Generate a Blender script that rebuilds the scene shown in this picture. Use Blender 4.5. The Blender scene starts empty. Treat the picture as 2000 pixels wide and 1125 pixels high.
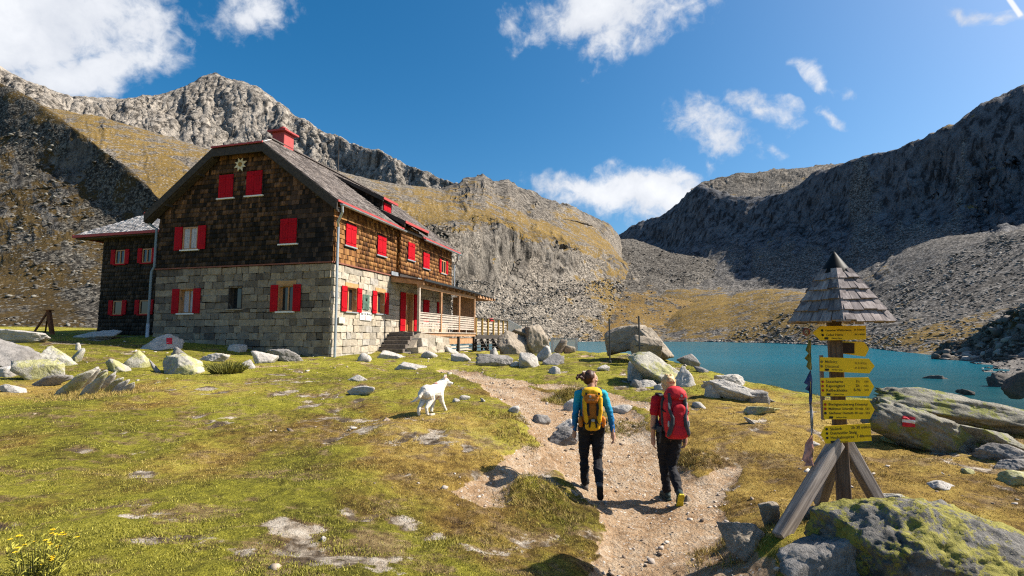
import bpy, bmesh, math, random
import numpy as np
from mathutils import Vector, Matrix, Euler
from mathutils.bvhtree import BVHTree

random.seed(7)
rng = np.random.default_rng(11)
R = math.radians
scene = bpy.context.scene
COL = scene.collection

# ------------------------------------------------------------------ camera
# the eye is the origin of the world; z = 0 is eye level
FOCAL, HORIZON = 1000.0, 657.0                      # for a 2000 x 1125 frame
PITCH = math.atan((HORIZON - 562.5) / FOCAL)
cam_data = bpy.data.cameras.new('camera')
cam_data.sensor_width = 36.0
cam_data.lens = 18.0
cam_data.clip_start = 0.05
cam_data.clip_end = 20000.0
cam = bpy.data.objects.new('camera', cam_data)
cam.rotation_euler = (math.pi / 2 + PITCH, 0, 0)
COL.objects.link(cam)
scene.camera = cam

# ------------------------------------------------------------------ sun and exposure
SUN_EL, SUN_AZ = R(42.5), R(85.0)                     # azimuth from +y towards +x
sun_dir = Vector((math.sin(SUN_AZ) * math.cos(SUN_EL), math.cos(SUN_AZ) * math.cos(SUN_EL), math.sin(SUN_EL)))
sd = bpy.data.lights.new('sun', 'SUN')
sd.energy = 5.0
sd.angle = R(0.53)
sd.color = (1.0, 0.93, 0.82)
sun = bpy.data.objects.new('sun', sd)
sun.rotation_euler = sun_dir.to_track_quat('Z', 'Y').to_euler()
sun.location = (30, 5, 40)
COL.objects.link(sun)
scene.view_settings.view_transform = 'Standard'
scene.view_settings.look = 'None'
scene.view_settings.exposure = 1.0
scene.view_settings.gamma = 1.0
scene.view_settings.use_curve_mapping = False
scene.render.engine = 'CYCLES'
scene.cycles.use_denoising = False
scene.cycles.filter_width = 1.2
scene.cycles.sample_clamp_indirect = 6.0
scene.cycles.max_bounces = 6
scene.cycles.diffuse_bounces = 2
scene.cycles.glossy_bounces = 3
scene.cycles.transmission_bounces = 4
scene.cycles.transparent_max_bounces = 8

# ------------------------------------------------------------------ node helper
class NT:
    """a tiny helper to write node trees"""
    def __init__(self, tree):
        self.t = tree
        self.n = tree.nodes
        self.l = tree.links
    def new(self, typ, **kw):
        nd = self.n.new(typ)
        for k, v in kw.items():
            setattr(nd, k, v)
        return nd
    def put(self, sock, val):
        if val is None:
            return
        if isinstance(val, bpy.types.NodeSocket):
            self.l.new(val, sock)
        else:
            if hasattr(sock, 'default_value'):
                try:
                    sock.default_value = val
                except Exception:
                    if len(sock.default_value) == 4 and len(val) == 3:
                        sock.default_value = (*val, 1.0)
                    else:
                        raise
    def math(self, op, a, b=None, clamp=False):
        nd = self.new('ShaderNodeMath', operation=op, use_clamp=clamp)
        self.put(nd.inputs[0], a)
        self.put(nd.inputs[1], b)
        return nd.outputs[0]
    def vmath(self, op, a, b=None, scale=None):
        nd = self.new('ShaderNodeVectorMath', operation=op)
        self.put(nd.inputs[0], a)
        self.put(nd.inputs[1], b)
        if scale is not None:
            self.put(nd.inputs['Scale'], scale)
        return nd.outputs['Value'] if op in ('DOT_PRODUCT', 'LENGTH', 'DISTANCE') else nd.outputs[0]
    def noise(self, co, scale, detail=4.0, rough=0.55, dist=0.0, color=False, lac=2.0):
        nd = self.new('ShaderNodeTexNoise')
        self.put(nd.inputs['Vector'], co)
        self.put(nd.inputs['Scale'], scale)
        nd.inputs['Detail'].default_value = detail
        nd.inputs['Roughness'].default_value = rough
        nd.inputs['Lacunarity'].default_value = lac
        nd.inputs['Distortion'].default_value = dist
        return nd.outputs['Color' if color else 'Fac']
    def voro(self, co, scale, feature='F1', out='Distance', rand=1.0):
        nd = self.new('ShaderNodeTexVoronoi', feature=feature)
        self.put(nd.inputs['Vector'], co)
        self.put(nd.inputs['Scale'], scale)
        nd.inputs['Randomness'].default_value = rand
        return nd.outputs[out]
    def wave(self, co, scale, dist=2.0, detail=2.0, axis='X'):
        nd = self.new('ShaderNodeTexWave', bands_direction=axis)
        self.put(nd.inputs['Vector'], co)
        nd.inputs['Scale'].default_value = scale
        nd.inputs['Distortion'].default_value = dist
        nd.inputs['Detail'].default_value = detail
        return nd.outputs['Fac']
    def ramp(self, fac, stops, interp='LINEAR'):
        nd = self.new('ShaderNodeValToRGB')
        nd.color_ramp.interpolation = interp
        els = nd.color_ramp.elements
        while len(els) < len(stops):
            els.new(0.5)
        for e, (p, c) in zip(els, stops):
            e.position = p
            if not isinstance(c, (tuple, list)):
                c = (c, c, c)
            e.color = (*c[:3], 1.0)
        self.put(nd.inputs[0], fac)
        return nd.outputs[0]
    def step(self, x, lo, hi):
        nd = self.new('ShaderNodeMapRange', interpolation_type='SMOOTHSTEP')
        self.put(nd.inputs[0], x)
        self.put(nd.inputs[1], lo)
        self.put(nd.inputs[2], hi)
        return nd.outputs[0]
    def mix(self, fac, a, b, mode='MIX'):
        nd = self.new('ShaderNodeMix', data_type='RGBA', blend_type=mode)
        self.put(nd.inputs[0], fac)
        self.put(nd.inputs[6], a)
        self.put(nd.inputs[7], b)
        return nd.outputs[2]
    def mapping(self, co, scale=(1, 1, 1), rot=(0, 0, 0), loc=(0, 0, 0)):
        nd = self.new('ShaderNodeMapping')
        self.put(nd.inputs['Vector'], co)
        nd.inputs['Scale'].default_value = scale
        nd.inputs['Rotation'].default_value = rot
        nd.inputs['Location'].default_value = loc
        return nd.outputs[0]
    def attr(self, name, out='Fac'):
        nd = self.new('ShaderNodeAttribute', attribute_name=name)
        return nd.outputs[out]
    def bump(self, h, strength=0.5, dist=0.02, normal=None):
        nd = self.new('ShaderNodeBump')
        nd.inputs['Strength'].default_value = strength
        nd.inputs['Distance'].default_value = dist
        self.put(nd.inputs['Height'], h)
        self.put(nd.inputs['Normal'], normal)
        return nd.outputs[0]
    def pos(self):
        return self.new('ShaderNodeNewGeometry').outputs['Position']
    def obj(self):
        return self.new('ShaderNodeTexCoord').outputs['Object']
    def normal(self):
        return self.new('ShaderNodeNewGeometry').outputs['Normal']
    def sep(self, v):
        return self.new_sep(v)
    def new_sep(self, v):
        nd = self.new('ShaderNodeSeparateXYZ')
        self.put(nd.inputs[0], v)
        return nd.outputs
    def comb(self, x, y, z):
        nd = self.new('ShaderNodeCombineXYZ')
        self.put(nd.inputs[0], x)
        self.put(nd.inputs[1], y)
        self.put(nd.inputs[2], z)
        return nd.outputs[0]
    def rnd(self):
        """one random number per piece, whether the piece is an object or an island of a joined mesh"""
        a = self.new('ShaderNodeObjectInfo').outputs['Random']
        b = self.new('ShaderNodeNewGeometry').outputs['Random Per Island']
        return self.math('FRACT', self.math('ADD', a, b))

def material(name, rough=0.85, spec=0.3, metal=0.0):
    m = bpy.data.materials.new(name)
    m.use_nodes = True
    t = NT(m.node_tree)
    b = m.node_tree.nodes['Principled BSDF']
    b.inputs['Roughness'].default_value = rough
    b.inputs['Specular IOR Level'].default_value = spec
    b.inputs['Metallic'].default_value = metal
    t.b = b
    return m, t

def plain(name, col, rough=0.7, spec=0.3, metal=0.0, vary=0.25, scale=6.0, bump=0.0, grain=60.0):
    """a coloured surface with uneven tone and a fine grain"""
    m, t = material(name, rough, spec, metal)
    co = t.obj()
    n = t.noise(co, scale, 5)
    dark = tuple(c * (1 - vary) for c in col)
    lite = tuple(min(1, c * (1 + vary)) for c in col)
    t.put(t.b.inputs['Base Color'], t.ramp(n, [(0.3, dark), (0.7, lite)]))
    if bump:
        t.put(t.b.inputs['Normal'], t.bump(t.noise(co, grain, 3), bump, 0.004))
    return m

# ------------------------------------------------------------------ numpy noise
_perm = np.random.default_rng(3).permutation(256).astype(np.int32)
_perm = np.concatenate([_perm, _perm, _perm])
_g = np.random.default_rng(5).normal(size=(256, 3))
_g /= np.linalg.norm(_g, axis=1, keepdims=True)
_g = _g.astype(np.float32)

def perlin(p):
    p = np.asarray(p, dtype=np.float32)
    i = np.floor(p).astype(np.int32)
    f = p - i
    i &= 255
    u = f * f * f * (f * (f * 6 - 15) + 10)
    x0, y0, z0 = i[:, 0], i[:, 1], i[:, 2]
    def corner(dx, dy, dz):
        h = _perm[_perm[_perm[x0 + dx] + y0 + dy] + z0 + dz]
        g = _g[h]
        return g[:, 0] * (f[:, 0] - dx) + g[:, 1] * (f[:, 1] - dy) + g[:, 2] * (f[:, 2] - dz)
    def lerp(a, b, t):
        return a + (b - a) * t
    x = lerp(lerp(lerp(corner(0, 0, 0), corner(1, 0, 0), u[:, 0]), lerp(corner(0, 1, 0), corner(1, 1, 0), u[:, 0]), u[:, 1]),
             lerp(lerp(corner(0, 0, 1), corner(1, 0, 1), u[:, 0]), lerp(corner(0, 1, 1), corner(1, 1, 1), u[:, 0]), u[:, 1]), u[:, 2])
    return x * 1.5

def fbm(p, octaves=5, gain=0.5, lac=2.03):
    p = np.array(p, dtype=np.float32)
    a, s = 1.0, np.zeros(len(p), np.float32)
    for _ in range(octaves):
        s += a * perlin(p)
        p = p * lac + 17.3
        a *= gain
    return s

def ridged(p, octaves=5, gain=0.55, lac=2.07):
    p = np.array(p, dtype=np.float32)
    a, s, w = 1.0, np.zeros(len(p), np.float32), np.ones(len(p), np.float32)
    for _ in range(octaves):
        n = 1 - np.abs(perlin(p)) * 1.6
        n = n * n
        s += a * n * w
        w = np.clip(n * 1.4, 0, 1)
        p = p * lac + 9.1
        a *= gain
    return s - 1.0

def sstep(x, a, b):
    t = np.clip((x - a) / (b - a), 0, 1)
    return t * t * (3 - 2 * t)

# ------------------------------------------------------------------ photograph geometry: a point seen at (u, v) at depth D
def ray(u, v):
    zc = (562.5 - v) / FOCAL
    c, s = math.cos(PITCH), math.sin(PITCH)
    return np.array([(u - 1000) / FOCAL, c - s * zc, s + c * zc])

def at(u, v, D):
    r = ray(u, v)
    return r * (D / r[1])

# ------------------------------------------------------------------ objects
def tag(o, label=None, cat=None, group=None, kind=None):
    if label: o['label'] = label
    if cat: o['category'] = cat
    if group: o['group'] = group
    if kind: o['kind'] = kind
    return o

def empty(name, loc=(0, 0, 0), rz=0.0, label=None, cat=None, group=None):
    o = bpy.data.objects.new(name, None)
    o.empty_display_size = 0.3
    o.location = loc
    o.rotation_euler = (0, 0, rz)
    COL.objects.link(o)
    return tag(o, label, cat, group)

def link(name, me, mat=None, parent=None, smooth=False):
    o = bpy.data.objects.new(name, me)
    COL.objects.link(o)
    if mat is not None and not me.materials:
        me.materials.append(mat)
    if parent is not None:
        o.parent = parent
    if smooth:
        me.polygons.foreach_set('use_smooth', [True] * len(me.polygons))
    return o

def fast_mesh(name, verts, faces, smooth=False):
    """verts (N,3), faces (M,k) with k constant"""
    verts = np.asarray(verts, np.float32)
    faces = np.asarray(faces, np.int32)
    me = bpy.data.meshes.new(name)
    me.vertices.add(len(verts))
    me.vertices.foreach_set('co', verts.ravel())
    k = faces.shape[1]
    me.loops.add(faces.size)
    me.loops.foreach_set('vertex_index', faces.ravel())
    me.polygons.add(len(faces))
    me.polygons.foreach_set('loop_start', np.arange(0, faces.size, k, dtype=np.int32))
    me.polygons.foreach_set('loop_total', np.full(len(faces), k, np.int32))
    if smooth:
        me.polygons.foreach_set('use_smooth', np.ones(len(faces), bool))
    me.update(calc_edges=True)
    return me

def set_attr(me, name, vals):
    a = me.attributes.new(name, 'FLOAT', 'POINT')
    a.data.foreach_set('value', np.asarray(vals, np.float32))

class MB:
    """collects boxes, bars, tubes and prisms; build() links them as one mesh object"""
    def __init__(self):
        self.v, self.f = [], []
    def add(self, verts, faces):
        b = len(self.v)
        self.v += [tuple(map(float, p)) for p in verts]
        self.f += [tuple(b + i for i in f) for f in faces]
        return self
    def box(self, lo, hi):
        x0, y0, z0 = lo
        x1, y1, z1 = hi
        vs = [(x0, y0, z0), (x1, y0, z0), (x1, y1, z0), (x0, y1, z0), (x0, y0, z1), (x1, y0, z1), (x1, y1, z1), (x0, y1, z1)]
        return self.add(vs, [(0, 3, 2, 1), (4, 5, 6, 7), (0, 1, 5, 4), (1, 2, 6, 5), (2, 3, 7, 6), (3, 0, 4, 7)])
    def prism(self, poly, ext):
        """closed polygon (list of 3D points) extruded along ext"""
        n = len(poly)
        e = Vector(ext)
        a = [Vector(p) for p in poly]
        nrm = Vector((0, 0, 0))
        for i in range(n):
            nrm += a[i].cross(a[(i + 1) % n])
        if nrm.dot(e) > 0:
            a.reverse()
        vs = a + [p + e for p in a]
        fs = [tuple(range(n)), tuple(range(2 * n - 1, n - 1, -1))]
        for i in range(n):
            j = (i + 1) % n
            fs.append((i, i + n, j + n, j))
        return self.add(vs, fs)
    def bar(self, p, q, w, h, up=(0, 0, 1)):
        """a squared bar from p to q"""
        p, q = Vector(p), Vector(q)
        d = (q - p).normalized()
        s = d.cross(Vector(up))
        if s.length < 1e-4:
            s = d.cross(Vector((0, 1, 0)))
        s.normalize()
        t = s.cross(d)
        s *= w / 2
        t *= h / 2
        vs = [p - s - t, p + s - t, p + s + t, p - s + t, q - s - t, q + s - t, q + s + t, q - s + t]
        return self.add(vs, [(0, 1, 2, 3), (7, 6, 5, 4), (0, 4, 5, 1), (1, 5, 6, 2), (2, 6, 7, 3), (3, 7, 4, 0)])
    def tube(self, pts, r, n=8, cap=True):
        pts = [Vector(p) for p in pts]
        rs = r if isinstance(r, (list, tuple)) else [r] * len(pts)
        rings = []
        ref = None
        for i, p in enumerate(pts):
            d = (pts[min(i + 1, len(pts) - 1)] - pts[max(i - 1, 0)]).normalized()
            if ref is None:
                ref = d.orthogonal().normalized()
            s = (ref - d * ref.dot(d)).normalized()
            t = d.cross(s)
            ref = s
            rings.append([p + s * (rs[i] * math.cos(2 * math.pi * k / n)) + t * (rs[i] * math.sin(2 * math.pi * k / n)) for k in range(n)])
        vs = [v for ring in rings for v in ring]
        fs = []
        for i in range(len(pts) - 1):
            for k in range(n):
                k2 = (k + 1) % n
                fs.append((i * n + k, i * n + k2, (i + 1) * n + k2, (i + 1) * n + k))
        if cap:
            fs.append(tuple(range(n - 1, -1, -1)))
            fs.append(tuple((len(pts) - 1) * n + k for k in range(n)))
        return self.add(vs, fs)
    def lathe(self, prof, c=(0, 0, 0), n=20):
        vs, fs = [], []
        for (r, z) in prof:
            for k in range(n):
                a = 2 * math.pi * k / n
                vs.append((c[0] + r * math.cos(a), c[1] + r * math.sin(a), c[2] + z))
        for i in range(len(prof) - 1):
            for k in range(n):
                k2 = (k + 1) % n
                fs.append((i * n + k, i * n + k2, (i + 1) * n + k2, (i + 1) * n + k))
        fs.append(tuple(range(n - 1, -1, -1)))
        fs.append(tuple((len(prof) - 1) * n + k for k in range(n)))
        return self.add(vs, fs)
    def mesh(self, name):
        me = bpy.data.meshes.new(name)
        me.from_pydata(self.v, [], self.f)
        me.update()
        return me
    def build(self, name, mat, parent=None, smooth=False, bevel=0.0, seg=1):
        o = link(name, self.mesh(name), mat, parent, smooth)
        if bevel:
            b = o.modifiers.new('bevel', 'BEVEL')
            b.width = bevel
            b.segments = seg
            b.limit_method = 'ANGLE'
        return o

def bake(o):
    """turn an object's modifiers into its mesh"""
    dg = bpy.context.evaluated_depsgraph_get()
    me = bpy.data.meshes.new_from_object(o.evaluated_get(dg))
    old = o.data
    o.modifiers.clear()
    o.data = me
    if old.users == 0:
        bpy.data.meshes.remove(old)
    return o
# ------------------------------------------------------------------ sky: Nishita plus clouds that stand in fixed directions
world = bpy.data.worlds.new('World')
scene.world = world
world.use_nodes = True
wt = NT(world.node_tree)
bg = world.node_tree.nodes['Background']
sky = wt.new('ShaderNodeTexSky', sky_type='NISHITA')
sky.sun_disc = False
sky.sun_elevation = SUN_EL
sky.sun_rotation = SUN_AZ
sky.altitude = 800.0
sky.air_density = 1.0
sky.dust_density = 3.0
sky.ozone_density = 2.5
bg.inputs['Strength'].default_value = 0.06
hs = wt.new('ShaderNodeHueSaturation')
hs.inputs['Saturation'].default_value = 1.42
hs.inputs['Hue'].default_value = 0.492
hs.inputs['Value'].default_value = 1.30
wt.put(hs.inputs['Color'], sky.outputs[0])
skycol = hs.outputs[0]
wdir = wt.new('ShaderNodeTexCoord').outputs['Generated']
warp = wt.vmath('SCALE', wt.vmath('SUBTRACT', wt.noise(wdir, 5.0, 4, 0.6, color=True), (0.5, 0.5, 0.5)), scale=0.10)
wd2 = wt.vmath('ADD', wdir, warp)

def cloud_dir(u, v):
    d = Vector(ray(u, v))
    return d.normalized()

# u, v, half width, half height (in pixels of the photograph), roll, weight
CLOUDS = [(40, 20, 300, 150, 8, 1.35), (150, 130, 190, 85, 14, 1.0), (330, 95, 130, 60, 20, 0.62), (470, 25, 130, 60, 12, 0.62),
          (1175, 15, 150, 75, 6, 1.0), (1180, 90, 60, 55, 0, 0.72), (1395, 265, 95, 60, -22, 0.72), (1490, 222, 85, 32, -24, 0.60),
          (1230, 385, 190, 42, -6, 1.0), (1330, 372, 60, 40, -20, 0.7), (1250, 425, 60, 30, -30, 0.6), (1590, 152, 42, 20, -40, 0.58),
          (1663, 174, 38, 15, -6, 0.55), (1620, 222, 45, 14, -20, 0.5), (1905, 42, 62, 20, -10, 0.66), (1390, 330, 30, 30, -45, 0.4),
          (1540, 205, 24, 14, 0, 0.3), (1510, 300, 30, 16, -30, 0.35),
          (-500, 100, 420, 150, 5, 0.9), (2500, 180, 300, 60, -8, 0.6)]
mask = None
for (u, v, a, b, roll, wgt) in CLOUDS:
    c = cloud_dir(u, v)
    tx = (cloud_dir(u + 4, v) - cloud_dir(u - 4, v))
    px = tx.length / 8.0                              # radians per pixel there
    tx.normalize()
    ty = c.cross(tx).normalized()
    cr, sr = math.cos(R(roll)), math.sin(R(roll))
    ex = tx * cr - ty * sr
    ey = tx * sr + ty * cr
    if ey.z < 0:
        ey = -ey
    vx = wt.math('DIVIDE', wt.vmath('DOT_PRODUCT', wd2, tuple(ex)), a * px)
    vy = wt.math('DIVIDE', wt.vmath('DOT_PRODUCT', wd2, tuple(ey)), b * px)
    ox, oy = ex.dot(c) / (a * px), ey.dot(c) / (b * px)
    dx = wt.math('SUBTRACT', vx, ox)
    dy = wt.math('SUBTRACT', vy, oy)
    r2 = wt.math('ADD', wt.math('MULTIPLY', dx, dx), wt.math('MULTIPLY', dy, dy))
    front = wt.math('GREATER_THAN', wt.vmath('DOT_PRODUCT', wdir, tuple(c)), 0.0)
    g = wt.math('MULTIPLY', wt.math('MULTIPLY', wt.math('EXPONENT', wt.math('MULTIPLY', r2, -1.0)), wgt), front)
    mask = g if mask is None else wt.math('MAXIMUM', mask, g)
# outside the picture the same broken cumulus goes on
back = wt.step(wt.new_sep(wdir)[1], 0.1, -0.25)
gen = wt.math('MULTIPLY', wt.math('MULTIPLY', wt.step(wt.noise(wdir, 2.2, 3), 0.56, 0.74), back), 0.9)
mask = wt.math('MAXIMUM', mask, gen)
n1 = wt.noise(wd2, 9.0, 8, 0.62)
n2 = wt.noise(wdir, 34.0, 6, 0.6, dist=0.4)
nn = wt.math('ADD', wt.math('MULTIPLY', n1, 0.7), wt.math('MULTIPLY', n2, 0.3))
dens = wt.math('ADD', mask, wt.math('MULTIPLY', wt.math('SUBTRACT', nn, 0.5), 2.9))
dens = wt.math('MULTIPLY', dens, wt.step(mask, 0.02, 0.18))
alpha = wt.step(dens, 0.18, 0.85)
shade = wt.noise(wdir, 7.0, 6, 0.6)
ccol = wt.ramp(wt.math('ADD', wt.math('MULTIPLY', shade, 0.7), wt.math('MULTIPLY', dens, 0.25)), [(0.3, (5.2, 5.6, 6.4)), (0.8, (8.9, 9.0, 9.2))])
allsky = wt.mix(wt.math('MULTIPLY', alpha, 0.97), skycol, ccol)
# a short contrail high on the right
p0, p1 = cloud_dir(1968, -6), cloud_dir(1996, 34)
tdir = (p1 - p0).normalized()
mid = ((p0 + p1) / 2).normalized()
nrm = mid.cross(tdir).normalized()
along = wt.math('SUBTRACT', wt.vmath('DOT_PRODUCT', wdir, tuple(tdir)), mid.dot(tdir))
across = wt.math('ABSOLUTE', wt.math('SUBTRACT', wt.vmath('DOT_PRODUCT', wdir, tuple(nrm)), mid.dot(nrm)))
con = wt.math('MULTIPLY', wt.step(across, 0.0034, 0.0012), wt.step(wt.math('ABSOLUTE', along), 0.016, 0.012))
con = wt.math('MULTIPLY', con, wt.math('GREATER_THAN', wt.vmath('DOT_PRODUCT', wdir, tuple(mid)), 0.5))
allsky = wt.mix(wt.math('MULTIPLY', con, 0.9), allsky, (8.5, 8.6, 8.8, 1))
wt.put(bg.inputs['Color'], allsky)
# ------------------------------------------------------------------ the meadow: a smooth height field through surveyed points
LAKE_Z = -4.5
_cp = []
for (u, v, D) in [(1000, 1125, 4.1), (500, 1125, 3.65), (0, 1125, 3.45), (1160, 968, 6.7), (1315, 985, 6.4), (1640, 1000, 4.7), (1525, 1050, 4.25),
                  (835, 812, 9.3), (643, 700, 20.0), (298, 656, 22.6), (430, 674, 21.5), (550, 690, 20.6), (192, 656, 26), (0, 652, 25), (700, 704, 18.5),
                  (870, 690, 24), (1020, 694, 27), (1130, 687, 33), (1195, 694, 21), (1150, 692, 26), (1235, 752, 13.6), (1340, 752, 13.2), (1100, 728, 15.5),
                  (1000, 722, 17), (1000, 800, 9.6), (1000, 900, 7.1), (930, 740, 14), (450, 720, 15.5), (300, 682, 19.5), (200, 660, 23), (0, 762, 11.5),
                  (200, 775, 10.6), (130, 692, 16.5), (50, 700, 15.5), (700, 765, 11.6), (1450, 778, 11.8), (1560, 788, 11.5), (1560, 850, 8.3), (1800, 905, 7.2),
                  (2000, 940, 6.6), (1720, 800, 10.6), (1950, 860, 9), (2000, 1085, 4.4), (1400, 1000, 6.0), (1400, 900, 7.6), (1430, 1045, 5.0),
                  (1300, 1125, 4.4), (1000, 1000, 5.7), (900, 950, 6.0), (700, 900, 6.8), (700, 1000, 5.1), (300, 900, 6.6), (0, 900, 6.3), (400, 800, 9.6),
                  (1200, 850, 9.0), (1250, 800, 10.6)]:
    _cp.append(at(u, v, D))
for p in [(0, -6, -1.6), (-8, -6, -1.5), (8, -6, -1.9), (-14, 0, -1.4), (14, -2, -2.1), (0, 0.5, -1.75), (-20, 12, -0.6), (-30, 24, 0.35), (-6, 40, -1.0), (2, 40, -1.3), (-22, 36, 0.2)]:
    _cp.append(np.array(p, float))
_cp = np.array(_cp)

def _tps_fit(P, lam=0.05):
    X = P[:, :2]
    n = len(X)
    d = np.linalg.norm(X[:, None] - X[None], axis=2)
    K = np.where(d > 0, d * d * np.log(d + 1e-12), 0) + lam * np.eye(n)
    Q = np.hstack([np.ones((n, 1)), X])
    A = np.zeros((n + 3, n + 3))
    A[:n, :n] = K
    A[:n, n:] = Q
    A[n:, :n] = Q.T
    return np.linalg.solve(A, np.concatenate([P[:, 2], np.zeros(3)]))
_w = _tps_fit(_cp)

def base_h(x, y):
    x = np.clip(np.atleast_1d(np.asarray(x, float)), -32, 16)
    y = np.clip(np.atleast_1d(np.asarray(y, float)), -8, 42)
    out = _w[-3] + _w[-2] * x + _w[-1] * y
    for i in range(len(_cp)):
        d2 = (x - _cp[i, 0]) ** 2 + (y - _cp[i, 1]) ** 2
        out = out + _w[i] * 0.5 * d2 * np.log(d2 + 1e-12)
    return out

def hit(u, v, f=None):
    """where the line of sight through (u, v) meets the ground"""
    f = f or base_h
    r = ray(u, v)
    t = np.linspace(2.5, 60, 2400)
    z = f(r[0] * t, r[1] * t)
    below = np.nonzero(r[2] * t < z)[0]
    k = below[0] if len(below) else 1200
    return r * t[k]

# the trodden path: centre line and half width
_PATHS = [[(1330, 1160, .62), (1310, 1100, .62), (1285, 1010, .66), (1235, 930, .92), (1165, 860, .95), (1095, 805, .85), (1020, 765, .72), (950, 738, .55), (880, 722, .35)],
          [(985, 742, .55), (1080, 752, .45), (1190, 768, .35), (1300, 800, .2)],
          [(1270, 900, .5), (1245, 850, .36), (1215, 810, .3), (1180, 775, .3)],
          [(1340, 960, .5), (1400, 925, .28), (1440, 900, .12)],
          [(455, 716, .12), (540, 716, .2), (640, 712, .22), (720, 706, .18)],
          [(1060, 688, .3), (1110, 690, .35), (1160, 697, .22)],
          [(930, 960, .2), (985, 925, .26), (1040, 885, .26)]]
_segs = []
for pth in _PATHS:
    pts = [(hit(u, v), w) for (u, v, w) in pth]
    for (a, wa), (b, wb) in zip(pts[:-1], pts[1:]):
        _segs.append((a[0], a[1], b[0], b[1], wa, wb))

def path_field(x, y):
    """signed: > 0 on the path, in metres from its edge"""
    best = np.full(len(x), -9.0)
    for (ax, ay, bx, by, wa, wb) in _segs:
        dx, dy = bx - ax, by - ay
        t = np.clip(((x - ax) * dx + (y - ay) * dy) / (dx * dx + dy * dy), 0, 1)
        d = np.hypot(x - ax - t * dx, y - ay - t * dy)
        best = np.maximum(best, wa + (wb - wa) * t - d)
    p = np.stack([x, y, np.zeros_like(x)], 1)
    return best + 0.20 * fbm(p * 1.1 + 4, 4) + 0.07 * fbm(p * 5.0, 3)

# rim of the meadow above the lake (to the right of this line the ground falls to the water)
_RIM = np.array([(3.5, 60), (4.0, 40), (4.6, 33), (5.2, 26), (5.9, 20), (6.2, 16.5), (6.6, 14), (7.6, 12.8), (9.0, 12.2), (10.6, 11.4), (12.4, 10.2), (15, 8), (19, 3), (24, -8), (30, -30)], float)

def rim_d(x, y):
    best = np.full(len(x), 1e9)
    sgn = np.ones(len(x))
    for (ax, ay), (bx, by) in zip(_RIM[:-1], _RIM[1:]):
        dx, dy = bx - ax, by - ay
        t = np.clip(((x - ax) * dx + (y - ay) * dy) / (dx * dx + dy * dy), 0, 1)
        d = np.hypot(x - ax - t * dx, y - ay - t * dy)
        s = np.where((dx * (y - ay) - dy * (x - ax)) > 0, 1.0, -1.0)   # left of the line = outside
        m = d < best
        best = np.where(m, d, best)
        sgn = np.where(m, s, sgn)
    out_rim = best * sgn
    return np.maximum(out_rim, y - 44.0)

def bumps(x, y):
    p = np.stack([x, y, np.zeros_like(x)], 1)
    near = 1.0
    h = 0.11 * fbm(p * 0.35, 3) + 0.05 * fbm(p * 1.3 + 9, 4) + 0.020 * fbm(p * 4.6 + 3, 3) * near
    return h

# grassy lumps and eroded hollows: u, v, height, radius
_LUMPS = [(hit(u, v)[:2], h, r) for (u, v, h, r) in [
    (1035, 950, .22, .34), (1075, 985, .14, .25), (990, 905, .10, .22), (1010, 850, .06, .4), (1000, 835, .10, .28), (845, 850, -.05, .4), (1175, 1000, .05, .3),
    (1120, 770, .12, .35), (1360, 893, .10, .22), (700, 945, .03, .2), (150, 790, .10, .9), (420, 720, .08, .7), (1450, 860, .05, .5), (265, 905, -.05, .12)]]

def ground_h(x, y, full=False):
    x = np.atleast_1d(np.asarray(x, float))
    y = np.atleast_1d(np.asarray(y, float))
    z = base_h(x, y) + bumps(x, y)
    for (c, h, r) in _LUMPS:
        z = z + h * np.exp(-((x - c[0]) ** 2 + (y - c[1]) ** 2) / (r * r))
    pf = path_field(x, y)
    z = z - 0.10 * sstep(pf, -0.16, 0.16)
    rd = rim_d(x, y)
    k = sstep(rd, -0.6, 9.0)
    z = z * (1 - k) - 8.5 * k
    if full:
        return z, pf, rd
    return z

def gz(x, y):
    return float(ground_h(x, y)[0])

def hit_g(u, v):
    return hit(u, v, ground_h)

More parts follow.
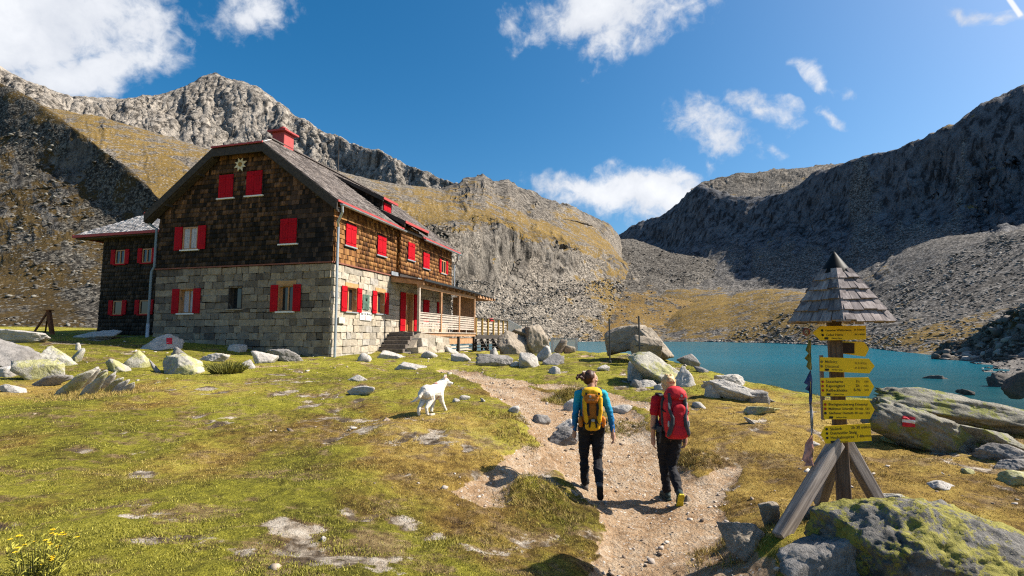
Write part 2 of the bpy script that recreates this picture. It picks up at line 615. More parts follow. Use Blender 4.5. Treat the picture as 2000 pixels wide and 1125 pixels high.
# ------------------------------------------------------------------ materials of the land
def ground_material():
    m, t = material('alpine_turf', 0.95, 0.1)
    co = t.pos()
    path = t.attr('path')
    bare = t.attr('bare')
    big = t.noise(co, 0.22, 4, 0.6)
    mid = t.noise(co, 1.3, 5, 0.65)
    fine = t.noise(co, 9.0, 6, 0.7)
    tiny = t.noise(co, 60.0, 4, 0.7)
    wet = t.attr('lush')
    tone = t.math('ADD', t.math('ADD', t.math('MULTIPLY', mid, 0.45), t.math('MULTIPLY', fine, 0.55)), t.math('MULTIPLY', t.math('SUBTRACT', big, 0.5), 0.7))
    dry = t.ramp(tone, [(0.30, (0.06, 0.035, 0.014)), (0.41, (0.20, 0.125, 0.032)), (0.52, (0.37, 0.250, 0.060)), (0.68, (0.54, 0.40, 0.125))])
    lush = t.ramp(tone, [(0.30, (0.05, 0.042, 0.010)), (0.41, (0.145, 0.138, 0.020)), (0.53, (0.285, 0.265, 0.032)), (0.70, (0.45, 0.405, 0.075))])
    lm = t.step(t.math('ADD', wet, t.math('MULTIPLY', t.math('SUBTRACT', mid, 0.5), 1.2)), 0.25, 0.75)
    grass = t.mix(lm, dry, lush)
    grass = t.mix(t.step(tiny, 0.40, 0.62), t.mix(1.0, grass, (0.62, 0.60, 0.55, 1), 'MULTIPLY'), grass)
    peb = t.voro(co, 26.0, out='Color')
    pebd = t.voro(co, 26.0)
    soil = t.ramp(t.math('ADD', t.math('MULTIPLY', fine, 0.6), t.math('MULTIPLY', t.noise(co, 0.9, 3), 0.4)), [(0.34, (0.20, 0.115, 0.058)), (0.46, (0.36, 0.238, 0.138)), (0.58, (0.45, 0.345, 0.24)), (0.74, (0.58, 0.52, 0.44))])
    pebc = t.ramp(t.new_sep(peb)[0], [(0.0, (0.20, 0.15, 0.11)), (0.5, (0.42, 0.35, 0.28)), (1.0, (0.66, 0.61, 0.55))])
    soil = t.mix(t.math('MULTIPLY', t.step(t.new_sep(peb)[1], 0.72, 0.80), t.step(pebd, 0.42, 0.30)), soil, pebc)
    mud = t.ramp(fine, [(0.35, (0.035, 0.024, 0.016)), (0.65, (0.13, 0.095, 0.062))])
    sandy = t.ramp(fine, [(0.35, (0.26, 0.20, 0.14)), (0.65, (0.52, 0.46, 0.38))])
    barecol = t.mix(t.step(t.noise(co, 3.0, 4), 0.42, 0.58), mud, sandy)
    dead = t.step(t.math('ADD', t.noise(t.mapping(co, (0.7, 1.1, 1), (0, 0, 0.3)), 1.9, 6, 0.72), t.math('MULTIPLY', bare, 0.25)), 0.52, 0.64)
    grass = t.mix(t.math('MULTIPLY', dead, 0.85), grass, t.ramp(fine, [(0.35, (0.065, 0.040, 0.022)), (0.5, (0.19, 0.125, 0.062)), (0.68, (0.34, 0.25, 0.135))]))
    bm = t.step(t.math('ADD', bare, t.math('ADD', t.math('MULTIPLY', t.math('SUBTRACT', fine, 0.5), 1.5), t.math('MULTIPLY', t.math('SUBTRACT', mid, 0.5), 0.9))), 0.40, 0.66)
    col = t.mix(bm, grass, barecol)
    pm = t.step(t.math('ADD', path, t.math('MULTIPLY', t.math('SUBTRACT', fine, 0.5), 0.5)), 0.40, 0.60)
    col = t.mix(pm, col, soil)
    under = t.step(t.new_sep(co)[2], LAKE_Z + 0.5, LAKE_Z - 0.4)
    rockb = t.ramp(fine, [(0.3, (0.10, 0.085, 0.075)), (0.7, (0.30, 0.27, 0.24))])
    col = t.mix(t.attr('shore'), col, rockb)
    t.put(t.b.inputs['Base Color'], col)
    h = t.math('ADD', t.math('MULTIPLY', fine, 1.0), t.math('MULTIPLY', tiny, 0.5))
    h = t.math('ADD', h, t.math('MULTIPLY', t.math('MULTIPLY', pebd, -0.35), pm))
    t.put(t.b.inputs['Normal'], t.bump(h, 1.0, 0.06))
    return m

def axis(lo, hi, c, s0, flat, p=1.35):
    out = [c]
    while out[-1] < hi:
        out.append(out[-1] + s0 * (1 + (abs(out[-1] - c) / flat) ** p))
    lowr = [c]
    while lowr[-1] > lo:
        lowr.append(lowr[-1] - s0 * (1 + (abs(lowr[-1] - c) / flat) ** p))
    return np.array(sorted(set(lowr + out)))

def bare_field(x, y):
    p = np.stack([x, y, np.zeros_like(x)], 1)
    b = sstep(fbm(p * 0.55 + 31, 4) * 0.6 + fbm(p * 2.1 + 7, 4) * 0.55, 0.22, 0.66)
    for (u, v, r, s) in [(640, 1085, .35, .9), (590, 1060, .22, .7), (345, 1055, .22, .8), (270, 1005, .35, .6), (210, 990, .25, .5), (780, 1010, .25, .5), (1000, 1050, .25, .6), (960, 1065, .3, .6),
                         (830, 860, .45, .7), (760, 830, .5, .6), (640, 830, .5, .6), (430, 825, .4, .6), (700, 1105, .3, .8), (1420, 890, .4, .5), (1180, 695, .4, .6),
                         (560, 925, .3, .4), (265, 920, .16, .9), (950, 960, .3, .6), (1900, 905, .35, .9), (1100, 1045, .3, .5), (1075, 945, .28, 1.0), (1030, 910, .26, 1.0), (985, 925, .3, .9), (560, 745, .8, .6), (640, 770, .6, .6)]:
        c = hit(u, v)
        q = np.exp(-(((x - c[0]) / (1.6 * r)) ** 2 + ((y - c[1]) / r) ** 2))
        b = np.maximum(b, q * s * (0.62 + 1.5 * fbm(p * 3.6 + u, 4, 0.6)))
    return np.clip(b, 0, 1)

def lush_field(x, y):
    p = np.stack([x, y, np.zeros_like(x)], 1)
    l = 0.62 + 0.5 * fbm(p * 0.3 + 3, 3)
    l -= 0.55 * sstep(x, 1.0, 3.5) * sstep(y, 13.5, 8.0)          # the right side is drier
    l += 0.35 * sstep(y, 12, 16)
    l -= 0.30 * np.exp(-(((x + 0.4) / 1.6) ** 2 + ((y - 7.8) / 2.2) ** 2))
    return np.clip(l, 0, 1)

MAT_GROUND = ground_material()
gx = axis(-95, 62, 0.6, 0.045, 4.0)
gy = axis(-32, 76, 4.2, 0.034, 3.2)
GX, GY = np.meshgrid(gx, gy)
fx, fy = GX.ravel(), GY.ravel()
GZ, PF, RD = ground_h(fx, fy, True)
BARE = bare_field(fx, fy)
idx = np.arange(len(fx)).reshape(GX.shape)
quads = np.stack([idx[:-1, :-1], idx[:-1, 1:], idx[1:, 1:], idx[1:, :-1]], -1).reshape(-1, 4)
gm = fast_mesh('ground', np.stack([fx, fy, GZ - 0.03 * BARE * (PF < 0)], 1), quads, True)
set_attr(gm, 'path', sstep(PF, -0.10, 0.10))
set_attr(gm, 'bare', BARE)
set_attr(gm, 'lush', lush_field(fx, fy))
set_attr(gm, 'shore', sstep(RD, 0.9, 2.6))
ground = tag(link('ground', gm, MAT_GROUND), kind='structure')

# floor of the valley out to the horizon, below the lake
mf, tf = material('valley_floor', 0.95, 0.1)
tf.put(tf.b.inputs['Base Color'], tf.ramp(tf.noise(tf.pos(), 0.05, 6), [(0.3, (0.08, 0.07, 0.05)), (0.7, (0.22, 0.2, 0.16))]))
vf = MB().add([(-9000, -9000, -11), (9000, -9000, -11), (9000, 9000, -11), (-9000, 9000, -11)], [(0, 1, 2, 3)]).build('valley_floor', mf)
tag(vf, kind='structure')

# ------------------------------------------------------------------ lake
ml, tl = material('lake_water', 0.20, 0.07)
lp = tl.pos()
lcol = tl.ramp(tl.noise(tl.mapping(lp, (0.008, 0.03, 1)), 1.0, 4), [(0.3, (0.0004, 0.088, 0.132)), (0.7, (0.0006, 0.112, 0.162))])
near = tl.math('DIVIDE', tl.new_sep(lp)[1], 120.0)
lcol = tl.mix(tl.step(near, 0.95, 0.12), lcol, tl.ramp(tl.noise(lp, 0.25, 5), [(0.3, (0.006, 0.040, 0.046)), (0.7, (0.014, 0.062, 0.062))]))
tl.put(tl.b.inputs['Base Color'], lcol)
rip = tl.math('ADD', tl.noise(tl.mapping(lp, (1.0, 2.2, 1), (0, 0, 0.4)), 1.6, 4, 0.65), tl.math('MULTIPLY', tl.noise(tl.mapping(lp, (0.10, 0.25, 1), (0, 0, 0.3)), 1.0, 3), 1.2))
tl.put(tl.b.inputs['Normal'], tl.bump(rip, 0.35, 0.22))
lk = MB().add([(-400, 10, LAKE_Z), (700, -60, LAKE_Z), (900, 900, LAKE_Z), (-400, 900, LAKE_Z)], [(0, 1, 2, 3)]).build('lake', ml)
tag(lk, kind='structure')

# ------------------------------------------------------------------ mountains: sheets lofted through their ridge, ledges, scree and foot
def catmull(P, t):
    """P (n, ...) control rows, t (m,) in 0..n-1"""
    n = len(P)
    i = np.clip(np.floor(t).astype(int), 0, n - 2)
    f = (t - i).reshape((-1,) + (1,) * (P.ndim - 1))
    p0, p1, p2, p3 = P[np.clip(i - 1, 0, n - 1)], P[i], P[i + 1], P[np.clip(i + 2, 0, n - 1)]
    m1, m2 = (p2 - p0) * 0.5, (p3 - p1) * 0.5
    # limit overshoot
    d = p2 - p1
    m1 = np.clip(m1, -2.2 * np.abs(d), 2.2 * np.abs(d))
    m2 = np.clip(m2, -2.2 * np.abs(d), 2.2 * np.abs(d))
    f2, f3 = f * f, f * f * f
    return (2 * f3 - 3 * f2 + 1) * p1 + (f3 - 2 * f2 + f) * m1 + (-2 * f3 + 3 * f2) * p2 + (f3 - f2) * m2

def grid_normals(V, nr, nc):
    G = V.reshape(nr, nc, 3)
    du = np.gradient(G, axis=1)
    dv = np.gradient(G, axis=0)
    n = np.cross(du, dv)
    n /= np.linalg.norm(n, axis=2, keepdims=True) + 1e-9
    return n.reshape(-1, 3)

def loft(name, rows, nr, nc, mat, amps, warp=0.25, wfreq=9.0, veg=None, cliff=None, back=None, dens=None, seed=0.0, ribs=(), crest=None):
    """rows: lists of (u, v, D); amps: (amplitude, wavelength, ridged?) of the relief; veg and cliff: one value per row"""
    S = np.linspace(0, 1, nc)
    C = []
    for r in rows:
        P = np.array([at(u, v, D) for (u, v, D) in r])
        u = np.array([q[0] for q in r], float)
        s = (u - u[0]) / (u[-1] - u[0])
        C.append(np.stack([np.interp(S, s, P[:, k]) for k in range(3)], 1))
    veg = list(veg or [0] * len(rows))
    cliff = list(cliff or [0] * len(rows))
    if back:
        top = C[0]
        hd = top[:, :2] / np.linalg.norm(top[:, :2], axis=1, keepdims=True)
        b = top.copy()
        b[:, :2] += hd * back
        b[:, 2] -= back * 0.75
        C = [b] + C
        veg = [veg[0]] + veg
        rows = [rows[0]] + list(rows)
        cliff = [cliff[0]] + cliff
    C = np.array(C)
    n = len(C)
    t = np.linspace(0, n - 1, nr)
    if dens is not None:                                   # more lines where a row band shows large
        w = np.concatenate([[0], np.cumsum(([dens[0]] if back else []) + list(dens))])
        t = np.interp(np.linspace(0, w[-1], nr), w[:n], np.arange(n))
    # bend the row lines so that no ledge runs dead straight
    TT, SS = np.meshgrid(t, np.arange(nc), indexing='ij')
    q = np.stack([SS.ravel() / nc * wfreq + seed, TT.ravel() * 0.8, np.full(TT.size, seed)], 1)
    edge = np.clip(np.minimum(TT - (1 if back else 0), n - 1 - TT), 0, 1).ravel()
    Tw = np.clip(TT.ravel() + warp * fbm(q, 3, 0.42) * edge * 1.6, 0, n - 1)
    i = np.clip(np.floor(Tw).astype(int), 0, n - 2)
    f = (Tw - i)[:, None]
    sc = SS.ravel().astype(int)
    def row(k):
        return C[np.clip(k, 0, n - 1), sc]
    p0, p1, p2, p3 = row(i - 1), row(i), row(i + 1), row(i + 2)
    d = np.abs(p2 - p1)
    m1 = np.clip((p2 - p0) * 0.5, -2.0 * d, 2.0 * d)
    m2 = np.clip((p3 - p1) * 0.5, -2.0 * d, 2.0 * d)
    f2, f3 = f * f, f * f * f
    V = (2 * f3 - 3 * f2 + 1) * p1 + (f3 - 2 * f2 + f) * m1 + (-2 * f3 + 3 * f2) * p2 + (f3 - f2) * m2
    def field(vals):
        A = []
        for k, q in enumerate(vals):
            u = np.linspace(rows[k][0][0], rows[k][-1][0], nc)
            A.append(np.interp(u, [e[0] for e in q], [e[1] for e in q]) if isinstance(q, list) else np.full(nc, float(q)))
        A = np.array(A)
        return A[i, sc] * (1 - f[:, 0]) + A[np.clip(i + 1, 0, n - 1), sc] * f[:, 0]
    va, ca = field(veg), field(cliff)
    fan = fbm(np.stack([SS.ravel() / nc * wfreq * 2.6 + seed, Tw * 0.55, np.full(TT.size, seed * 3)], 1), 5, 0.6)
    ca = np.clip(ca + 0.55 * fan * np.clip(ca * 4, 0.15, 1), 0, 1.2)
    va = np.clip(va + 0.30 * fbm(np.stack([SS.ravel() / nc * wfreq * 1.7 + 5, Tw * 1.3, np.full(TT.size, seed)], 1), 4, 0.6), 0, 1)
    for (amp, fr, tf) in ribs:                              # gullies and buttresses that run down the slope
        N = grid_normals(V, nr, nc)
        if (N * (-V)).sum() < 0:
            N = -N
        q = np.stack([(SS.ravel() / nc + 0.012 * fbm(V / 90.0 + seed, 3)) * fr + seed, Tw * tf, np.full(TT.size, seed * 2)], 1)
        V = V + N * (ridged(q, 5) * amp * np.clip(ca, 0, 1) ** 1.4 * np.clip((n - 1 - Tw) / 0.5, 0.1, 1) * np.clip((Tw - (1 if back else 0)) / 0.6, 0.12, 1))[:, None]
    for (amp, wl, rid) in amps:
        N = grid_normals(V, nr, nc)
        if (N * (-V)).sum() < 0:
            N = -N
        nz = (ridged(V / wl + seed, 6) if rid else fbm(V / wl + seed, 6, 0.55))
        a = amp * (0.22 + 1.1 * ca if rid else 0.6 + 0.8 * ca)
        fade = np.clip((n - 1 - Tw) / 0.5, 0.15, 1) * np.clip((Tw - (1 if back else 0)) / 0.5, 0.7 if wl < 70 else 0.25, 1)
        V = V + N * (nz * a * fade)[:, None]
    if crest:                                               # a broken skyline: teeth and notches along the ridge
        near_top = np.exp(-np.abs(Tw - (1 if back else 0)) / 0.22)
        V[:, 2] += near_top * np.clip(ca, 0, 1) * crest[0] * (ridged(V * np.array([1, 1, 0.15]) / crest[1] + seed, 5) + 0.35 * fbm(V / (crest[1] * 0.3), 3))
    idx = np.arange(nr * nc).reshape(nr, nc)
    quads = np.stack([idx[:-1, :-1], idx[1:, :-1], idx[1:, 1:], idx[:-1, 1:]], -1).reshape(-1, 4)
    N = grid_normals(V, nr, nc)
    if (N * (-V)).sum() > 0:
        quads = quads[:, ::-1]
    me = fast_mesh(name, V, quads, True)
    set_attr(me, 'veg', va)
    set_attr(me, 'cliff', ca)
    return tag(link(name, me, mat), kind='structure'), V

def mountain_material(name, L, s, rock, grass, scree, gthr=0.5, bump=1.0, lich=0.0, warm=0.0, speck=1.0):
    """s: size in metres of one stone as it should read; rock, grass, scree: dark and light tones"""
    m, t = material(name, 0.95, 0.1)
    co = t.pos()
    veg, cliff = t.attr('veg'), t.attr('cliff')
    nz = t.new_sep(t.normal())[2]
    n0 = t.noise(co, 0.012 / L, 5, 0.6)
    n1 = t.noise(co, 0.09 / L, 6, 0.65)
    n2 = t.noise(co, 0.55 / s, 6, 0.7)
    vc = t.voro(co, 0.42 / s, out='Color')
    vd = t.voro(co, 0.42 / s)
    vc2 = t.voro(co, 1.1 / s, out='Color')
    r = t.new_sep(vc)
    streak = t.noise(t.mapping(co, (0.22 / L, 0.22 / L, 0.035 / L), (0.35, 0.45, 0)), 1.0, 7, 0.72)
    tone = t.math('ADD', t.math('MULTIPLY', n1, 0.25), t.math('ADD', t.math('MULTIPLY', n2, 0.35), t.math('MULTIPLY', streak, 0.40)))
    rc = t.ramp(tone, [(0.30, tuple(c * 0.45 for c in rock[0])), (0.46, rock[0]), (0.60, rock[1]), (0.76, tuple(min(.8, c * 1.35) for c in rock[1]))])
    rc = t.mix(t.math('MULTIPLY', t.step(streak, 0.50, 0.40), 0.75), rc, tuple(c * 0.22 for c in rock[0]) + (1,))
    sp = t.math('ADD', t.math('MULTIPLY', r[0], 0.6), t.math('MULTIPLY', t.new_sep(vc2)[0], 0.4))
    sc = t.ramp(sp, [(0.12, tuple(c * 0.35 for c in scree[0])), (0.4, scree[0]), (0.65, scree[1]), (0.9, tuple(min(.8, c * 1.3) for c in scree[1]))])
    sc = t.mix(1.0, sc, t.ramp(t.math('ADD', t.math('MULTIPLY', n1, 0.6), t.math('MULTIPLY', n0, 0.4)), [(0.36, (0.62, 0.60, 0.58)), (0.52, (1.0, 0.99, 0.97)), (0.66, (1.30, 1.28, 1.25))]), 'MULTIPLY')
    sc = t.mix(t.math('MULTIPLY', t.step(vd, 0.45, 0.75), 0.6 * speck), sc, tuple(c * 0.15 for c in scree[0]) + (1,))
    gt = t.math('ADD', t.math('MULTIPLY', n0, 0.35), t.math('ADD', t.math('MULTIPLY', n1, 0.3), t.math('MULTIPLY', n2, 0.35)))
    gc = t.ramp(gt, [(0.34, grass[0]), (0.5, grass[1]), (0.66, grass[2])])
    cm = t.step(t.math('ADD', cliff, t.math('MULTIPLY', t.math('SUBTRACT', n1, 0.5), 0.9)), 0.40, 0.60)
    base = t.mix(cm, sc, rc)
    gv = t.math('ADD', veg, t.math('MULTIPLY', t.math('SUBTRACT', t.math('ADD', t.math('MULTIPLY', n0, 0.45), t.math('MULTIPLY', n1, 0.55)), 0.5), 3.4))
    gv = t.math('ADD', gv, t.math('MULTIPLY', t.math('SUBTRACT', nz, 0.72), 0.6))
    gv = t.math('SUBTRACT', gv, t.math('MULTIPLY', t.math('MULTIPLY', t.step(r[1], 0.70, 0.80), t.step(vd, 0.62, 0.4)), 0.55 * speck))
    gm_ = t.step(gv, gthr - 0.08, gthr + 0.12)
    col = t.mix(gm_, base, gc)
    t.put(t.b.inputs['Base Color'], col)
    h = t.math('ADD', t.math('MULTIPLY', n1, 2.0), t.math('ADD', t.math('MULTIPLY', n2, 1.6), t.math('MULTIPLY', vd, -0.9)))
    h = t.math('ADD', h, t.math('MULTIPLY', t.math('MULTIPLY', streak, 3.0), cm))
    t.put(t.b.inputs['Normal'], t.bump(h, 0.85, 0.8 * s * bump))
    return m

GRASS_A = ((0.050, 0.036, 0.012), (0.150, 0.098, 0.030), (0.255, 0.170, 0.052))
GRASS_O = ((0.070, 0.044, 0.018), (0.175, 0.112, 0.038), (0.275, 0.185, 0.065))
GREY = ((0.075, 0.066, 0.056), (0.265, 0.235, 0.197))
SCREE = ((0.125, 0.110, 0.092), (0.285, 0.252, 0.212))

MAT_PEAK = mountain_material('peak_rock', 3.0, 1.5, ((0.135, 0.12, 0.103), (0.40, 0.355, 0.30)), GRASS_A, ((0.165, 0.147, 0.127), (0.36, 0.325, 0.28)), 0.9)
loft('peak_mountain',
     [[(-150, 60, 1150), (0, 132, 1200), (60, 165, 1220), (130, 188, 1250), (190, 196, 1300), (250, 190, 1340), (320, 184, 1400), (350, 172, 1430), (375, 160, 1460), (398, 150, 1490), (422, 144, 1500), (455, 158, 1480), (500, 168, 1450), (540, 200, 1420), (575, 230, 1380), (640, 264, 1290), (700, 288, 1200), (760, 310, 1120), (820, 336, 1050), (870, 358, 1000), (960, 400, 950)],
      [(-150, 150, 1000), (0, 195, 1050), (130, 232, 1110), (250, 238, 1200), (320, 240, 1260), (422, 225, 1330), (480, 235, 1290), (540, 265, 1250), (640, 310, 1205), (700, 330, 1135), (760, 340, 1068), (870, 385, 962), (960, 430, 900)],
      [(-150, 280, 850), (0, 290, 880), (190, 300, 950), (320, 320, 1020), (422, 345, 1090), (540, 360, 1150), (640, 385, 1090), (700, 400, 1040), (870, 425, 915), (960, 470, 850)]],
     230, 620, MAT_PEAK, [(12, 260, False), (0.9, 50, True), (1.3, 16, False)], ribs=[(14, 15, 0.4), (4.0, 50, 0.6), (1.6, 160, 1.2)], warp=0.1, veg=[0, 0, 0.25], cliff=[0.9, 0.8, 0.4], back=160, seed=2.2, crest=(9, 70))

MAT_SLOPE = mountain_material('slope_rock', 1.6, 0.7, GREY, GRASS_A, SCREE, 0.55)
loft('grassy_mountain',
     [[(40, 192, 640), (100, 215, 640), (200, 232, 640), (300, 262, 640), (420, 300, 650), (560, 322, 655), (640, 333, 660), (690, 348, 680), (760, 363, 720), (830, 369, 770), (862, 372, 790), (885, 362, 810), (905, 352, 820), (942, 346, 835), (962, 352, 842), (990, 353, 850), (1020, 366, 860), (1040, 377, 870), (1070, 396, 880), (1115, 405, 900), (1135, 416, 920), (1160, 428, 950), (1195, 442, 1010), (1212, 470, 1050)],
      [(40, 310, 420), (200, 340, 410), (300, 370, 400), (460, 400, 400), (640, 418, 400), (860, 425, 480), (950, 412, 580), (1050, 432, 670), (1130, 452, 730), (1190, 473, 800), (1217, 500, 850)],
      [(40, 430, 280), (300, 470, 262), (640, 462, 258), (850, 445, 345), (900, 448, 375), (950, 452, 430), (1000, 457, 485), (1050, 467, 530), (1100, 478, 565), (1150, 492, 610), (1228, 528, 680)],
      [(40, 560, 245), (300, 560, 236), (640, 560, 238), (850, 568, 330), (900, 562, 356), (950, 540, 415), (1000, 532, 465), (1050, 527, 510), (1100, 527, 535), (1150, 530, 580), (1222, 545, 640)],
      [(40, 620, 222), (300, 620, 216), (640, 620, 218), (900, 615, 326), (1000, 600, 414), (1080, 600, 462), (1205, 592, 545)],
      [(40, 690, 195), (300, 690, 196), (640, 680, 196), (900, 673, 296), (1000, 670.5, 360), (1070, 668.5, 405), (1170, 667.5, 442)]],
     330, 720, MAT_SLOPE, [(5, 150, False), (0.7, 30, True), (0.6, 8, False)], ribs=[(4.0, 40, 0.35), (1.5, 120, 0.5), (0.8, 320, 1.0)], warp=0.30, wfreq=8,
     veg=[[(40, .5), (800, .45), (900, .05), (1212, .1)], 0.60, 0.58, [(40, .26), (1080, .26), (1200, .55)], [(900, .14), (1050, .16), (1200, .62)], [(900, .08), (1080, .1), (1170, .55)]], cliff=[[(40, .2), (800, .2), (900, .9), (1212, .9)], 0.12, 0.8, 0.5, 0.0, 0.0], back=120, dens=[0.8, 1, 0.8, 1.3, 0.8, 0.8], seed=5.1, crest=(9, 55))

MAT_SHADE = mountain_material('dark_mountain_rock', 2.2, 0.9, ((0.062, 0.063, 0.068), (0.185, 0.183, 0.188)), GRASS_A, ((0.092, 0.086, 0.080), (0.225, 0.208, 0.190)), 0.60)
MAT_BROWN = mountain_material('brown_slope', 1.5, 0.8, GREY, GRASS_O, ((0.09, 0.08, 0.07), (0.21, 0.19, 0.165)), 0.52)
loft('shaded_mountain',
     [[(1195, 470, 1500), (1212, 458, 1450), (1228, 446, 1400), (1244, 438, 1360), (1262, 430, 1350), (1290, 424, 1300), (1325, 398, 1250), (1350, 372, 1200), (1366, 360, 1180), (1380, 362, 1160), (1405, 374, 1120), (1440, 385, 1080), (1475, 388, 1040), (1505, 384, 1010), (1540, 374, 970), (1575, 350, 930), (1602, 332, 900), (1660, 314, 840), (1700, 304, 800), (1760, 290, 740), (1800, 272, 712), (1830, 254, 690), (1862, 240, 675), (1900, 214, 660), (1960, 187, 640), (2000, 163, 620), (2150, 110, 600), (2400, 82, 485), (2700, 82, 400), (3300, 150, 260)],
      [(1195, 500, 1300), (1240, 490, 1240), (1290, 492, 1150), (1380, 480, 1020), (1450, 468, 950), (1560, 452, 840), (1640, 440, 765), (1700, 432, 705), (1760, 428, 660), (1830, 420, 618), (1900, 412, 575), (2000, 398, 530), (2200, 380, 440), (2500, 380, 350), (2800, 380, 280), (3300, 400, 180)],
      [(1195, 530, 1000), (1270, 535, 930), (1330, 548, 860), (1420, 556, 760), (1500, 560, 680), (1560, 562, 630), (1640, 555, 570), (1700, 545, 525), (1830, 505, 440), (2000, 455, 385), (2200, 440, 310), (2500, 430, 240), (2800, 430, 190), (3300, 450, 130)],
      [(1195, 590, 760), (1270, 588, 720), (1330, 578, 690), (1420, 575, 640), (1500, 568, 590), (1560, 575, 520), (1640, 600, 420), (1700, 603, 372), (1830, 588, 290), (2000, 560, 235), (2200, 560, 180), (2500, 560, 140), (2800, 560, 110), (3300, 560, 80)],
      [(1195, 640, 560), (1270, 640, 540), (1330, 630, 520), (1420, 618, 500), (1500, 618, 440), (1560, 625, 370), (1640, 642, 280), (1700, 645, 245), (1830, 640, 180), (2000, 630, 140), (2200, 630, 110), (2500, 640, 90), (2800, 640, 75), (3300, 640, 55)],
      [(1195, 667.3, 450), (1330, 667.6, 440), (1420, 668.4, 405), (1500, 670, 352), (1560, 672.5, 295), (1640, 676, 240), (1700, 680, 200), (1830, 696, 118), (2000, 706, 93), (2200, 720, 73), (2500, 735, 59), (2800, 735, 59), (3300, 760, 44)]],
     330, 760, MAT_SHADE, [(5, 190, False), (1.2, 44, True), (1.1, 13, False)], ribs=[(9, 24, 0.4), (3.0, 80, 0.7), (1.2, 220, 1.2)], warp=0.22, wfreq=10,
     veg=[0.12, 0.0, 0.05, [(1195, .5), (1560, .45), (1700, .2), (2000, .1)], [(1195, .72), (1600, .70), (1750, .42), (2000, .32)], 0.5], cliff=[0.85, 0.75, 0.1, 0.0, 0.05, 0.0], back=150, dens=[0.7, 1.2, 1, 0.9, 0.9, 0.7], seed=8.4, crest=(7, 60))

# the stepped moraine that closes the valley, and the brown knoll in front of it
MAT_MOR = mountain_material('moraine_rock', 2.0, 1.0, GREY, GRASS_O, ((0.075, 0.068, 0.060), (0.185, 0.17, 0.15)), 0.55)
loft('moraine',
     [[(1150, 480, 1000), (1205, 470, 1040), (1235, 468, 1050), (1280, 484, 1030), (1310, 498, 1000), (1340, 502, 985), (1400, 512, 950), (1440, 536, 890), (1500, 566, 780)],
      [(1150, 512, 880), (1230, 510, 900), (1300, 522, 880), (1380, 535, 850), (1440, 555, 800), (1500, 585, 720)],
      [(1150, 530, 830), (1230, 530, 850), (1300, 545, 830), (1380, 560, 790), (1440, 575, 745), (1500, 595, 690)],
      [(1150, 572, 720), (1230, 572, 735), (1300, 580, 725), (1380, 590, 700), (1440, 598, 670), (1500, 606, 640)],
      [(1100, 606, 600), (1160, 585, 640), (1210, 574, 665), (1260, 577, 660), (1330, 586, 640), (1380, 600, 610), (1500, 630, 520)],
      [(1100, 640, 520), (1180, 630, 545), (1260, 630, 545), (1340, 640, 530), (1500, 655, 440)],
      [(1100, 668, 432), (1200, 667.4, 445), (1300, 667.6, 440), (1400, 668.6, 415), (1500, 671, 345)]],
     230, 420, MAT_MOR, [(3, 70, False), (1.0, 18, True), (0.5, 6, False)], warp=0.25, wfreq=6,
     veg=[0.0, 0.1, 0.0, [(1100, .3), (1250, .35), (1400, .1)], [(1100, .45), (1180, .66), (1330, .62), (1400, .35)], [(1100, .3), (1200, .56), (1400, .5)], 0.35], cliff=[0.2, 0.0, 0.45, 0.0, 0.0, 0.0, 0.0], back=120, seed=3.3)

# the paler ledge and ridge behind its left shoulder
loft('far_ridge',
     [[(1350, 376, 1300), (1372, 360, 1320), (1388, 358, 1330), (1405, 352, 1335), (1440, 341, 1350), (1475, 340, 1360), (1500, 336, 1370), (1560, 331, 1380), (1610, 325, 1390), (1680, 322, 1360), (1740, 330, 1300)],
      [(1350, 392, 1230), (1405, 372, 1240), (1440, 366, 1240), (1500, 362, 1240), (1560, 352, 1230), (1610, 345, 1220), (1740, 350, 1150)],
      [(1350, 420, 1160), (1405, 396, 1130), (1440, 398, 1100), (1500, 400, 1060), (1560, 385, 1010), (1610, 365, 1000), (1740, 370, 980)]],
     90, 260, MAT_MOR, [(6, 120, False), (3.0, 32, True), (1.6, 11, False)], warp=0.2, veg=[0.0, 0.0, 0.0], cliff=[0.9, 0.3, 0.1], back=120, seed=4.4, crest=(8, 45))

# the dark spur that comes down on the left, behind the hut
MAT_SPUR = mountain_material('spur_rock', 0.42, 0.13, ((0.060, 0.055, 0.050), (0.19, 0.178, 0.16)), ((0.020, 0.015, 0.007), (0.060, 0.040, 0.015), (0.115, 0.078, 0.028)), ((0.050, 0.045, 0.038), (0.165, 0.152, 0.128)), 0.42)
loft('spur',
     [[(-420, 20, 118), (-200, 80, 105), (0, 168, 92), (60, 202, 88), (120, 242, 84), (190, 292, 79), (240, 332, 75), (290, 380, 71), (340, 440, 66), (400, 500, 60), (500, 560, 56)],
      [(-420, 200, 100), (-200, 240, 90), (0, 290, 80), (100, 330, 76), (190, 390, 71), (290, 450, 66), (400, 550, 57), (500, 590, 53)],
      [(-420, 380, 78), (-200, 400, 72), (0, 430, 66), (100, 460, 63), (190, 500, 61), (290, 540, 59), (400, 590, 54), (500, 615, 51)],
      [(-420, 550, 62), (-200, 560, 58), (0, 570, 53), (100, 580, 52), (190, 590, 51), (290, 605, 52), (400, 625, 52), (500, 640, 50)],
      [(-420, 672, 38), (-200, 668, 38), (0, 664, 38), (100, 664, 39), (190, 666, 41), (290, 668, 42), (400, 670, 44), (500, 672, 45)]],
     300, 460, MAT_SPUR, [(1.3, 26, False), (0.32, 6.5, True), (0.10, 1.3, False)], warp=0.3, wfreq=5,
     veg=[0.62, 0.50, 0.46, 0.62, 0.62], cliff=[0.25, 0.40, 0.25, 0.05, 0.0], back=30, seed=6.6)

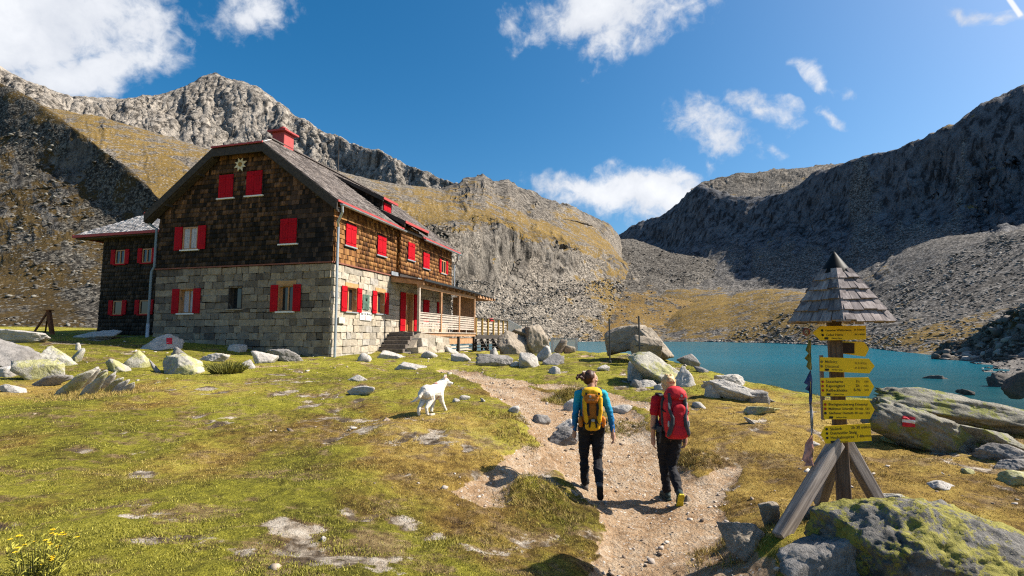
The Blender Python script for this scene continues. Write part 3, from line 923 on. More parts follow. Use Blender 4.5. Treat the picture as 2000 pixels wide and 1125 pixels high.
# dark bluff at the water on the right
loft('bluff',
     [[(1845, 694, 125), (1880, 676, 118), (1910, 660, 112), (1950, 634, 106), (2000, 606, 100), (2100, 560, 92), (2300, 520, 80), (2600, 520, 70)],
      [(1835, 699, 112), (1880, 690, 105), (1920, 676, 99), (1960, 660, 94), (2000, 650, 90), (2100, 620, 82), (2300, 600, 72), (2600, 600, 62)],
      [(1825, 701, 102), (1880, 704, 96), (1920, 706, 91), (1960, 708, 86), (2000, 712, 80), (2100, 718, 73), (2300, 730, 62), (2600, 740, 54)]],
     140, 240, MAT_SPUR, [(2.0, 16, False), (0.7, 4.5, True), (0.2, 1.2, False)], warp=0.2, veg=[0.6, 0.3, 0.2], cliff=[0.3, 0.5, 0.1], back=25, seed=1.7)

# stony spit along the right-hand shore
mspit, tspit = material('shore_stones', 0.8, 0.3)
tspit.put(tspit.b.inputs['Base Color'], tspit.ramp(tspit.noise(tspit.pos(), 1.2, 6, 0.7), [(0.3, (0.045, 0.038, 0.033)), (0.7, (0.21, 0.185, 0.16))]))
tspit.put(tspit.b.inputs['Normal'], tspit.bump(tspit.noise(tspit.pos(), 2.0, 5), 1.0, 0.3))
_spit_out = [(26, 22), (30, 28), (36, 34.5), (42, 41.5), (49, 51), (56, 61), (72, 80), (91, 104), (113, 135), (131, 166), (150, 205)]
_spit_in = [(60, 12), (62, 22), (66, 32), (70, 42), (76, 52), (84, 62), (96, 76), (112, 98), (128, 128), (150, 165), (175, 210)]
sv, nsp, msp = [], 90, 40
ox = np.interp(np.linspace(0, 1, nsp), np.linspace(0, 1, len(_spit_out)), [p[0] for p in _spit_out])
oy = np.interp(np.linspace(0, 1, nsp), np.linspace(0, 1, len(_spit_out)), [p[1] for p in _spit_out])
ix = np.interp(np.linspace(0, 1, nsp), np.linspace(0, 1, len(_spit_in)), [p[0] for p in _spit_in])
iy = np.interp(np.linspace(0, 1, nsp), np.linspace(0, 1, len(_spit_in)), [p[1] for p in _spit_in])
kk = np.linspace(0, 1, msp)
SX = ox[:, None] + (ix - ox)[:, None] * kk[None]
SY = oy[:, None] + (iy - oy)[:, None] * kk[None]
SP = np.stack([SX.ravel(), SY.ravel(), np.zeros(SX.size)], 1)
SZ = LAKE_Z - 0.2 + 1.6 * sstep(np.tile(kk, nsp), 0.0, 0.45) + 0.45 * fbm(SP * 0.16, 4)
idx = np.arange(nsp * msp).reshape(nsp, msp)
quads = np.stack([idx[:-1, :-1], idx[:-1, 1:], idx[1:, 1:], idx[1:, :-1]], -1).reshape(-1, 4)
SP[:, 2] = SZ
tag(link('shore', fast_mesh('shore', SP, quads, True), mspit), kind='structure')
# ------------------------------------------------------------------ the mountain hut
# local frame: x = 0 is the sunny long wall (outside to +x), y = 0 the gable wall (outside to -y), z = 0 eye level
HUT_RZ = R(-15.1)
_c = at(643, 700, 20.0)
hut = empty('mountain_hut', (_c[0], _c[1], 0), HUT_RZ, 'large old alpine hut of stone and weathered shingles with red shutters', 'hut')
HM = Matrix.Translation((_c[0], _c[1], 0)) @ Matrix.Rotation(HUT_RZ, 4, 'Z')
W_L, LEN = -8.8, 12.45                                    # far side of the gable, length of the long wall
BORDER, EAVE = 2.93, 5.20
RX, RZ_, SLOPE = -4.45, 8.92, 0.746                       # ridge line
def roof_z(x):
    return RZ_ - abs(x - RX) * SLOPE

def shingle_material(name, tones, rough=0.85, worn=False):
    m, t = material(name, rough, 0.25)
    r = t.rnd()
    co = t.obj()
    g = t.noise(t.mapping(co, (40, 40, 3.0)), 1.0, 4, 0.6)
    c = t.ramp(r, [(0.0, tones[0]), (0.3, tones[1]), (0.65, tones[2]), (1.0, tones[3])])
    big = t.noise(t.pos(), 0.9, 4, 0.6)
    c = t.mix(t.step(big, 0.66, 0.40), c, t.mix(1.0, c, (0.72, 0.70, 0.69, 1), 'MULTIPLY'))
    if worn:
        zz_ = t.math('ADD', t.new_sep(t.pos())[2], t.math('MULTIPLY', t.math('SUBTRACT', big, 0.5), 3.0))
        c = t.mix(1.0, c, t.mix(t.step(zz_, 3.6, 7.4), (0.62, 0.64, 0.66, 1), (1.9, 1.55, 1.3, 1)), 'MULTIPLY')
    c = t.mix(t.step(g, 0.35, 0.65), t.mix(1.0, c, (0.6, 0.58, 0.56, 1), 'MULTIPLY'), c)
    t.put(t.b.inputs['Base Color'], c)
    t.put(t.b.inputs['Normal'], t.bump(g, 0.5, 0.006))
    return m

M_SH_GABLE = shingle_material('weathered_shaded_shingle', [(0.012, 0.010, 0.009), (0.035, 0.026, 0.021), (0.075, 0.050, 0.036), (0.16, 0.105, 0.070)], worn=True)  # weathering, with the gable's shade painted in as a darker ramp
M_SH_SUN = shingle_material('sunburnt_sunlit_shingle', [(0.075, 0.030, 0.010), (0.19, 0.078, 0.022), (0.33, 0.150, 0.044), (0.48, 0.255, 0.090)])  # sun-browned wood, with the long wall's sunlight painted into the warmer ramp
M_SH_ANNEX = shingle_material('dark_shingle', [(0.010, 0.009, 0.008), (0.024, 0.019, 0.016), (0.045, 0.034, 0.027), (0.085, 0.062, 0.048)])
M_SH_ROOF = shingle_material('roof_shingle', [(0.075, 0.066, 0.062), (0.14, 0.122, 0.115), (0.215, 0.188, 0.176), (0.33, 0.295, 0.275)])
M_SH_PALE = shingle_material('pale_roof_shingle', [(0.46, 0.43, 0.41), (0.58, 0.55, 0.53), (0.68, 0.65, 0.63), (0.76, 0.74, 0.72)])
M_RED = plain('red_paint', (0.36, 0.002, 0.009), 0.65, 0.12, vary=0.14, scale=3.0, bump=0.15, grain=25)
M_ROSE = plain('faded_red_paint', (0.36, 0.055, 0.052), 0.6, 0.3, vary=0.15, scale=4)
M_DARKWOOD = plain('dark_timber', (0.050, 0.043, 0.038), 0.85, 0.2, vary=0.35, scale=9, bump=0.3)
M_WOOD = plain('larch_timber', (0.38, 0.215, 0.115), 0.7, 0.25, vary=0.3, scale=5, bump=0.2)
M_GREYWOOD = plain('silvered_timber', (0.40, 0.34, 0.285), 0.8, 0.2, vary=0.3, scale=6, bump=0.3)
M_TIN = plain('zinc_sheet', (0.36, 0.40, 0.43), 0.45, 0.5, 0.5, vary=0.2, scale=3)
M_TINDARK = plain('dark_sheet_metal', (0.035, 0.04, 0.045), 0.4, 0.5, 0.3, vary=0.2)
M_WHITE = plain('white_paint', (0.74, 0.73, 0.70), 0.6, 0.3, vary=0.08)
M_FRAME = plain('window_timber', (0.42, 0.22, 0.10), 0.6, 0.3, vary=0.15)
M_BLUEPIPE = plain('blue_grey_pipe', (0.14, 0.185, 0.21), 0.5, 0.4, 0.2, vary=0.15)
M_CURTAIN = plain('curtain_cloth', (0.42, 0.41, 0.44), 0.9, 0.1, vary=0.2, scale=14)
M_DARKIN = plain('dark_interior', (0.012, 0.011, 0.010), 0.9, 0.1)
mg_, tg_ = material('window_glass', 0.05, 0.6)
tg_.put(tg_.b.inputs['Base Color'], (0.018, 0.020, 0.022, 1))
M_GLASS = mg_

def stone_material(name, tones, dirt):
    m, t = material(name, 0.92, 0.2)
    r = t.rnd()
    co = t.pos()
    c = t.ramp(r, [(0.0, tones[0]), (0.25, tones[1]), (0.5, tones[2]), (0.75, tones[3]), (1.0, tones[4])], 'CONSTANT' if False else 'LINEAR')
    n = t.noise(co, 5.5, 6, 0.7)
    c = t.mix(1.0, c, t.ramp(n, [(0.3, (0.62, 0.60, 0.58)), (0.55, (1.0, 1.0, 1.0)), (0.75, (1.22, 1.18, 1.10))]), 'MULTIPLY')
    c = t.mix(t.math('MULTIPLY', t.step(t.noise(co, 2.4, 5, 0.7), 0.60, 0.72), dirt), c, (0.30, 0.20, 0.11, 1))
    t.put(t.b.inputs['Base Color'], c)
    t.put(t.b.inputs['Normal'], t.bump(t.math('ADD', n, t.math('MULTIPLY', t.noise(co, 30, 4), 0.4)), 0.9, 0.035))
    return m
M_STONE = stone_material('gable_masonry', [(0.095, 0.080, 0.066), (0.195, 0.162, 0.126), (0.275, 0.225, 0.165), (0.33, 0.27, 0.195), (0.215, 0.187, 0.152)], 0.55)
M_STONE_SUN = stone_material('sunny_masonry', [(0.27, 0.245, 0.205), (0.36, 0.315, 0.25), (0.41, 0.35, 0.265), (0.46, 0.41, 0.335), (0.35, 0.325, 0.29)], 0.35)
M_MORTAR = plain('lime_mortar', (0.28, 0.24, 0.185), 0.95, 0.1, vary=0.3, scale=7, bump=0.4)

# --- bearing walls (core, 3 to 5 cm behind the facing)
core = MB()
core.box((W_L + 0.25, 0.25, -1.6), (-0.25, LEN - 0.05, BORDER))
core.box((W_L + 0.04, 0.24, -1.6), (W_L + 0.24, LEN - 0.06, BORDER))
core.build('wall', M_MORTAR, hut)
upper = MB()
hx = 3.2
gable_poly = [(W_L + 0.03, 0.06, BORDER + 0.01), (-0.03, 0.06, BORDER + 0.01), (-0.03, 0.06, EAVE + 0.25), (RX + 1.25, 0.06, roof_z(RX + 1.25) - 0.16), (RX - 1.25, 0.06, roof_z(RX - 1.25) - 0.16), (W_L + 0.03, 0.06, EAVE + 0.25)]
upper.prism(gable_poly, (0, LEN - 0.12, 0))
upper.build('upper_wall', M_DARKWOOD, hut)
annex_core = MB().box((-15.37, 2.53, -0.6), (W_L - 0.01, 9.6, 5.22))
annex_core.build('annex_wall', M_DARKWOOD, hut)
bay = MB().box((-0.5, 5.28, BORDER + 0.02), (0.20, 7.30, 5.52))
bay.build('bay_wall', M_DARKWOOD, hut)

# --- openings: (kind, left, right, bottom, top); along x on the gable, along y on the long wall
G_OPEN = [('open', -7.40, -6.68, 0.98, 2.00), ('slot', -4.84, -4.22, 1.13, 2.06), ('open', -2.40, -1.72, 1.00, 2.04)]
G_UP = [('one', -7.42, -6.62, 3.72, 4.70), ('shut', -2.42, -1.68, 3.74, 4.74), ('shut', -5.62, -4.92, 5.86, 6.84), ('shut', -4.20, -3.46, 5.87, 6.88)]
L_OPEN = [('open', 0.98, 1.70, 1.02, 2.02), ('open', 3.36, 4.06, 1.04, 2.02)]
L_UP = [('shut', 0.78, 1.50, 3.74, 4.62), ('shut', 3.32, 4.06, 3.74, 4.62), ('shut', 8.22, 8.98, 3.76, 4.60), ('half', 10.75, 11.45, 3.78, 4.56)]
BAY_UP = [('shut', 5.98, 6.70, 3.90, 4.76)]
DOOR = (5.75, 7.45, 0.24, 2.20)
PORCH_WIN = [('shut', 8.35, 9.05, 0.75, 1.98), ('shut', 10.25, 10.95, 0.75, 1.98)]

class Plane:
    """a wall plane: s runs along the wall, z up, d outwards"""
    def __init__(self, o, s, n):
        self.o, self.s, self.n = Vector(o), Vector(s), Vector(n)
    def p(self, s, z, d=0.0):
        return self.o + self.s * s + Vector((0, 0, z)) + self.n * d
    def slab(self, mb, s0, s1, z0, z1, d0, d1):
        poly = [self.p(s0, z0, d0), self.p(s1, z0, d0), self.p(s1, z1, d0), self.p(s0, z1, d0)]
        return mb.prism(poly, self.n * (d1 - d0))
P_G = Plane((0, 0, 0), (1, 0, 0), (0, -1, 0))
P_L = Plane((0, 0, 0), (0, 1, 0), (1, 0, 0))
P_B = Plane((0.20, 0, 0), (0, 1, 0), (1, 0, 0))
P_A = Plane((0, 2.5, 0), (1, 0, 0), (0, -1, 0))

# --- masonry, stone by stone
def stone_mesh(seed):
    r = np.random.default_rng(seed)
    bm = bmesh.new()
    bmesh.ops.create_cube(bm, size=1.0)
    bmesh.ops.bevel(bm, geom=list(bm.edges), offset=0.05, segments=1, affect='EDGES')
    for v in bm.verts:
        v.co.x += r.normal() * 0.022
        v.co.z += r.normal() * 0.032
        v.co.y += r.normal() * 0.06
    me = bpy.data.meshes.new('stone')
    bm.to_mesh(me)
    bm.free()
    return me
STONES = [stone_mesh(i) for i in range(12)]
STONES_SUN = []
for me in STONES:
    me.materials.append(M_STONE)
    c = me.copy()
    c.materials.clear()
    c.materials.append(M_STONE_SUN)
    STONES_SUN.append(c)

def courses(z0, z1, opens, base_small):
    cuts = sorted({z0, z1} | {o[3] for o in opens if z0 < o[3] < z1} | {o[4] for o in opens if z0 < o[4] < z1})
    merged = [cuts[0]]
    for c in cuts[1:]:
        if c - merged[-1] > 0.12 or c == z1:
            merged.append(c)
    out = []
    for a, b in zip(merged[:-1], merged[1:]):
        k = max(1, round((b - a) / 0.28))
        out += [(a + (b - a) * i / k, a + (b - a) * (i + 1) / k) for i in range(k)]
    return out

def lay_stones(pl, s0, s1, z0, z1, opens, meshes, mean, limit_s=None, big_end=True):
    """returns stone transforms: centre, size"""
    out = []
    for (a, b) in courses(z0, z1, opens, True):
        spans = [(s0, s1)]
        for o in opens:
            if o[3] < b - 0.06 and o[4] > a + 0.06:
                nxt = []
                for (p, q) in spans:
                    if o[1] > p and o[2] < q:
                        nxt += [(p, o[1]), (o[2], q)]
                    else:
                        nxt.append((p, q))
                spans = nxt
        for (p, q) in spans:
            s = p
            while s < q - 0.02:
                w = mean * random.choice([0.55, 0.75, 0.95, 1.1, 1.35, 1.6])
                if q - s - w < 0.28:
                    w = q - s
                out.append((s + w / 2, (a + b) / 2 + random.uniform(-.012, .012), w - 0.012, (b - a) * random.uniform(0.97, 1.04) - 0.01))
                s += w
    return out

def place_stones(pl, lst, meshes, thick=0.22, proud=0.03):
    ry = math.atan2(pl.s.y, pl.s.x)
    for (s, z, w, h) in lst:
        o = bpy.data.objects.new('stone', random.choice(meshes))
        COL.objects.link(o)
        o.parent = hut
        o.location = pl.p(s, z, proud - thick / 2 + random.uniform(-0.014, 0.016))
        o.rotation_euler = (random.uniform(-.015, .015), random.uniform(-.02, .02), ry + random.choice([0, math.pi]))
        o.scale = (w, thick, h)

stl = lay_stones(P_G, W_L, -0.02, -1.25, BORDER - 0.05, G_OPEN, STONES, 0.46)
stl2 = lay_stones(P_L, 0.0, 5.7, -1.25, BORDER - 0.05, L_OPEN + [('d', 5.68, 5.69, 9, 9)], STONES_SUN, 0.52)
# the rest of the long wall, behind the porch, in one piece
def area_px(pl, q):
    p = HM @ pl.p(q[0], q[1])
    n_ = (HM.to_3x3() @ pl.n).normalized()
    return q[2] * q[3] * abs(n_.dot(p.normalized())) / p.length_squared
cand = sorted([(area_px(P_G, q), 0, q) for q in stl] + [(area_px(P_L, q), 1, q) for q in stl2], key=lambda c: -c[0])
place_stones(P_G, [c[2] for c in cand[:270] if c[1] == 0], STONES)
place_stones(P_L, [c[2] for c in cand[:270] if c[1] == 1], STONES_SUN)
stl3 = lay_stones(P_L, 5.7, LEN, -1.25, BORDER - 0.05, [('d', *DOOR)] + PORCH_WIN, STONES_SUN, 0.60)
mb = MB()
for (_, k_, (s, z, w, h)) in cand[270:]:
    if k_ == 0:
        me = random.choice(STONES)
        c = P_G.p(s, z, 0.03 - 0.11 + random.uniform(-0.014, 0.016))
        mb.add([(c.x + v.co.x * w, c.y + v.co.y * 0.22, c.z + v.co.z * h) for v in me.vertices], [tuple(p.vertices) for p in me.polygons])
tag(mb.build('small_masonry', M_STONE, hut), kind='stuff')
stl3 += [c[2] for c in cand[270:] if c[1] == 1]
vs, fs = [], []
for (s, z, w, h) in stl3:
    me = random.choice(STONES_SUN)
    b = len(vs)
    c = P_L.p(s, z, 0.03 - 0.11 + random.uniform(-0.014, 0.016))
    for v in me.vertices:
        vs.append((c.x - v.co.y * 0.22, c.y + v.co.x * w, c.z + v.co.z * h))
    fs += [tuple(b + i for i in p.vertices) for p in me.polygons]
mb = MB()
mb.v, mb.f = vs, fs
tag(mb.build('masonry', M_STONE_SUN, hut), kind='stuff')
# quoins standing proud at the near corner are part of the courses; a moulding of boards runs along the border
bd = MB()
P_G.slab(bd, W_L - 0.03, 0.05, BORDER - 0.035, BORDER + 0.02, 0.0, 0.085)
P_L.slab(bd, -0.02, LEN, BORDER - 0.035, BORDER + 0.02, 0.0, 0.085)
bd.build('border_moulding', plain('red_brown_board', (0.20, 0.075, 0.05), 0.8), hut)

# --- shingles
def shingle_proto(mat):
    mb = MB()
    # unit: width 1 (x), height 1 (z, hangs from 0.5 to -0.5), thickness outwards (-y)
    mb.add([(-.5, 0, -.5), (.5, 0, -.5), (.5, -1, -.5), (-.5, -1, -.5), (-.5, 0, .5), (.5, 0, .5), (.5, -.15, .5), (-.5, -.15, .5)],
           [(0, 1, 2, 3), (7, 6, 5, 4), (3, 2, 6, 7), (0, 3, 7, 4), (1, 5, 6, 2)])
    me = mb.mesh('shingle')
    me.materials.append(mat)
    return me
SH_V = np.array([(-.5, 0, -.5), (.5, 0, -.5), (.5, -1, -.5), (-.5, -1, -.5), (-.5, 0, .5), (.5, 0, .5), (.5, -.15, .5), (-.5, -.15, .5)])
SH_F = np.array([(0, 1, 2, 3), (7, 6, 5, 4), (3, 2, 6, 7), (0, 3, 7, 4), (1, 5, 6, 2)])

def shingle_rows(pl, s0, s1, z0, z1, inside, opens, wmean=0.165, exp=0.2):
    out = []
    z = z0
    while z < z1:
        s = s0 - random.uniform(0, wmean)
        while s < s1:
            w = wmean * random.uniform(0.65, 1.35)
            c = s + w / 2
            zc = z + exp * 0.5
            ok = s0 - 0.05 < c < s1 + 0.05 and inside(c, zc + 0.05)
            for o in opens:
                if o[1] - 0.05 < c < o[2] + 0.05 and o[3] - 0.1 < zc < o[4] + 0.05:
                    ok = False
            if ok:
                out.append((max(s, s0 - 0.02), min(s + w, s1 + 0.02), z - random.uniform(0.0, 0.022), z + exp * 1.25))
            s += w
        z += exp
    return out

def joined_shingles(name, lst, pl, mat, parent, thick=0.035):
    vs, fs = [], []
    for (a, b, z0, z1) in lst:
        th = thick * random.uniform(0.7, 1.3)
        c = pl.p((a + b) / 2, (z0 + z1) / 2)
        S = pl.s
        n = len(vs)
        for v in SH_V:
            p = c + S * (v[0] * (b - a - 0.007)) + pl.n * (-v[1] * th + 0.012) + Vector((0, 0, v[2] * (z1 - z0)))
            vs.append(p)
        fs += [tuple(n + i for i in f) for f in SH_F]
    me = fast_mesh(name, [tuple(v) for v in vs], fs)
    return tag(link(name, me, mat, parent), kind='stuff')

def single_shingles(lst, pl, me, parent, thick=0.035):
    rz = math.atan2(pl.s.y, pl.s.x)
    for (a, b, z0, z1) in lst:
        o = bpy.data.objects.new('shingle', me)
        COL.objects.link(o)
        o.parent = parent
        o.location = pl.p((a + b) / 2, (z0 + z1) / 2, 0.012)
        o.rotation_euler = (0, 0, rz)
        o.scale = (b - a - 0.007, thick * random.uniform(0.7, 1.3), z1 - z0)

def in_gable(x, z):
    return z < min(roof_z(x) - 0.12, roof_z(RX + 1.25) - 0.14) and W_L < x < 0
g_sh = shingle_rows(P_G, W_L, 0.0, BORDER + 0.03, 8.0, in_gable, G_UP)
l_sh = shingle_rows(P_L, 0.0, 5.26, BORDER + 0.03, EAVE + 0.1, lambda s, z: True, L_UP)
l_sh2 = shingle_rows(P_L, 7.32, LEN, BORDER + 0.03, EAVE + 0.1, lambda s, z: True, L_UP)
b_sh = shingle_rows(P_B, 5.28, 7.30, BORDER + 0.2, 5.5, lambda s, z: True, BAY_UP)
ANNEX_WIN = [('o', -14.5, -13.88, 3.70, 4.42), ('o', -12.72, -12.12, 3.70, 4.42), ('o', -14.42, -13.84, 1.10, 1.80), ('o', -12.68, -12.10, 1.10, 1.80),
             ('o', -10.9, -10.3, 3.70, 4.42), ('o', -10.9, -10.3, 1.10, 1.80)]
a_sh = shingle_rows(P_A, -15.4, W_L + 0.0, -0.3, 5.25, lambda s, z: True, ANNEX_WIN)
# the 300 that show largest (right half of the gable, near half of the long wall) are pieces of their own
g_sh.sort(key=lambda q: -q[0])
l_sh.sort(key=lambda q: q[0])
ng, nl = 190, 108
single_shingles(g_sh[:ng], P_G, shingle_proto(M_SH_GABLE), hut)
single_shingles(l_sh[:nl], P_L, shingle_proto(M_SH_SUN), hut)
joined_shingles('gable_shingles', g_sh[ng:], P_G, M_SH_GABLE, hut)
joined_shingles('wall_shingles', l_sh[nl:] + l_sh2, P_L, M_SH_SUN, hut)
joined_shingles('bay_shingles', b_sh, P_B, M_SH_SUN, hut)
joined_shingles('annex_shingles', a_sh, P_A, M_SH_ANNEX, hut)
P_BS = Plane((0, 5.28, 0), (1, 0, 0), (0, -1, 0))
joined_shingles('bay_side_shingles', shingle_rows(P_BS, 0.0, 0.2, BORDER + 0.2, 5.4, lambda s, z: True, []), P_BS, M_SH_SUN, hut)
P_AL = Plane((-15.4, 2.5, 0), (0, 1, 0), (-1, 0, 0))
joined_shingles('annex_side_shingles', shingle_rows(P_AL, 0.0, 7.0, -0.3, 5.25, lambda s, z: True, []), P_AL, M_SH_ANNEX, hut)

# --- windows
def shutter(pl, s0, s1, z0, z1, d, parent, mat=M_RED):
    mb = MB()
    n = 3
    w = (s1 - s0) / n
    for i in range(n):
        pl.slab(mb, s0 + i * w + 0.003, s0 + (i + 1) * w - 0.003, z0, z1, d, d + 0.032)
    for f in (0.17, 0.83):
        pl.slab(mb, s0 + 0.03, s1 - 0.03, z0 + (z1 - z0) * f - 0.04, z0 + (z1 - z0) * f + 0.04, d + 0.032, d + 0.048)
    return mb.build('shutter', mat, parent)

def window(pl, o, kind, deep=0.16, lintel=None, curtain=False, sill_mat=None):
    _, s0, s1, z0, z1 = o
    fr = MB()
    t = 0.055
    for a, b, c, d in ((s0, s1, z1 - t, z1), (s0, s1, z0, z0 + t), (s0, s0 + t, z0 + t, z1 - t), (s1 - t, s1, z0 + t, z1 - t)):
        pl.slab(fr, a, b, c, d, -deep, -deep + 0.06)
    if s1 - s0 > 0.6 and kind != 'slot':
        m = (s0 + s1) / 2
        pl.slab(fr, m - 0.03, m + 0.03, z0 + t, z1 - t, -deep, -deep + 0.055)
    w = fr.build('window', M_DARKWOOD if kind == 'slot' else M_FRAME, hut)
    pa = MB()
    pl.slab(pa, s0 + 0.02, s1 - 0.02, z0 + 0.02, z1 - 0.02, -deep + 0.005, -deep + 0.02)
    pa.build('pane', M_GLASS, w)
    if curtain:
        cu = MB()
        n = 8
        for i in range(n):
            a = s0 + t + (s1 - s0 - 2 * t) * i / n
            b = s0 + t + (s1 - s0 - 2 * t) * (i + 1) / n
            pl.slab(cu, a, b, z0 + t, z1 - t, -deep + 0.021, -deep + 0.026 + 0.008 * (i % 2))
        cu.build('curtain', M_CURTAIN, w)
    # reveal
    rv = MB()
    for a, b, c, d in ((s0 - 0.03, s1 + 0.03, z1, z1 + 0.03), (s0 - 0.03, s0, z0, z1), (s1, s1 + 0.03, z0, z1)):
        pl.slab(rv, a, b, c, d, -deep - 0.02, 0.052)
    rv.build('reveal', M_FRAME if kind == 'open' else M_DARKWOOD, w)
    si = MB()
    pl.slab(si, s0 - 0.10, s1 + 0.10, z0 - 0.055, z0 - 0.001, -deep, 0.11)
    si.build('sill', sill_mat or M_WHITE, w)
    sw = (s1 - s0) / 2
    if kind == 'shut':
        shutter(pl, s0 - 0.02, s0 + sw - 0.004, z0 + 0.01, z1 + 0.03, 0.055, w)
        shutter(pl, s0 + sw + 0.004, s1 + 0.02, z0 + 0.01, z1 + 0.03, 0.055, w)
    elif kind in ('open', 'one'):
        shutter(pl, s0 - sw - 0.03, s0 - 0.02, z0 - 0.01, z1 + 0.03, 0.060, w)
        shutter(pl, s1 + 0.02, s1 + sw + 0.03, z0 - 0.01, z1 + 0.03, 0.060, w)
    elif kind == 'half':
        shutter(pl, s0 - 0.30, s0 - 0.02, z0, z1 + 0.03, 0.055, w)
        shutter(pl, s1 + 0.02, s1 + 0.30, z0, z1 + 0.03, 0.055, w)
    if lintel:
        li = MB()
        pl.slab(li, s0 - 0.12, s1 + 0.12, z1 + 0.032, z1 + 0.19, -0.05, 0.058)
        li.build('lintel', lintel, w)
    return w
M_LINTEL = plain('warm_lintel', (0.42, 0.24, 0.10), 0.7, vary=0.25)
window(P_G, G_OPEN[0], 'open', curtain=True)
w = window(P_G, G_OPEN[1], 'slot', deep=0.2, sill_mat=M_STONE)
window(P_G, G_OPEN[2], 'open', lintel=M_LINTEL)
window(P_G, G_UP[0], 'one', deep=0.0, curtain=True)
for o in G_UP[1:]:
    window(P_G, o, 'shut', deep=0.0)
for o in L_OPEN:
    window(P_L, o, 'open', lintel=M_LINTEL, sill_mat=M_TIN)
for o in L_UP:
    window(P_L, o, o[0], deep=0.0, sill_mat=M_TIN)
window(P_B, BAY_UP[0], 'shut', deep=0.0, sill_mat=M_TIN)
for o in ANNEX_WIN:
    window(P_A, o, 'half', deep=0.0, sill_mat=M_RED, curtain=False)
for o in PORCH_WIN:
    window(P_L, o, 'shut', deep=0.1)

# --- door: warm timber leaf in a deep reveal, tall red shutters at both sides
dr = MB()
P_L.slab(dr, 6.32, 7.02, 0.26, 2.16, -0.24, -0.18)
for i in range(6):
    P_L.slab(dr, 6.34 + i * 0.113, 6.34 + i * 0.113 + 0.10, 0.30, 2.12, -0.18, -0.165)
door = dr.build('door', plain('door_timber', (0.36, 0.17, 0.06), 0.6, vary=0.2), hut)
MB().tube([P_L.p(6.92, 1.2, -0.15), P_L.p(6.92, 1.2, -0.10), P_L.p(6.84, 1.2, -0.10)], 0.015).build('handle', M_TIN, door)
nb = MB()
P_L.slab(nb, 6.55, 6.78, 1.35, 1.62, -0.163, -0.155)
nb.build('notice', plain('paper', (0.62, 0.55, 0.42), 0.9), door)
fr = MB()
P_L.slab(fr, 6.20, 6.30, 0.26, 2.24, -0.24, 0.06)
P_L.slab(fr, 7.04, 7.14, 0.26, 2.24, -0.24, 0.06)
P_L.slab(fr, 6.30, 7.04, 2.17, 2.24, -0.24, 0.06)
fr.build('door_frame', M_FRAME, door)
shutter(P_L, 5.62, 6.17, 0.27, 2.20, 0.07, door)
shutter(P_L, 7.17, 7.72, 0.27, 2.20, 0.07, door)

# --- roof
YF, YB, EO = -0.42, LEN + 0.42, 0.42                       # verge overhangs and eave overhang
XR, XL = 0.0 + EO, W_L - EO + 0.02
HC = 1.27                                                  # half width of the clipped gable
HIPY = 1.44
roof = MB()
TH = 0.10
def slab(mb, poly, th=TH):
    a, b, c = Vector(poly[0]), Vector(poly[1]), Vector(poly[2])
    n = (b - a).cross(c - a).normalized()
    if n.z < 0:
        n = -n
    mb.prism([tuple(Vector(p) - n * th) for p in poly], n * th)
R_right = [(XR, YF, roof_z(XR)), (XR, YB, roof_z(XR)), (RX, YB, RZ_), (RX, HIPY, RZ_), (RX + HC, YF, roof_z(RX + HC))]
R_left = [(XL, YF, roof_z(XL)), (XL, YB, roof_z(XL)), (RX, YB, RZ_), (RX, HIPY, RZ_), (RX - HC, YF, roof_z(RX - HC))]
R_hip = [(RX - HC, YF, roof_z(RX - HC)), (RX + HC, YF, roof_z(RX + HC)), (RX, HIPY, RZ_)]
for poly in (R_right, R_left, R_hip):
    slab(roof, poly)
roof_o = roof.build('roof', M_DARKWOOD, hut)

def roof_shingles(name, e0, e1, up, inside, mat, parent, wmean=0.17, exp=0.21, thick=0.03):
    """rows of shingles on a slope: e0 -> e1 the eave line, up the slope vector to the ridge"""
    e0, e1, up = Vector(e0), Vector(e1), Vector(up)
    S = (e1 - e0).normalized()
    L = (e1 - e0).length
    U = up.normalized()
    H = up.length
    N = S.cross(U).normalized()
    if N.z < 0:
        N = -N
    vs, fs = [], []
    z = 0.0
    while z < H:
        s = -random.uniform(0, wmean)
        while s < L:
            w = wmean * random.uniform(0.6, 1.45)
            c = e0 + S * (s + w / 2) + U * (z + exp * 0.6)
            if 0 < s + w / 2 < L and inside(c):
                a, b = max(s, 0) + 0.003, min(s + w, L) - 0.003
                lo, hi = z - random.uniform(0.0, 0.03), min(z + exp * 1.3, H + 0.02)
                th = thick * random.uniform(0.7, 1.5)
                n0 = len(vs)
                for (q, h, d) in ((a, lo, 0), (b, lo, 0), (b, lo, th), (a, lo, th), (a, hi, 0), (b, hi, 0), (b, hi, .006), (a, hi, .006)):
                    vs.append(tuple(e0 + S * q + U * h + N * (d + 0.003)))
                fs += [tuple(n0 + i for i in f) for f in SH_F]
            s += w
        z += exp
    me = fast_mesh(name, vs, fs)
    o = tag(link(name, me, mat, parent), kind='stuff')
    return o

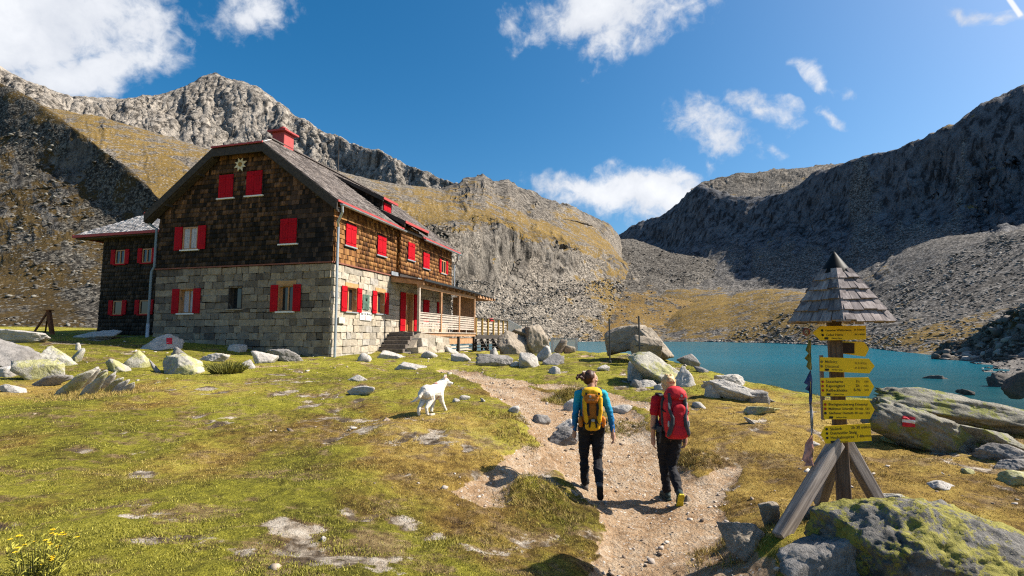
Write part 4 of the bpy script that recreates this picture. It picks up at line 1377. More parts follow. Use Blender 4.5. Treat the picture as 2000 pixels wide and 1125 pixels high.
DORM = (5.25, 6.72, -3.75, -0.80)                           # dormer: y0, y1, x at its top, x at its eave
BAYR = (4.92, 7.58, -1.05, 0.60)                            # raised roof over the bay
def free_right(c):
    if DORM[0] < c.y < DORM[1] and DORM[2] < c.x < -0.98:
        return False
    if BAYR[0] < c.y < BAYR[1] and c.x > BAYR[2]:
        return False
    if c.y < HIPY and c.x < RX + HC * (HIPY - c.y) / (HIPY - YF):
        return False
    return True
roof_shingles('roof_shingles', (XR, YF, roof_z(XR)), (XR, YB, roof_z(XR)), (RX - XR, 0, RZ_ - roof_z(XR)), free_right, M_SH_ROOF, roof_o)
roof_shingles('hip_shingles', (RX - HC, YF, roof_z(RX - HC)), (RX + HC, YF, roof_z(RX + HC)), (0, HIPY - YF, RZ_ - roof_z(RX + HC)), lambda c: abs(c.x - RX) < HC * (HIPY - c.y) / (HIPY - YF), M_SH_PALE, roof_o)
# ridge cap
MB().bar((RX, HIPY - 0.1, RZ_ + 0.05), (RX, YB, RZ_ + 0.05), 0.22, 0.05).build('ridge_cap', M_SH_ROOF, roof_o)
# barge boards along the gable: dark double boards
bb = MB()
gz0 = 0.30
for sx in (1, -1):
    xe = XR if sx > 0 else XL
    p0 = Vector((xe, YF - 0.03, roof_z(xe) - 0.10))
    p1 = Vector((RX + sx * HC, YF - 0.03, roof_z(RX + sx * HC) - 0.10))
    up = Vector((0, 0, 1))
    bb.prism([p0 + up * 0.07, p1 + up * 0.07, p1 - up * 0.30, p0 - up * 0.30], (0, 0.06, 0))
bb.prism([(RX - HC, YF - 0.03, roof_z(RX + HC) - 0.08), (RX + HC, YF - 0.03, roof_z(RX + HC) - 0.08), (RX + HC, YF - 0.03, roof_z(RX + HC) - 0.40), (RX - HC, YF - 0.03, roof_z(RX + HC) - 0.40)], (0, 0.06, 0))
bb.build('barge_board', M_DARKWOOD, roof_o)
bb = MB()
for sx in (1, -1):
    xe = XR if sx > 0 else XL
    p0 = Vector((xe, YF + 0.04, roof_z(xe) - 0.36))
    p1 = Vector((RX + sx * HC, YF + 0.04, roof_z(RX + sx * HC) - 0.36))
    up = Vector((0, 0, 1))
    bb = MB().prism([p0 + up * 0.05, p1 + up * 0.05, p1 - up * 0.09, p0 - up * 0.09], (0, 0.30, 0))
    bb.build('soffit_board', M_DARKWOOD, roof_o)
# purlin ends under the verge
for x in (-8.2, -6.55, -2.3, -0.55):
    MB().box((x - 0.09, YF + 0.08, roof_z(x) - 0.48), (x + 0.09, 0.0, roof_z(x) - 0.30)).build('purlin', M_DARKWOOD, roof_o)
# red fascias
MB().box((RX - HC - 0.03, YF - 0.07, roof_z(RX + HC) - 0.03), (RX + HC + 0.03, YF - 0.031, roof_z(RX + HC) + 0.04)).build('fascia', M_ROSE, roof_o)
def fascia(x, y0, y1, z, h=0.06):
    MB().box((x, y0, z - h), (x + 0.05, y1, z + 0.02)).build('fascia', M_ROSE, roof_o)
def gutter(x, y0, y1, z):
    mb = MB()
    prof = [(0.075 * math.cos(a), 0.075 * math.sin(a)) for a in [math.pi + math.pi * i / 6 for i in range(7)]]
    vs = []
    for y in (y0, y1):
        vs += [(x + 0.085 + p[0], y, z + p[1]) for p in prof]
    vs += [(v[0] - 0.0, v[1], v[2] + 0.0) for v in []]
    fs = [(i, i + 1, 8 + i, 7 + i) for i in range(6)] + [tuple(range(7)), tuple(range(13, 6, -1))]
    mb.add(vs, fs)
    return mb.build('gutter', M_TIN, roof_o)
ze = roof_z(XR)
fascia(XR, YF, BAYR[0] + 0.2, ze)
fascia(XR, BAYR[1] - 0.25, YB, ze)
gutter(XR + 0.03, YF + 0.1, BAYR[0] + 0.25, ze - 0.13)
gutter(XR + 0.03, BAYR[1] - 0.2, YB, ze - 0.13)
MB().box((XL - 0.05, YF, roof_z(XL) - 0.10), (XL, YB, roof_z(XL) + 0.03)).build('fascia', M_ROSE, roof_o)
# raised roof over the bay
bz0, bz1 = roof_z(BAYR[2]) + 0.02, 5.60
br_ = MB()
slab(br_, [(BAYR[3], BAYR[0], bz1), (BAYR[3], BAYR[1], bz1), (BAYR[2], BAYR[1], bz0), (BAYR[2], BAYR[0], bz0)], 0.09)
bayroof = br_.build('bay_roof', M_DARKWOOD, hut)
roof_shingles('bay_roof_shingles', (BAYR[3], BAYR[0], bz1), (BAYR[3], BAYR[1], bz1), (BAYR[2] - BAYR[3], 0, bz0 - bz1), lambda c: True, M_SH_ROOF, bayroof)
for y in (BAYR[0] - 0.03, BAYR[1] - 0.02):
    MB().prism([(BAYR[3], y, bz1 - 0.26), (BAYR[3], y, bz1 + 0.03), (BAYR[2], y, bz0 + 0.03), (BAYR[2], y, bz0 - 0.05)], (0, 0.05, 0)).build('barge_board', M_DARKWOOD, bayroof)
MB().box((BAYR[3], BAYR[0] - 0.02, bz1 - 0.09), (BAYR[3] + 0.05, BAYR[1] + 0.02, bz1 + 0.03)).build('fascia', M_ROSE, bayroof)
# dormer
d0, d1, dxt, dxe = DORM
dzt, dze = roof_z(dxt) + 0.02, 6.98
dm = MB()
dm.prism([(-1.0, d0 + 0.22, roof_z(-1.0) - 0.05), (-1.0, d0 + 0.22, dze - 0.02), (dxt, d0 + 0.22, dzt - 0.02), (dxt, d0 + 0.22, roof_z(dxt) - 0.3)], (0, d1 - d0 - 0.44, 0))
dormer = dm.build('dormer', M_DARKWOOD, hut)
dr_ = MB()
slab(dr_, [(dxe, d0, dze), (dxe, d1, dze), (dxt, d1, dzt), (dxt, d0, dzt)], 0.09)
dr_.build('dormer_roof', M_DARKWOOD, dormer)
roof_shingles('dormer_roof_shingles', (dxe, d0, dze), (dxe, d1, dze), (dxt - dxe, 0, dzt - dze), lambda c: True, M_SH_ROOF, dormer)
MB().prism([(dxe, d0 - 0.03, dze - 0.19), (dxe, d0 - 0.03, dze + 0.03), (dxt, d0 - 0.03, dzt + 0.03), (dxt, d0 - 0.03, dzt - 0.12)], (0, 0.05, 0)).build('barge_board', M_DARKWOOD, dormer)
MB().box((dxe, d0 - 0.02, dze - 0.09), (dxe + 0.05, d1 + 0.02, dze + 0.03)).build('fascia', M_ROSE, dormer)
P_D = Plane((-1.0, 0, 0), (0, 1, 0), (1, 0, 0))
shutter(P_D, 5.60, 5.98, 6.40, 6.82, 0.012, dormer)
shutter(P_D, 5.99, 6.36, 6.40, 6.82, 0.012, dormer)
P_DS = Plane((0, d0 + 0.22, 0), (1, 0, 0), (0, -1, 0))
joined_shingles('cheek_shingles', shingle_rows(P_DS, dxt, -1.0, 6.2, 8.1, lambda x, z: roof_z(x) - 0.05 < z < dze + (dxe - x) * (dzt - dze) / (dxe - dxt) - 0.14, []), P_DS, M_SH_ANNEX, dormer)

# chimney: square shaft, flared cap and a round pot
cx, cy = -4.68, 2.55
ch = MB()
ch.prism([(cx - .34, cy - .34, 8.2), (cx + .34, cy - .34, 8.2), (cx + .34, cy + .34, 8.2), (cx - .34, cy + .34, 8.2)], (0, 0, 1.40))
chim = ch.build('chimney', M_ROSE, hut, bevel=0.015)
cap = MB()
cap.box((cx - .50, cy - .50, 9.605), (cx + .50, cy + .50, 9.68))
b_, t_ = 0.50, 0.2
cap.add([(cx - b_, cy - b_, 9.682), (cx + b_, cy - b_, 9.682), (cx + b_, cy + b_, 9.682), (cx - b_, cy + b_, 9.682), (cx - t_, cy - t_, 9.80), (cx + t_, cy - t_, 9.80), (cx + t_, cy + t_, 9.80), (cx - t_, cy + t_, 9.80)],
        [(0, 1, 5, 4), (1, 2, 6, 5), (2, 3, 7, 6), (3, 0, 4, 7), (4, 5, 6, 7), (3, 2, 1, 0)])
cap.build('chimney_cap', M_ROSE, chim)
MB().lathe([(0.14, 9.78), (0.14, 9.85), (0.19, 9.86), (0.19, 9.90), (0.13, 9.91), (0.12, 9.96), (0.05, 9.99)], (cx, cy, 0)).build('chimney_pot', M_ROSE, chim)
# lightning rod on the hip, tall aerial behind the ridge
MB().tube([(RX + 0.4, 0.55, roof_z(RX + HC) + 0.4), (RX + 0.4, 0.55, roof_z(RX + HC) + 0.75)], 0.012).build('lightning_rod', M_DARKWOOD, roof_o)
MB().tube([(-4.6, 6.9, RZ_ - 0.2), (-4.6, 6.9, 10.4)], 0.035).tube([(-4.6, 6.9, 10.4), (-4.6, 6.9, 11.2)], 0.015).build('aerial', M_DARKWOOD, hut)

# annex roof: pale shingled hip roof with red eave boards
AX0, AX1, AYF, AZ = -16.9, W_L - 0.05, 2.02, 5.24
asl = 0.70
arun = 3.9
an = MB()
A_front = [(AX0, AYF, AZ), (AX1, AYF, AZ), (AX1, AYF + arun, AZ + arun * asl), (AX0 + arun, AYF + arun, AZ + arun * asl)]
A_left = [(AX0, AYF, AZ), (AX0, AYF + 2 * arun, AZ), (AX0 + arun, AYF + arun, AZ + arun * asl)]
slab(an, A_front)
slab(an, A_left)
slab(an, [(AX0, AYF + 2 * arun, AZ), (AX1, AYF + 2 * arun, AZ), (AX1, AYF + arun, AZ + arun * asl), (AX0 + arun, AYF + arun, AZ + arun * asl)])
annex_roof = an.build('annex_roof', M_DARKWOOD, hut)
roof_shingles('annex_roof_shingles', (AX0, AYF, AZ), (AX1, AYF, AZ), (0, arun, arun * asl), lambda c: c.x - AX0 > (c.y - AYF), M_SH_PALE, annex_roof)
MB().box((AX0 - 0.03, AYF - 0.05, AZ - 0.13), (AX1, AYF, AZ + 0.0)).build('fascia', M_ROSE, annex_roof)
MB().box((AX0 - 0.05, AYF - 0.05, AZ - 0.13), (AX0 - 0.001, AYF + 2 * arun, AZ + 0.02)).build('fascia', M_ROSE, annex_roof)
MB().box((AX0 + 0.1, AYF + 0.05, AZ - 0.2), (AX1, 2.45, AZ - 0.12)).build('soffit_board', M_DARKWOOD, annex_roof)

# downpipes: near corner and left corner of the gable, one at the far end
def pipe(pts, r, mat):
    return MB().tube(pts, r, 10).build('downpipe', mat, hut)
pipe([(XR + 0.09, -0.22, ze - 0.19), (XR + 0.07, -0.16, ze - 0.42), (0.20, -0.02, ze - 0.78), (0.15, 0.10, ze - 0.95), (0.15, 0.10, BORDER), (0.17, 0.10, 1.0), (0.17, 0.10, -1.3)], 0.052, M_TIN)
pipe([(XL - 0.1, -0.25, roof_z(XL) - 0.12), (XL - 0.08, -0.25, roof_z(XL) - 0.3), (XL + 0.15, -0.14, roof_z(XL) - 0.55), (W_L - 0.05, -0.10, roof_z(XL) - 0.65), (W_L - 0.04, -0.10, BORDER + 0.1), (W_L - 0.16, -0.12, BORDER - 0.12), (W_L - 0.16, -0.12, 0.0), (W_L - 0.16, -0.12, -0.5)], 0.05, M_BLUEPIPE)
MB().tube([(W_L - 0.16, -0.12, 0.55), (W_L - 0.16, -0.12, -0.5)], 0.066, 10).build('pipe_socket', plain('pale_pipe', (0.30, 0.36, 0.44), 0.5), hut)
pipe([(XR + 0.1, LEN - 0.1, ze - 0.19), (XR + 0.05, LEN - 0.05, ze - 0.45), (0.18, LEN + 0.1, ze - 0.8), (0.18, LEN + 0.1, BORDER)], 0.045, M_TIN)

# edelweiss emblem on the gable: eight white petals round a golden heart
em = MB()
for k in range(8):
    a = math.pi / 8 + k * math.pi / 4
    c, s = math.cos(a), math.sin(a)
    L = 0.30 if k % 2 else 0.34
    pts = [(0.07, -0.045), (0.16, -0.062), (L, 0.0), (0.16, 0.062), (0.07, 0.045)]
    em.prism([(-4.58 + p[0] * c - p[1] * s, -0.055, 7.26 + p[0] * s + p[1] * c) for p in pts], (0, -0.03 - 0.004 * (k % 2), 0))
star = em.build('emblem', plain('cream_paint', (0.66, 0.60, 0.44), 0.6, vary=0.12), hut)
mb = MB()
mb.prism([(-4.58 + 0.095 * math.cos(2 * math.pi * k / 14), -0.07, 7.26 + 0.095 * math.sin(2 * math.pi * k / 14)) for k in range(14)], (0, -0.035, 0))
mb.build('emblem_heart', plain('ochre_paint', (0.36, 0.22, 0.05), 0.6), star)

# bronze relief plaque with a bust, enamel hut sign, meter box
pq = MB()
P_L.slab(pq, 2.20, 2.72, 1.16, 1.82, 0.04, 0.075)
plaque = pq.build('plaque', plain('bronze_patina', (0.10, 0.17, 0.13), 0.55, 0.4, 0.4, vary=0.4, scale=9), hut, bevel=0.01)
hd = bmesh.new()
bmesh.ops.create_uvsphere(hd, u_segments=12, v_segments=8, radius=0.085)
for v in hd.verts:
    v.co = Vector((0.075 + v.co.x * 0.5, 2.46 + v.co.y * 0.85, 1.63 + v.co.z * 1.25))
me = bpy.data.meshes.new('bust')
hd.to_mesh(me)
hd.free()
link('bust', me, plain('dark_bronze', (0.02, 0.035, 0.03), 0.5, 0.4, 0.4), plaque, True)
rl = MB()
for i in range(5):
    P_L.slab(rl, 2.30 + 0.02 * (i % 2), 2.62 - 0.03 * (i % 3), 1.22 + i * 0.045, 1.245 + i * 0.045, 0.075, 0.081)
rl.build('relief', plain('green_bronze', (0.07, 0.12, 0.10), 0.5, 0.4, 0.3), plaque)
sg = MB()
P_L.slab(sg, 1.98, 2.90, 0.70, 1.04, 0.05, 0.075)
hsign = sg.build('hut_sign', M_WHITE, hut)
M_INK = plain('black_lettering', (0.02, 0.02, 0.022), 0.7)
M_INKRED = plain('red_lettering', (0.45, 0.02, 0.02), 0.7)

def lettering(text, size, mat, parent, matrix, align='LEFT', bold=0.0, name='lettering'):
    cu = bpy.data.curves.new(name, 'FONT')
    cu.body = text
    cu.size = size
    cu.align_x = align
    cu.align_y = 'CENTER'
    cu.offset = bold
    cu.resolution_u = 2
    tmp = bpy.data.objects.new('tmp', cu)
    COL.objects.link(tmp)
    bpy.context.view_layer.update()
    me = bpy.data.meshes.new_from_object(tmp.evaluated_get(bpy.context.evaluated_depsgraph_get()))
    bpy.data.objects.remove(tmp)
    bpy.data.curves.remove(cu)
    me.materials.clear()
    o = link(name, me, mat, parent)
    o.matrix_local = matrix
    return o
def wall_frame(pl, s, z, d):
    """matrix of a text lying on a wall plane"""
    p = pl.p(s, z, d)
    x, y, n = pl.s.normalized(), Vector((0, 0, 1)), pl.n.normalized()
    return Matrix(((x.x, y.x, n.x, p.x), (x.y, y.y, n.y, p.y), (x.z, y.z, n.z, p.z), (0, 0, 0, 1)))
lettering('ARTHUR', 0.15, M_INK, hsign, wall_frame(P_L, 2.03, 0.955, 0.079), bold=0.004)
lettering('HAUS', 0.15, M_INK, hsign, wall_frame(P_L, 2.60, 0.955, 0.079), bold=0.004)
lettering('Sektion', 0.075, M_INK, hsign, wall_frame(P_L, 2.06, 0.80, 0.079))
lettering('2272 m', 0.075, M_INK, hsign, wall_frame(P_L, 2.62, 0.80, 0.079))
cr = MB()
cr.prism([P_L.p(2.44 + 0.06 * math.sin(2 * math.pi * k / 12), 0.80 + 0.085 * math.cos(2 * math.pi * k / 12), 0.077) for k in range(12)], (0.004, 0, 0))
cr.build('crest', M_INKRED, hsign)
cr = MB()
cr.prism([P_L.p(2.44 + 0.035 * math.sin(2 * math.pi * k / 12), 0.80 + 0.05 * math.cos(2 * math.pi * k / 12), 0.083) for k in range(12)], (0.003, 0, 0))
cr.build('crest_field', M_WHITE, hsign)
mbx = MB()
P_L.slab(mbx, 0.42, 0.82, 0.52, 0.76, 0.04, 0.11)
mbx.build('meter_box', plain('grey_box', (0.50, 0.47, 0.41), 0.7), hut)

# --- porch
PY = [4.72, 7.35, 9.98, 12.6]
PX = 1.50
FLOOR = 0.22
fl = MB()
n = 12
for i in range(n):
    x0 = 0.06 + (PX + 0.08) * i / n
    fl.box((x0 + 0.003, PY[0], FLOOR - 0.05), (x0 + (PX + 0.08) / n - 0.003, PY[3], FLOOR))
porch = fl.build('porch', M_GREYWOOD, hut)
MB().box((PX - 0.02, PY[0], FLOOR - 0.22), (PX + 0.07, PY[3] + 0.06, FLOOR - 0.052)).build('floor_beam', M_WOOD, porch)
for y in PY:
    MB().box((PX - 0.06, y - 0.065, FLOOR + 0.001), (PX + 0.06, y + 0.065, 2.30)).build('post', M_GREYWOOD if y == PY[0] else M_WOOD, porch, bevel=0.01)
MB().box((PX - 0.07, PY[0] - 0.10, 2.301), (PX + 0.07, PY[3] + 0.1, 2.46)).build('top_beam', M_WOOD, porch)
# rafters and sheet roof
mb = MB()
mb.prism([(0.06, PY[0] - 0.10, 2.62), (1.78, PY[0] - 0.10, 2.42), (1.78, PY[0] - 0.10, 2.58), (0.06, PY[0] - 0.10, 2.86)], (0, 0.06, 0))
mb.build('verge_board', M_WOOD, porch)
for i in range(9):
    y = PY[0] + 0.5 + i * 0.86
    MB().prism([(0.06, y, 2.66), (1.70, y, 2.465), (1.70, y, 2.565), (0.06, y, 2.80)], (0, 0.08, 0)).build('rafter', M_WOOD, porch)
mb = MB()
slab(mb, [(1.82, PY[0] - 0.18, 2.66), (1.82, PY[3] + 0.2, 2.66), (0.02, PY[3] + 0.2, 2.93), (0.02, PY[0] - 0.18, 2.93)], 0.05)
mb.build('porch_roof', plain('porch_roof_boards', (0.16, 0.085, 0.05), 0.6), porch)
MB().box((1.825, PY[0] - 0.18, 2.60), (1.87, PY[3] + 0.2, 2.70)).build('roof_edge', M_TINDARK, porch)
MB().box((0.075, PY[0] - 0.16, 2.935), (0.13, 7.9, 3.12)).build('flashing', M_TIN, porch)
for a, b in zip(PY[:-1], PY[1:]):
    for k in range(6):
        z = 0.38 + k * 0.125
        MB().box((PX - 0.015, a + 0.067, z), (PX + 0.015, b - 0.067, z + 0.085)).build('rail', M_GREYWOOD, porch)
    MB().box((PX - 0.05, a + 0.067, 1.115), (PX + 0.05, b - 0.067, 1.155)).build('handrail', M_GREYWOOD, porch)
    m = (a + b) / 2
    MB().box((PX - 0.06, m - 0.03, FLOOR + 0.001), (PX - 0.016, m + 0.03, 1.114)).build('baluster', M_GREYWOOD, porch)
# boarded end wall of the porch
for i in range(11):
    x = 0.08 + i * 0.125
    MB().box((x + 0.004, PY[3] + 0.0, FLOOR), (x + 0.121, PY[3] + 0.05, 2.45)).build('plank', M_WOOD, porch)
# posts, beams and panels under the porch
for y in (7.35, 9.98, 12.6):
    MB().box((PX - 0.08, y - 0.08, -1.3), (PX + 0.05, y + 0.08, FLOOR - 0.221)).build('pier', M_DARKWOOD, porch)
for k in range(9):
    y = 7.5 + k * 0.58
    MB().box((0.1, y, FLOOR - 0.21), (PX - 0.021, y + 0.09, FLOOR - 0.051)).build('joist', M_WOOD, porch)
MB().box((PX - 0.10, 7.44, -0.42), (PX - 0.05, 12.5, -0.08)).build('apron_board', M_WOOD, porch)
for k in range(4):
    MB().box((PX - 0.13, 7.44, -1.15 + k * 0.17), (PX - 0.101, 12.5, -1.05 + k * 0.17)).build('slat', M_GREYWOOD, porch)
# stone plinth and cheek wall beside the steps
ck = []
for (y0, y1, zt) in ((3.75, 4.35, -0.50), (4.35, 4.9, -0.05), (4.9, 5.9, FLOOR - 0.24), (5.9, 6.9, FLOOR - 0.30), (6.9, 7.7, -0.45), (7.7, 8.5, -0.7)):
    zz = -1.35
    while zz < zt - 0.1:
        h = min(random.uniform(0.25, 0.42), zt - zz)
        o = bpy.data.objects.new('stone', random.choice(STONES_SUN))
        COL.objects.link(o)
        o.parent = porch
        o.location = (PX + 0.22 + random.uniform(-.04, .04) - 0.10 * (zz + 1.3), (y0 + y1) / 2, zz + h / 2)
        o.rotation_euler = (random.uniform(-.08, .08), random.uniform(-.05, .05), math.pi / 2 + random.uniform(-.08, .08))
        o.scale = (y1 - y0 + 0.02, 0.55, h + 0.02)
        zz += h
MB().prism([(PX - 0.15, 3.6, -1.3), (PX - 0.15, 3.6, -0.75), (PX - 0.15, 4.7, FLOOR - 0.06), (PX - 0.15, 8.2, FLOOR - 0.3), (PX - 0.15, 8.4, -1.3)], (0.3, 0, 0)).build('plinth_wall', M_MORTAR, porch)
M_STEP = plain('worn_step_timber', (0.14, 0.115, 0.095), 0.85, vary=0.4, scale=7, bump=0.3)
for k in range(5):
    zt = FLOOR - 0.02 - k * 0.19
    y1 = PY[0] - k * 0.24
    MB().box((0.12, y1 - 0.27, zt - 0.185), (PX - 0.155, y1, zt)).build('step', M_STEP, porch, bevel=0.012)
# --- terrace beyond the porch: deck on dark framing, timber rails, white stair rail
M_YEL = plain('yellowed_timber', (0.36, 0.235, 0.065), 0.7, vary=0.25, scale=5)
DY0, DY1, DX = PY[3] + 0.08, 20.2, 1.62
tb = MB()
for i in range(14):
    x0 = -3.0 + (DX + 3.0) * i / 14
    tb.box((x0 + 0.004, DY0, 0.02), (x0 + (DX + 3.0) / 14 - 0.004, DY1, 0.08))
terrace = tb.build('terrace', M_GREYWOOD, hut)
MB().box((DX + 0.002, DY0, -0.16), (DX + 0.06, DY1, 0.085)).build('edge_beam', M_DARKWOOD, terrace)
for k in range(7):
    y = DY0 + 0.1 + k * (DY1 - DY0 - 0.2) / 6
    MB().box((DX - 0.10, y - 0.05, 0.081), (DX, y + 0.05, 1.16)).build('rail_post', M_YEL, terrace)
    MB().box((DX - 0.12, y - 0.07, -1.5), (DX, y + 0.07, -0.16)).build('pier', M_DARKWOOD, terrace)
for k in range(5):
    MB().box((DX - 0.135, DY0, 0.28 + k * 0.19), (DX - 0.105, DY1, 0.38 + k * 0.19)).build('rail', M_GREYWOOD, terrace)
MB().box((DX - 0.16, DY0, 1.161), (DX + 0.02, DY1, 1.20)).build('handrail', M_DARKWOOD, terrace)
for k in range(6):
    MB().box((DX + 0.02 + 0.12 * k, DY0 - 0.6 - 0.1 * k, -0.32 - 0.19 * k), (DX + 0.06 + 0.12 * k + 0.16, DY1 - 1.2, -0.28 - 0.19 * k)).build('tread', M_DARKWOOD, terrace)
for y in (13.2, 15.6, 18.0):
    MB().bar((DX + 0.1, y, -0.17), (DX + 0.85, y, -1.35), 0.06, 0.20).build('stringer', M_DARKWOOD, terrace)
wr = MB()
wr.prism([(DX + 0.02, DY1 - 0.3, 0.2), (DX + 0.02, DY1 - 0.3, 1.28), (DX + 1.1, DY1 - 0.3, 0.72), (DX + 1.1, DY1 - 0.3, -0.45)], (0, 0.06, 0))
wr.build('stair_panel', M_WHITE, terrace)
for k in range(5):
    MB().box((DX + 0.0, DY1 + 0.1, 0.35 + k * 0.2), (DX + 1.8, DY1 + 0.14, 0.46 + k * 0.2)).build('rail', M_GREYWOOD, terrace)
for x in (DX + 0.05, DX + 0.95, DX + 1.75):
    MB().box((x, DY1 + 0.141, -1.4), (x + 0.08, DY1 + 0.22, 1.38)).build('rail_post', M_GREYWOOD, terrace)
# lean-to roof over the near part of the terrace
mb = MB()
slab(mb, [(1.75, PY[3] + 0.22, 2.66), (1.75, 15.9, 2.62), (0.3, 15.9, 2.82), (0.3, PY[3] + 0.22, 2.88)], 0.05)
mb.build('terrace_roof', M_TINDARK, terrace)
for k in range(6):
    y = PY[3] + 0.3 + k * 0.62
    MB().box((0.4, y, 2.42), (1.78, y + 0.10, 2.56)).build('rafter', M_WOOD, terrace)
MB().box((1.60, PY[3] + 0.2, 2.40), (1.70, 15.8, 2.52)).build('purlin', M_WOOD, terrace)
# ------------------------------------------------------------------ rocks
def rock_material(name, tones, lichen=0.0, dark=0.3, warm=0.0, yellow=(0.40, 0.38, 0.10)):
    m, t = material(name, 0.92, 0.2)
    co = t.obj()
    rnd = t.new('ShaderNodeObjectInfo').outputs['Random']
    off = t.vmath('ADD', t.pos(), t.comb(t.math('MULTIPLY', rnd, 37.0), 0.0, 0.0))
    n1 = t.noise(off, 1.6, 6, 0.65)
    n2 = t.noise(off, 7.0, 7, 0.72)
    n3 = t.noise(off, 34.0, 5, 0.75)
    grain = t.math('ADD', t.math('MULTIPLY', n2, 0.55), t.math('MULTIPLY', n3, 0.45))
    c = t.ramp(grain, [(0.30, tones[0]), (0.45, tones[1]), (0.58, tones[2]), (0.74, tones[3])])
    dk = t.step(t.math('ADD', n1, t.math('MULTIPLY', t.math('SUBTRACT', n2, 0.5), 0.8)), 0.50, 0.66)
    c = t.mix(t.math('MULTIPLY', dk, dark), c, tuple(q * 0.45 for q in tones[0]) + (1,))
    if lichen:
        l = t.math('ADD', t.noise(off, 2.3, 6, 0.7), t.math('MULTIPLY', t.math('SUBTRACT', n3, 0.5), 0.35))
        lm = t.step(l, 0.60 - 0.16 * lichen, 0.66 - 0.16 * lichen)
        up = t.new_sep(t.normal())[2]
        lc = t.ramp(n3, [(0.3, tuple(q * 0.5 for q in yellow)), (0.7, yellow)])
        c = t.mix(t.math('MULTIPLY', lm, 0.85), c, lc)
    t.put(t.b.inputs['Base Color'], c)
    cr = t.voro(t.mapping(off, (1, 1, 1.6)), 3.0, 'DISTANCE_TO_EDGE')
    h = t.math('ADD', t.math('MULTIPLY', n2, 1.0), t.math('MULTIPLY', n3, 0.35))
    h = t.math('ADD', h, t.math('MULTIPLY', n1, 1.5))
    t.put(t.b.inputs['Normal'], t.bump(h, 0.9, 0.05))
    return m
M_ROCK = rock_material('pale_granite', [(0.19, 0.172, 0.15), (0.38, 0.35, 0.312), (0.52, 0.485, 0.44), (0.66, 0.63, 0.58)], 0.0, 0.4)
M_ROCK_L = rock_material('lichened_granite', [(0.15, 0.14, 0.12), (0.34, 0.32, 0.27), (0.47, 0.445, 0.38), (0.60, 0.58, 0.50)], 0.75, 0.35, yellow=(0.46, 0.44, 0.18))
M_ROCK_G = rock_material('grey_gneiss', [(0.09, 0.083, 0.077), (0.20, 0.185, 0.172), (0.30, 0.28, 0.26), (0.42, 0.40, 0.37)], 0.0, 0.5)
M_ROCK_GL = rock_material('grey_gneiss_with_lichen', [(0.085, 0.08, 0.066), (0.19, 0.178, 0.145), (0.30, 0.28, 0.23), (0.42, 0.40, 0.34)], 0.55, 0.5, yellow=(0.25, 0.26, 0.055))
M_ROCK_B = rock_material('brown_boulder', [(0.12, 0.095, 0.07), (0.25, 0.205, 0.155), (0.36, 0.31, 0.245), (0.50, 0.455, 0.385)], 0.0, 0.4)
M_ROCK_MAP = rock_material('map_lichen_boulder', [(0.055, 0.052, 0.048), (0.13, 0.122, 0.112), (0.22, 0.208, 0.19), (0.36, 0.34, 0.32)], 0.85, 0.65, yellow=(0.33, 0.30, 0.05))
M_ROCK_DARK = rock_material('dark_shore_rock', [(0.03, 0.027, 0.024), (0.075, 0.066, 0.058), (0.14, 0.122, 0.105), (0.25, 0.225, 0.195)], 0.0, 0.4)
M_PAINT_R = plain('trail_paint_red', (0.50, 0.02, 0.035), 0.8, vary=0.3, scale=20)
M_PAINT_W = plain('trail_paint_white', (0.72, 0.70, 0.66), 0.8, vary=0.15, scale=20)

_ico = {}
def ico(sub):
    if sub not in _ico:
        bm = bmesh.new()
        bmesh.ops.create_icosphere(bm, subdivisions=sub, radius=1.0)
        bm.verts.ensure_lookup_table()
        _ico[sub] = (np.array([v.co[:] for v in bm.verts]), np.array([[v.index for v in f.verts] for f in bm.faces]))
        bm.free()
    return _ico[sub]

def rock_shape(seed, sub=4, planes=15, stretch=(1, 1, 1), tilt=(0, 0, 0), rough=0.05, blocky=0.0, layers=0.0, omin=0.62):
    """a block broken along random planes, in a unit bounding box"""
    r = np.random.default_rng(seed)
    d, f = ico(sub)
    n = r.normal(size=(planes, 3))
    n /= np.linalg.norm(n, axis=1, keepdims=True)
    if blocky:
        ax = np.array([[1, 0, 0], [-1, 0, 0], [0, 1, 0], [0, -1, 0], [0, 0, 1], [0, 0, -1]], float)
        ax += r.normal(size=ax.shape) * 0.14
        ax /= np.linalg.norm(ax, axis=1, keepdims=True)
        n = np.vstack([n[:max(3, int(planes * (1 - blocky)))], ax])
    off = r.uniform(omin, 1.0, len(n))
    if blocky:
        off[-6:] = r.uniform(0.55, 0.72, 6)
    c = d @ n.T
    rad = np.where(c > 0.06, off[None] / np.maximum(c, 0.06), 9.0)
    k = 75.0
    rmin = -np.log(np.exp(-k * np.clip(rad, 0, 3)).sum(1)) / k
    p = d * rmin[:, None]
    nz = fbm(p * 1.7 + seed * 3.1, 4) * rough * 0.9 + fbm(p * 6.0 + seed, 5, 0.65) * rough * 0.9 - np.abs(fbm(p * 3.0 + seed * 1.7, 3)) * rough * 0.9
    c1 = perlin(p * 1.35 + seed * 2.3) + 0.35 * perlin(p * 4.0 + seed)
    c2 = perlin(p * 2.6 + seed * 5.1) + 0.3 * perlin(p * 7.0 + seed)
    nz = nz - 0.045 * np.exp(-(c1 / 0.055) ** 2) - 0.025 * np.exp(-(c2 / 0.06) ** 2)
    p = p * (1 + nz)[:, None]
    if layers:
        q = p[:, 2] * layers + 0.5 * fbm(p * 1.5 + seed, 3)
        p[:, :2] *= (1 + 0.06 * np.abs((q % 1.0) - 0.5))[:, None]
    p = p * np.array(stretch)
    E_ = np.array(Euler(tuple(R(a) for a in tilt)).to_matrix())
    p = p @ E_.T
    lo, hi = p.min(0), p.max(0)
    p = (p - (lo + hi) / 2) / (hi - lo)
    return p, f

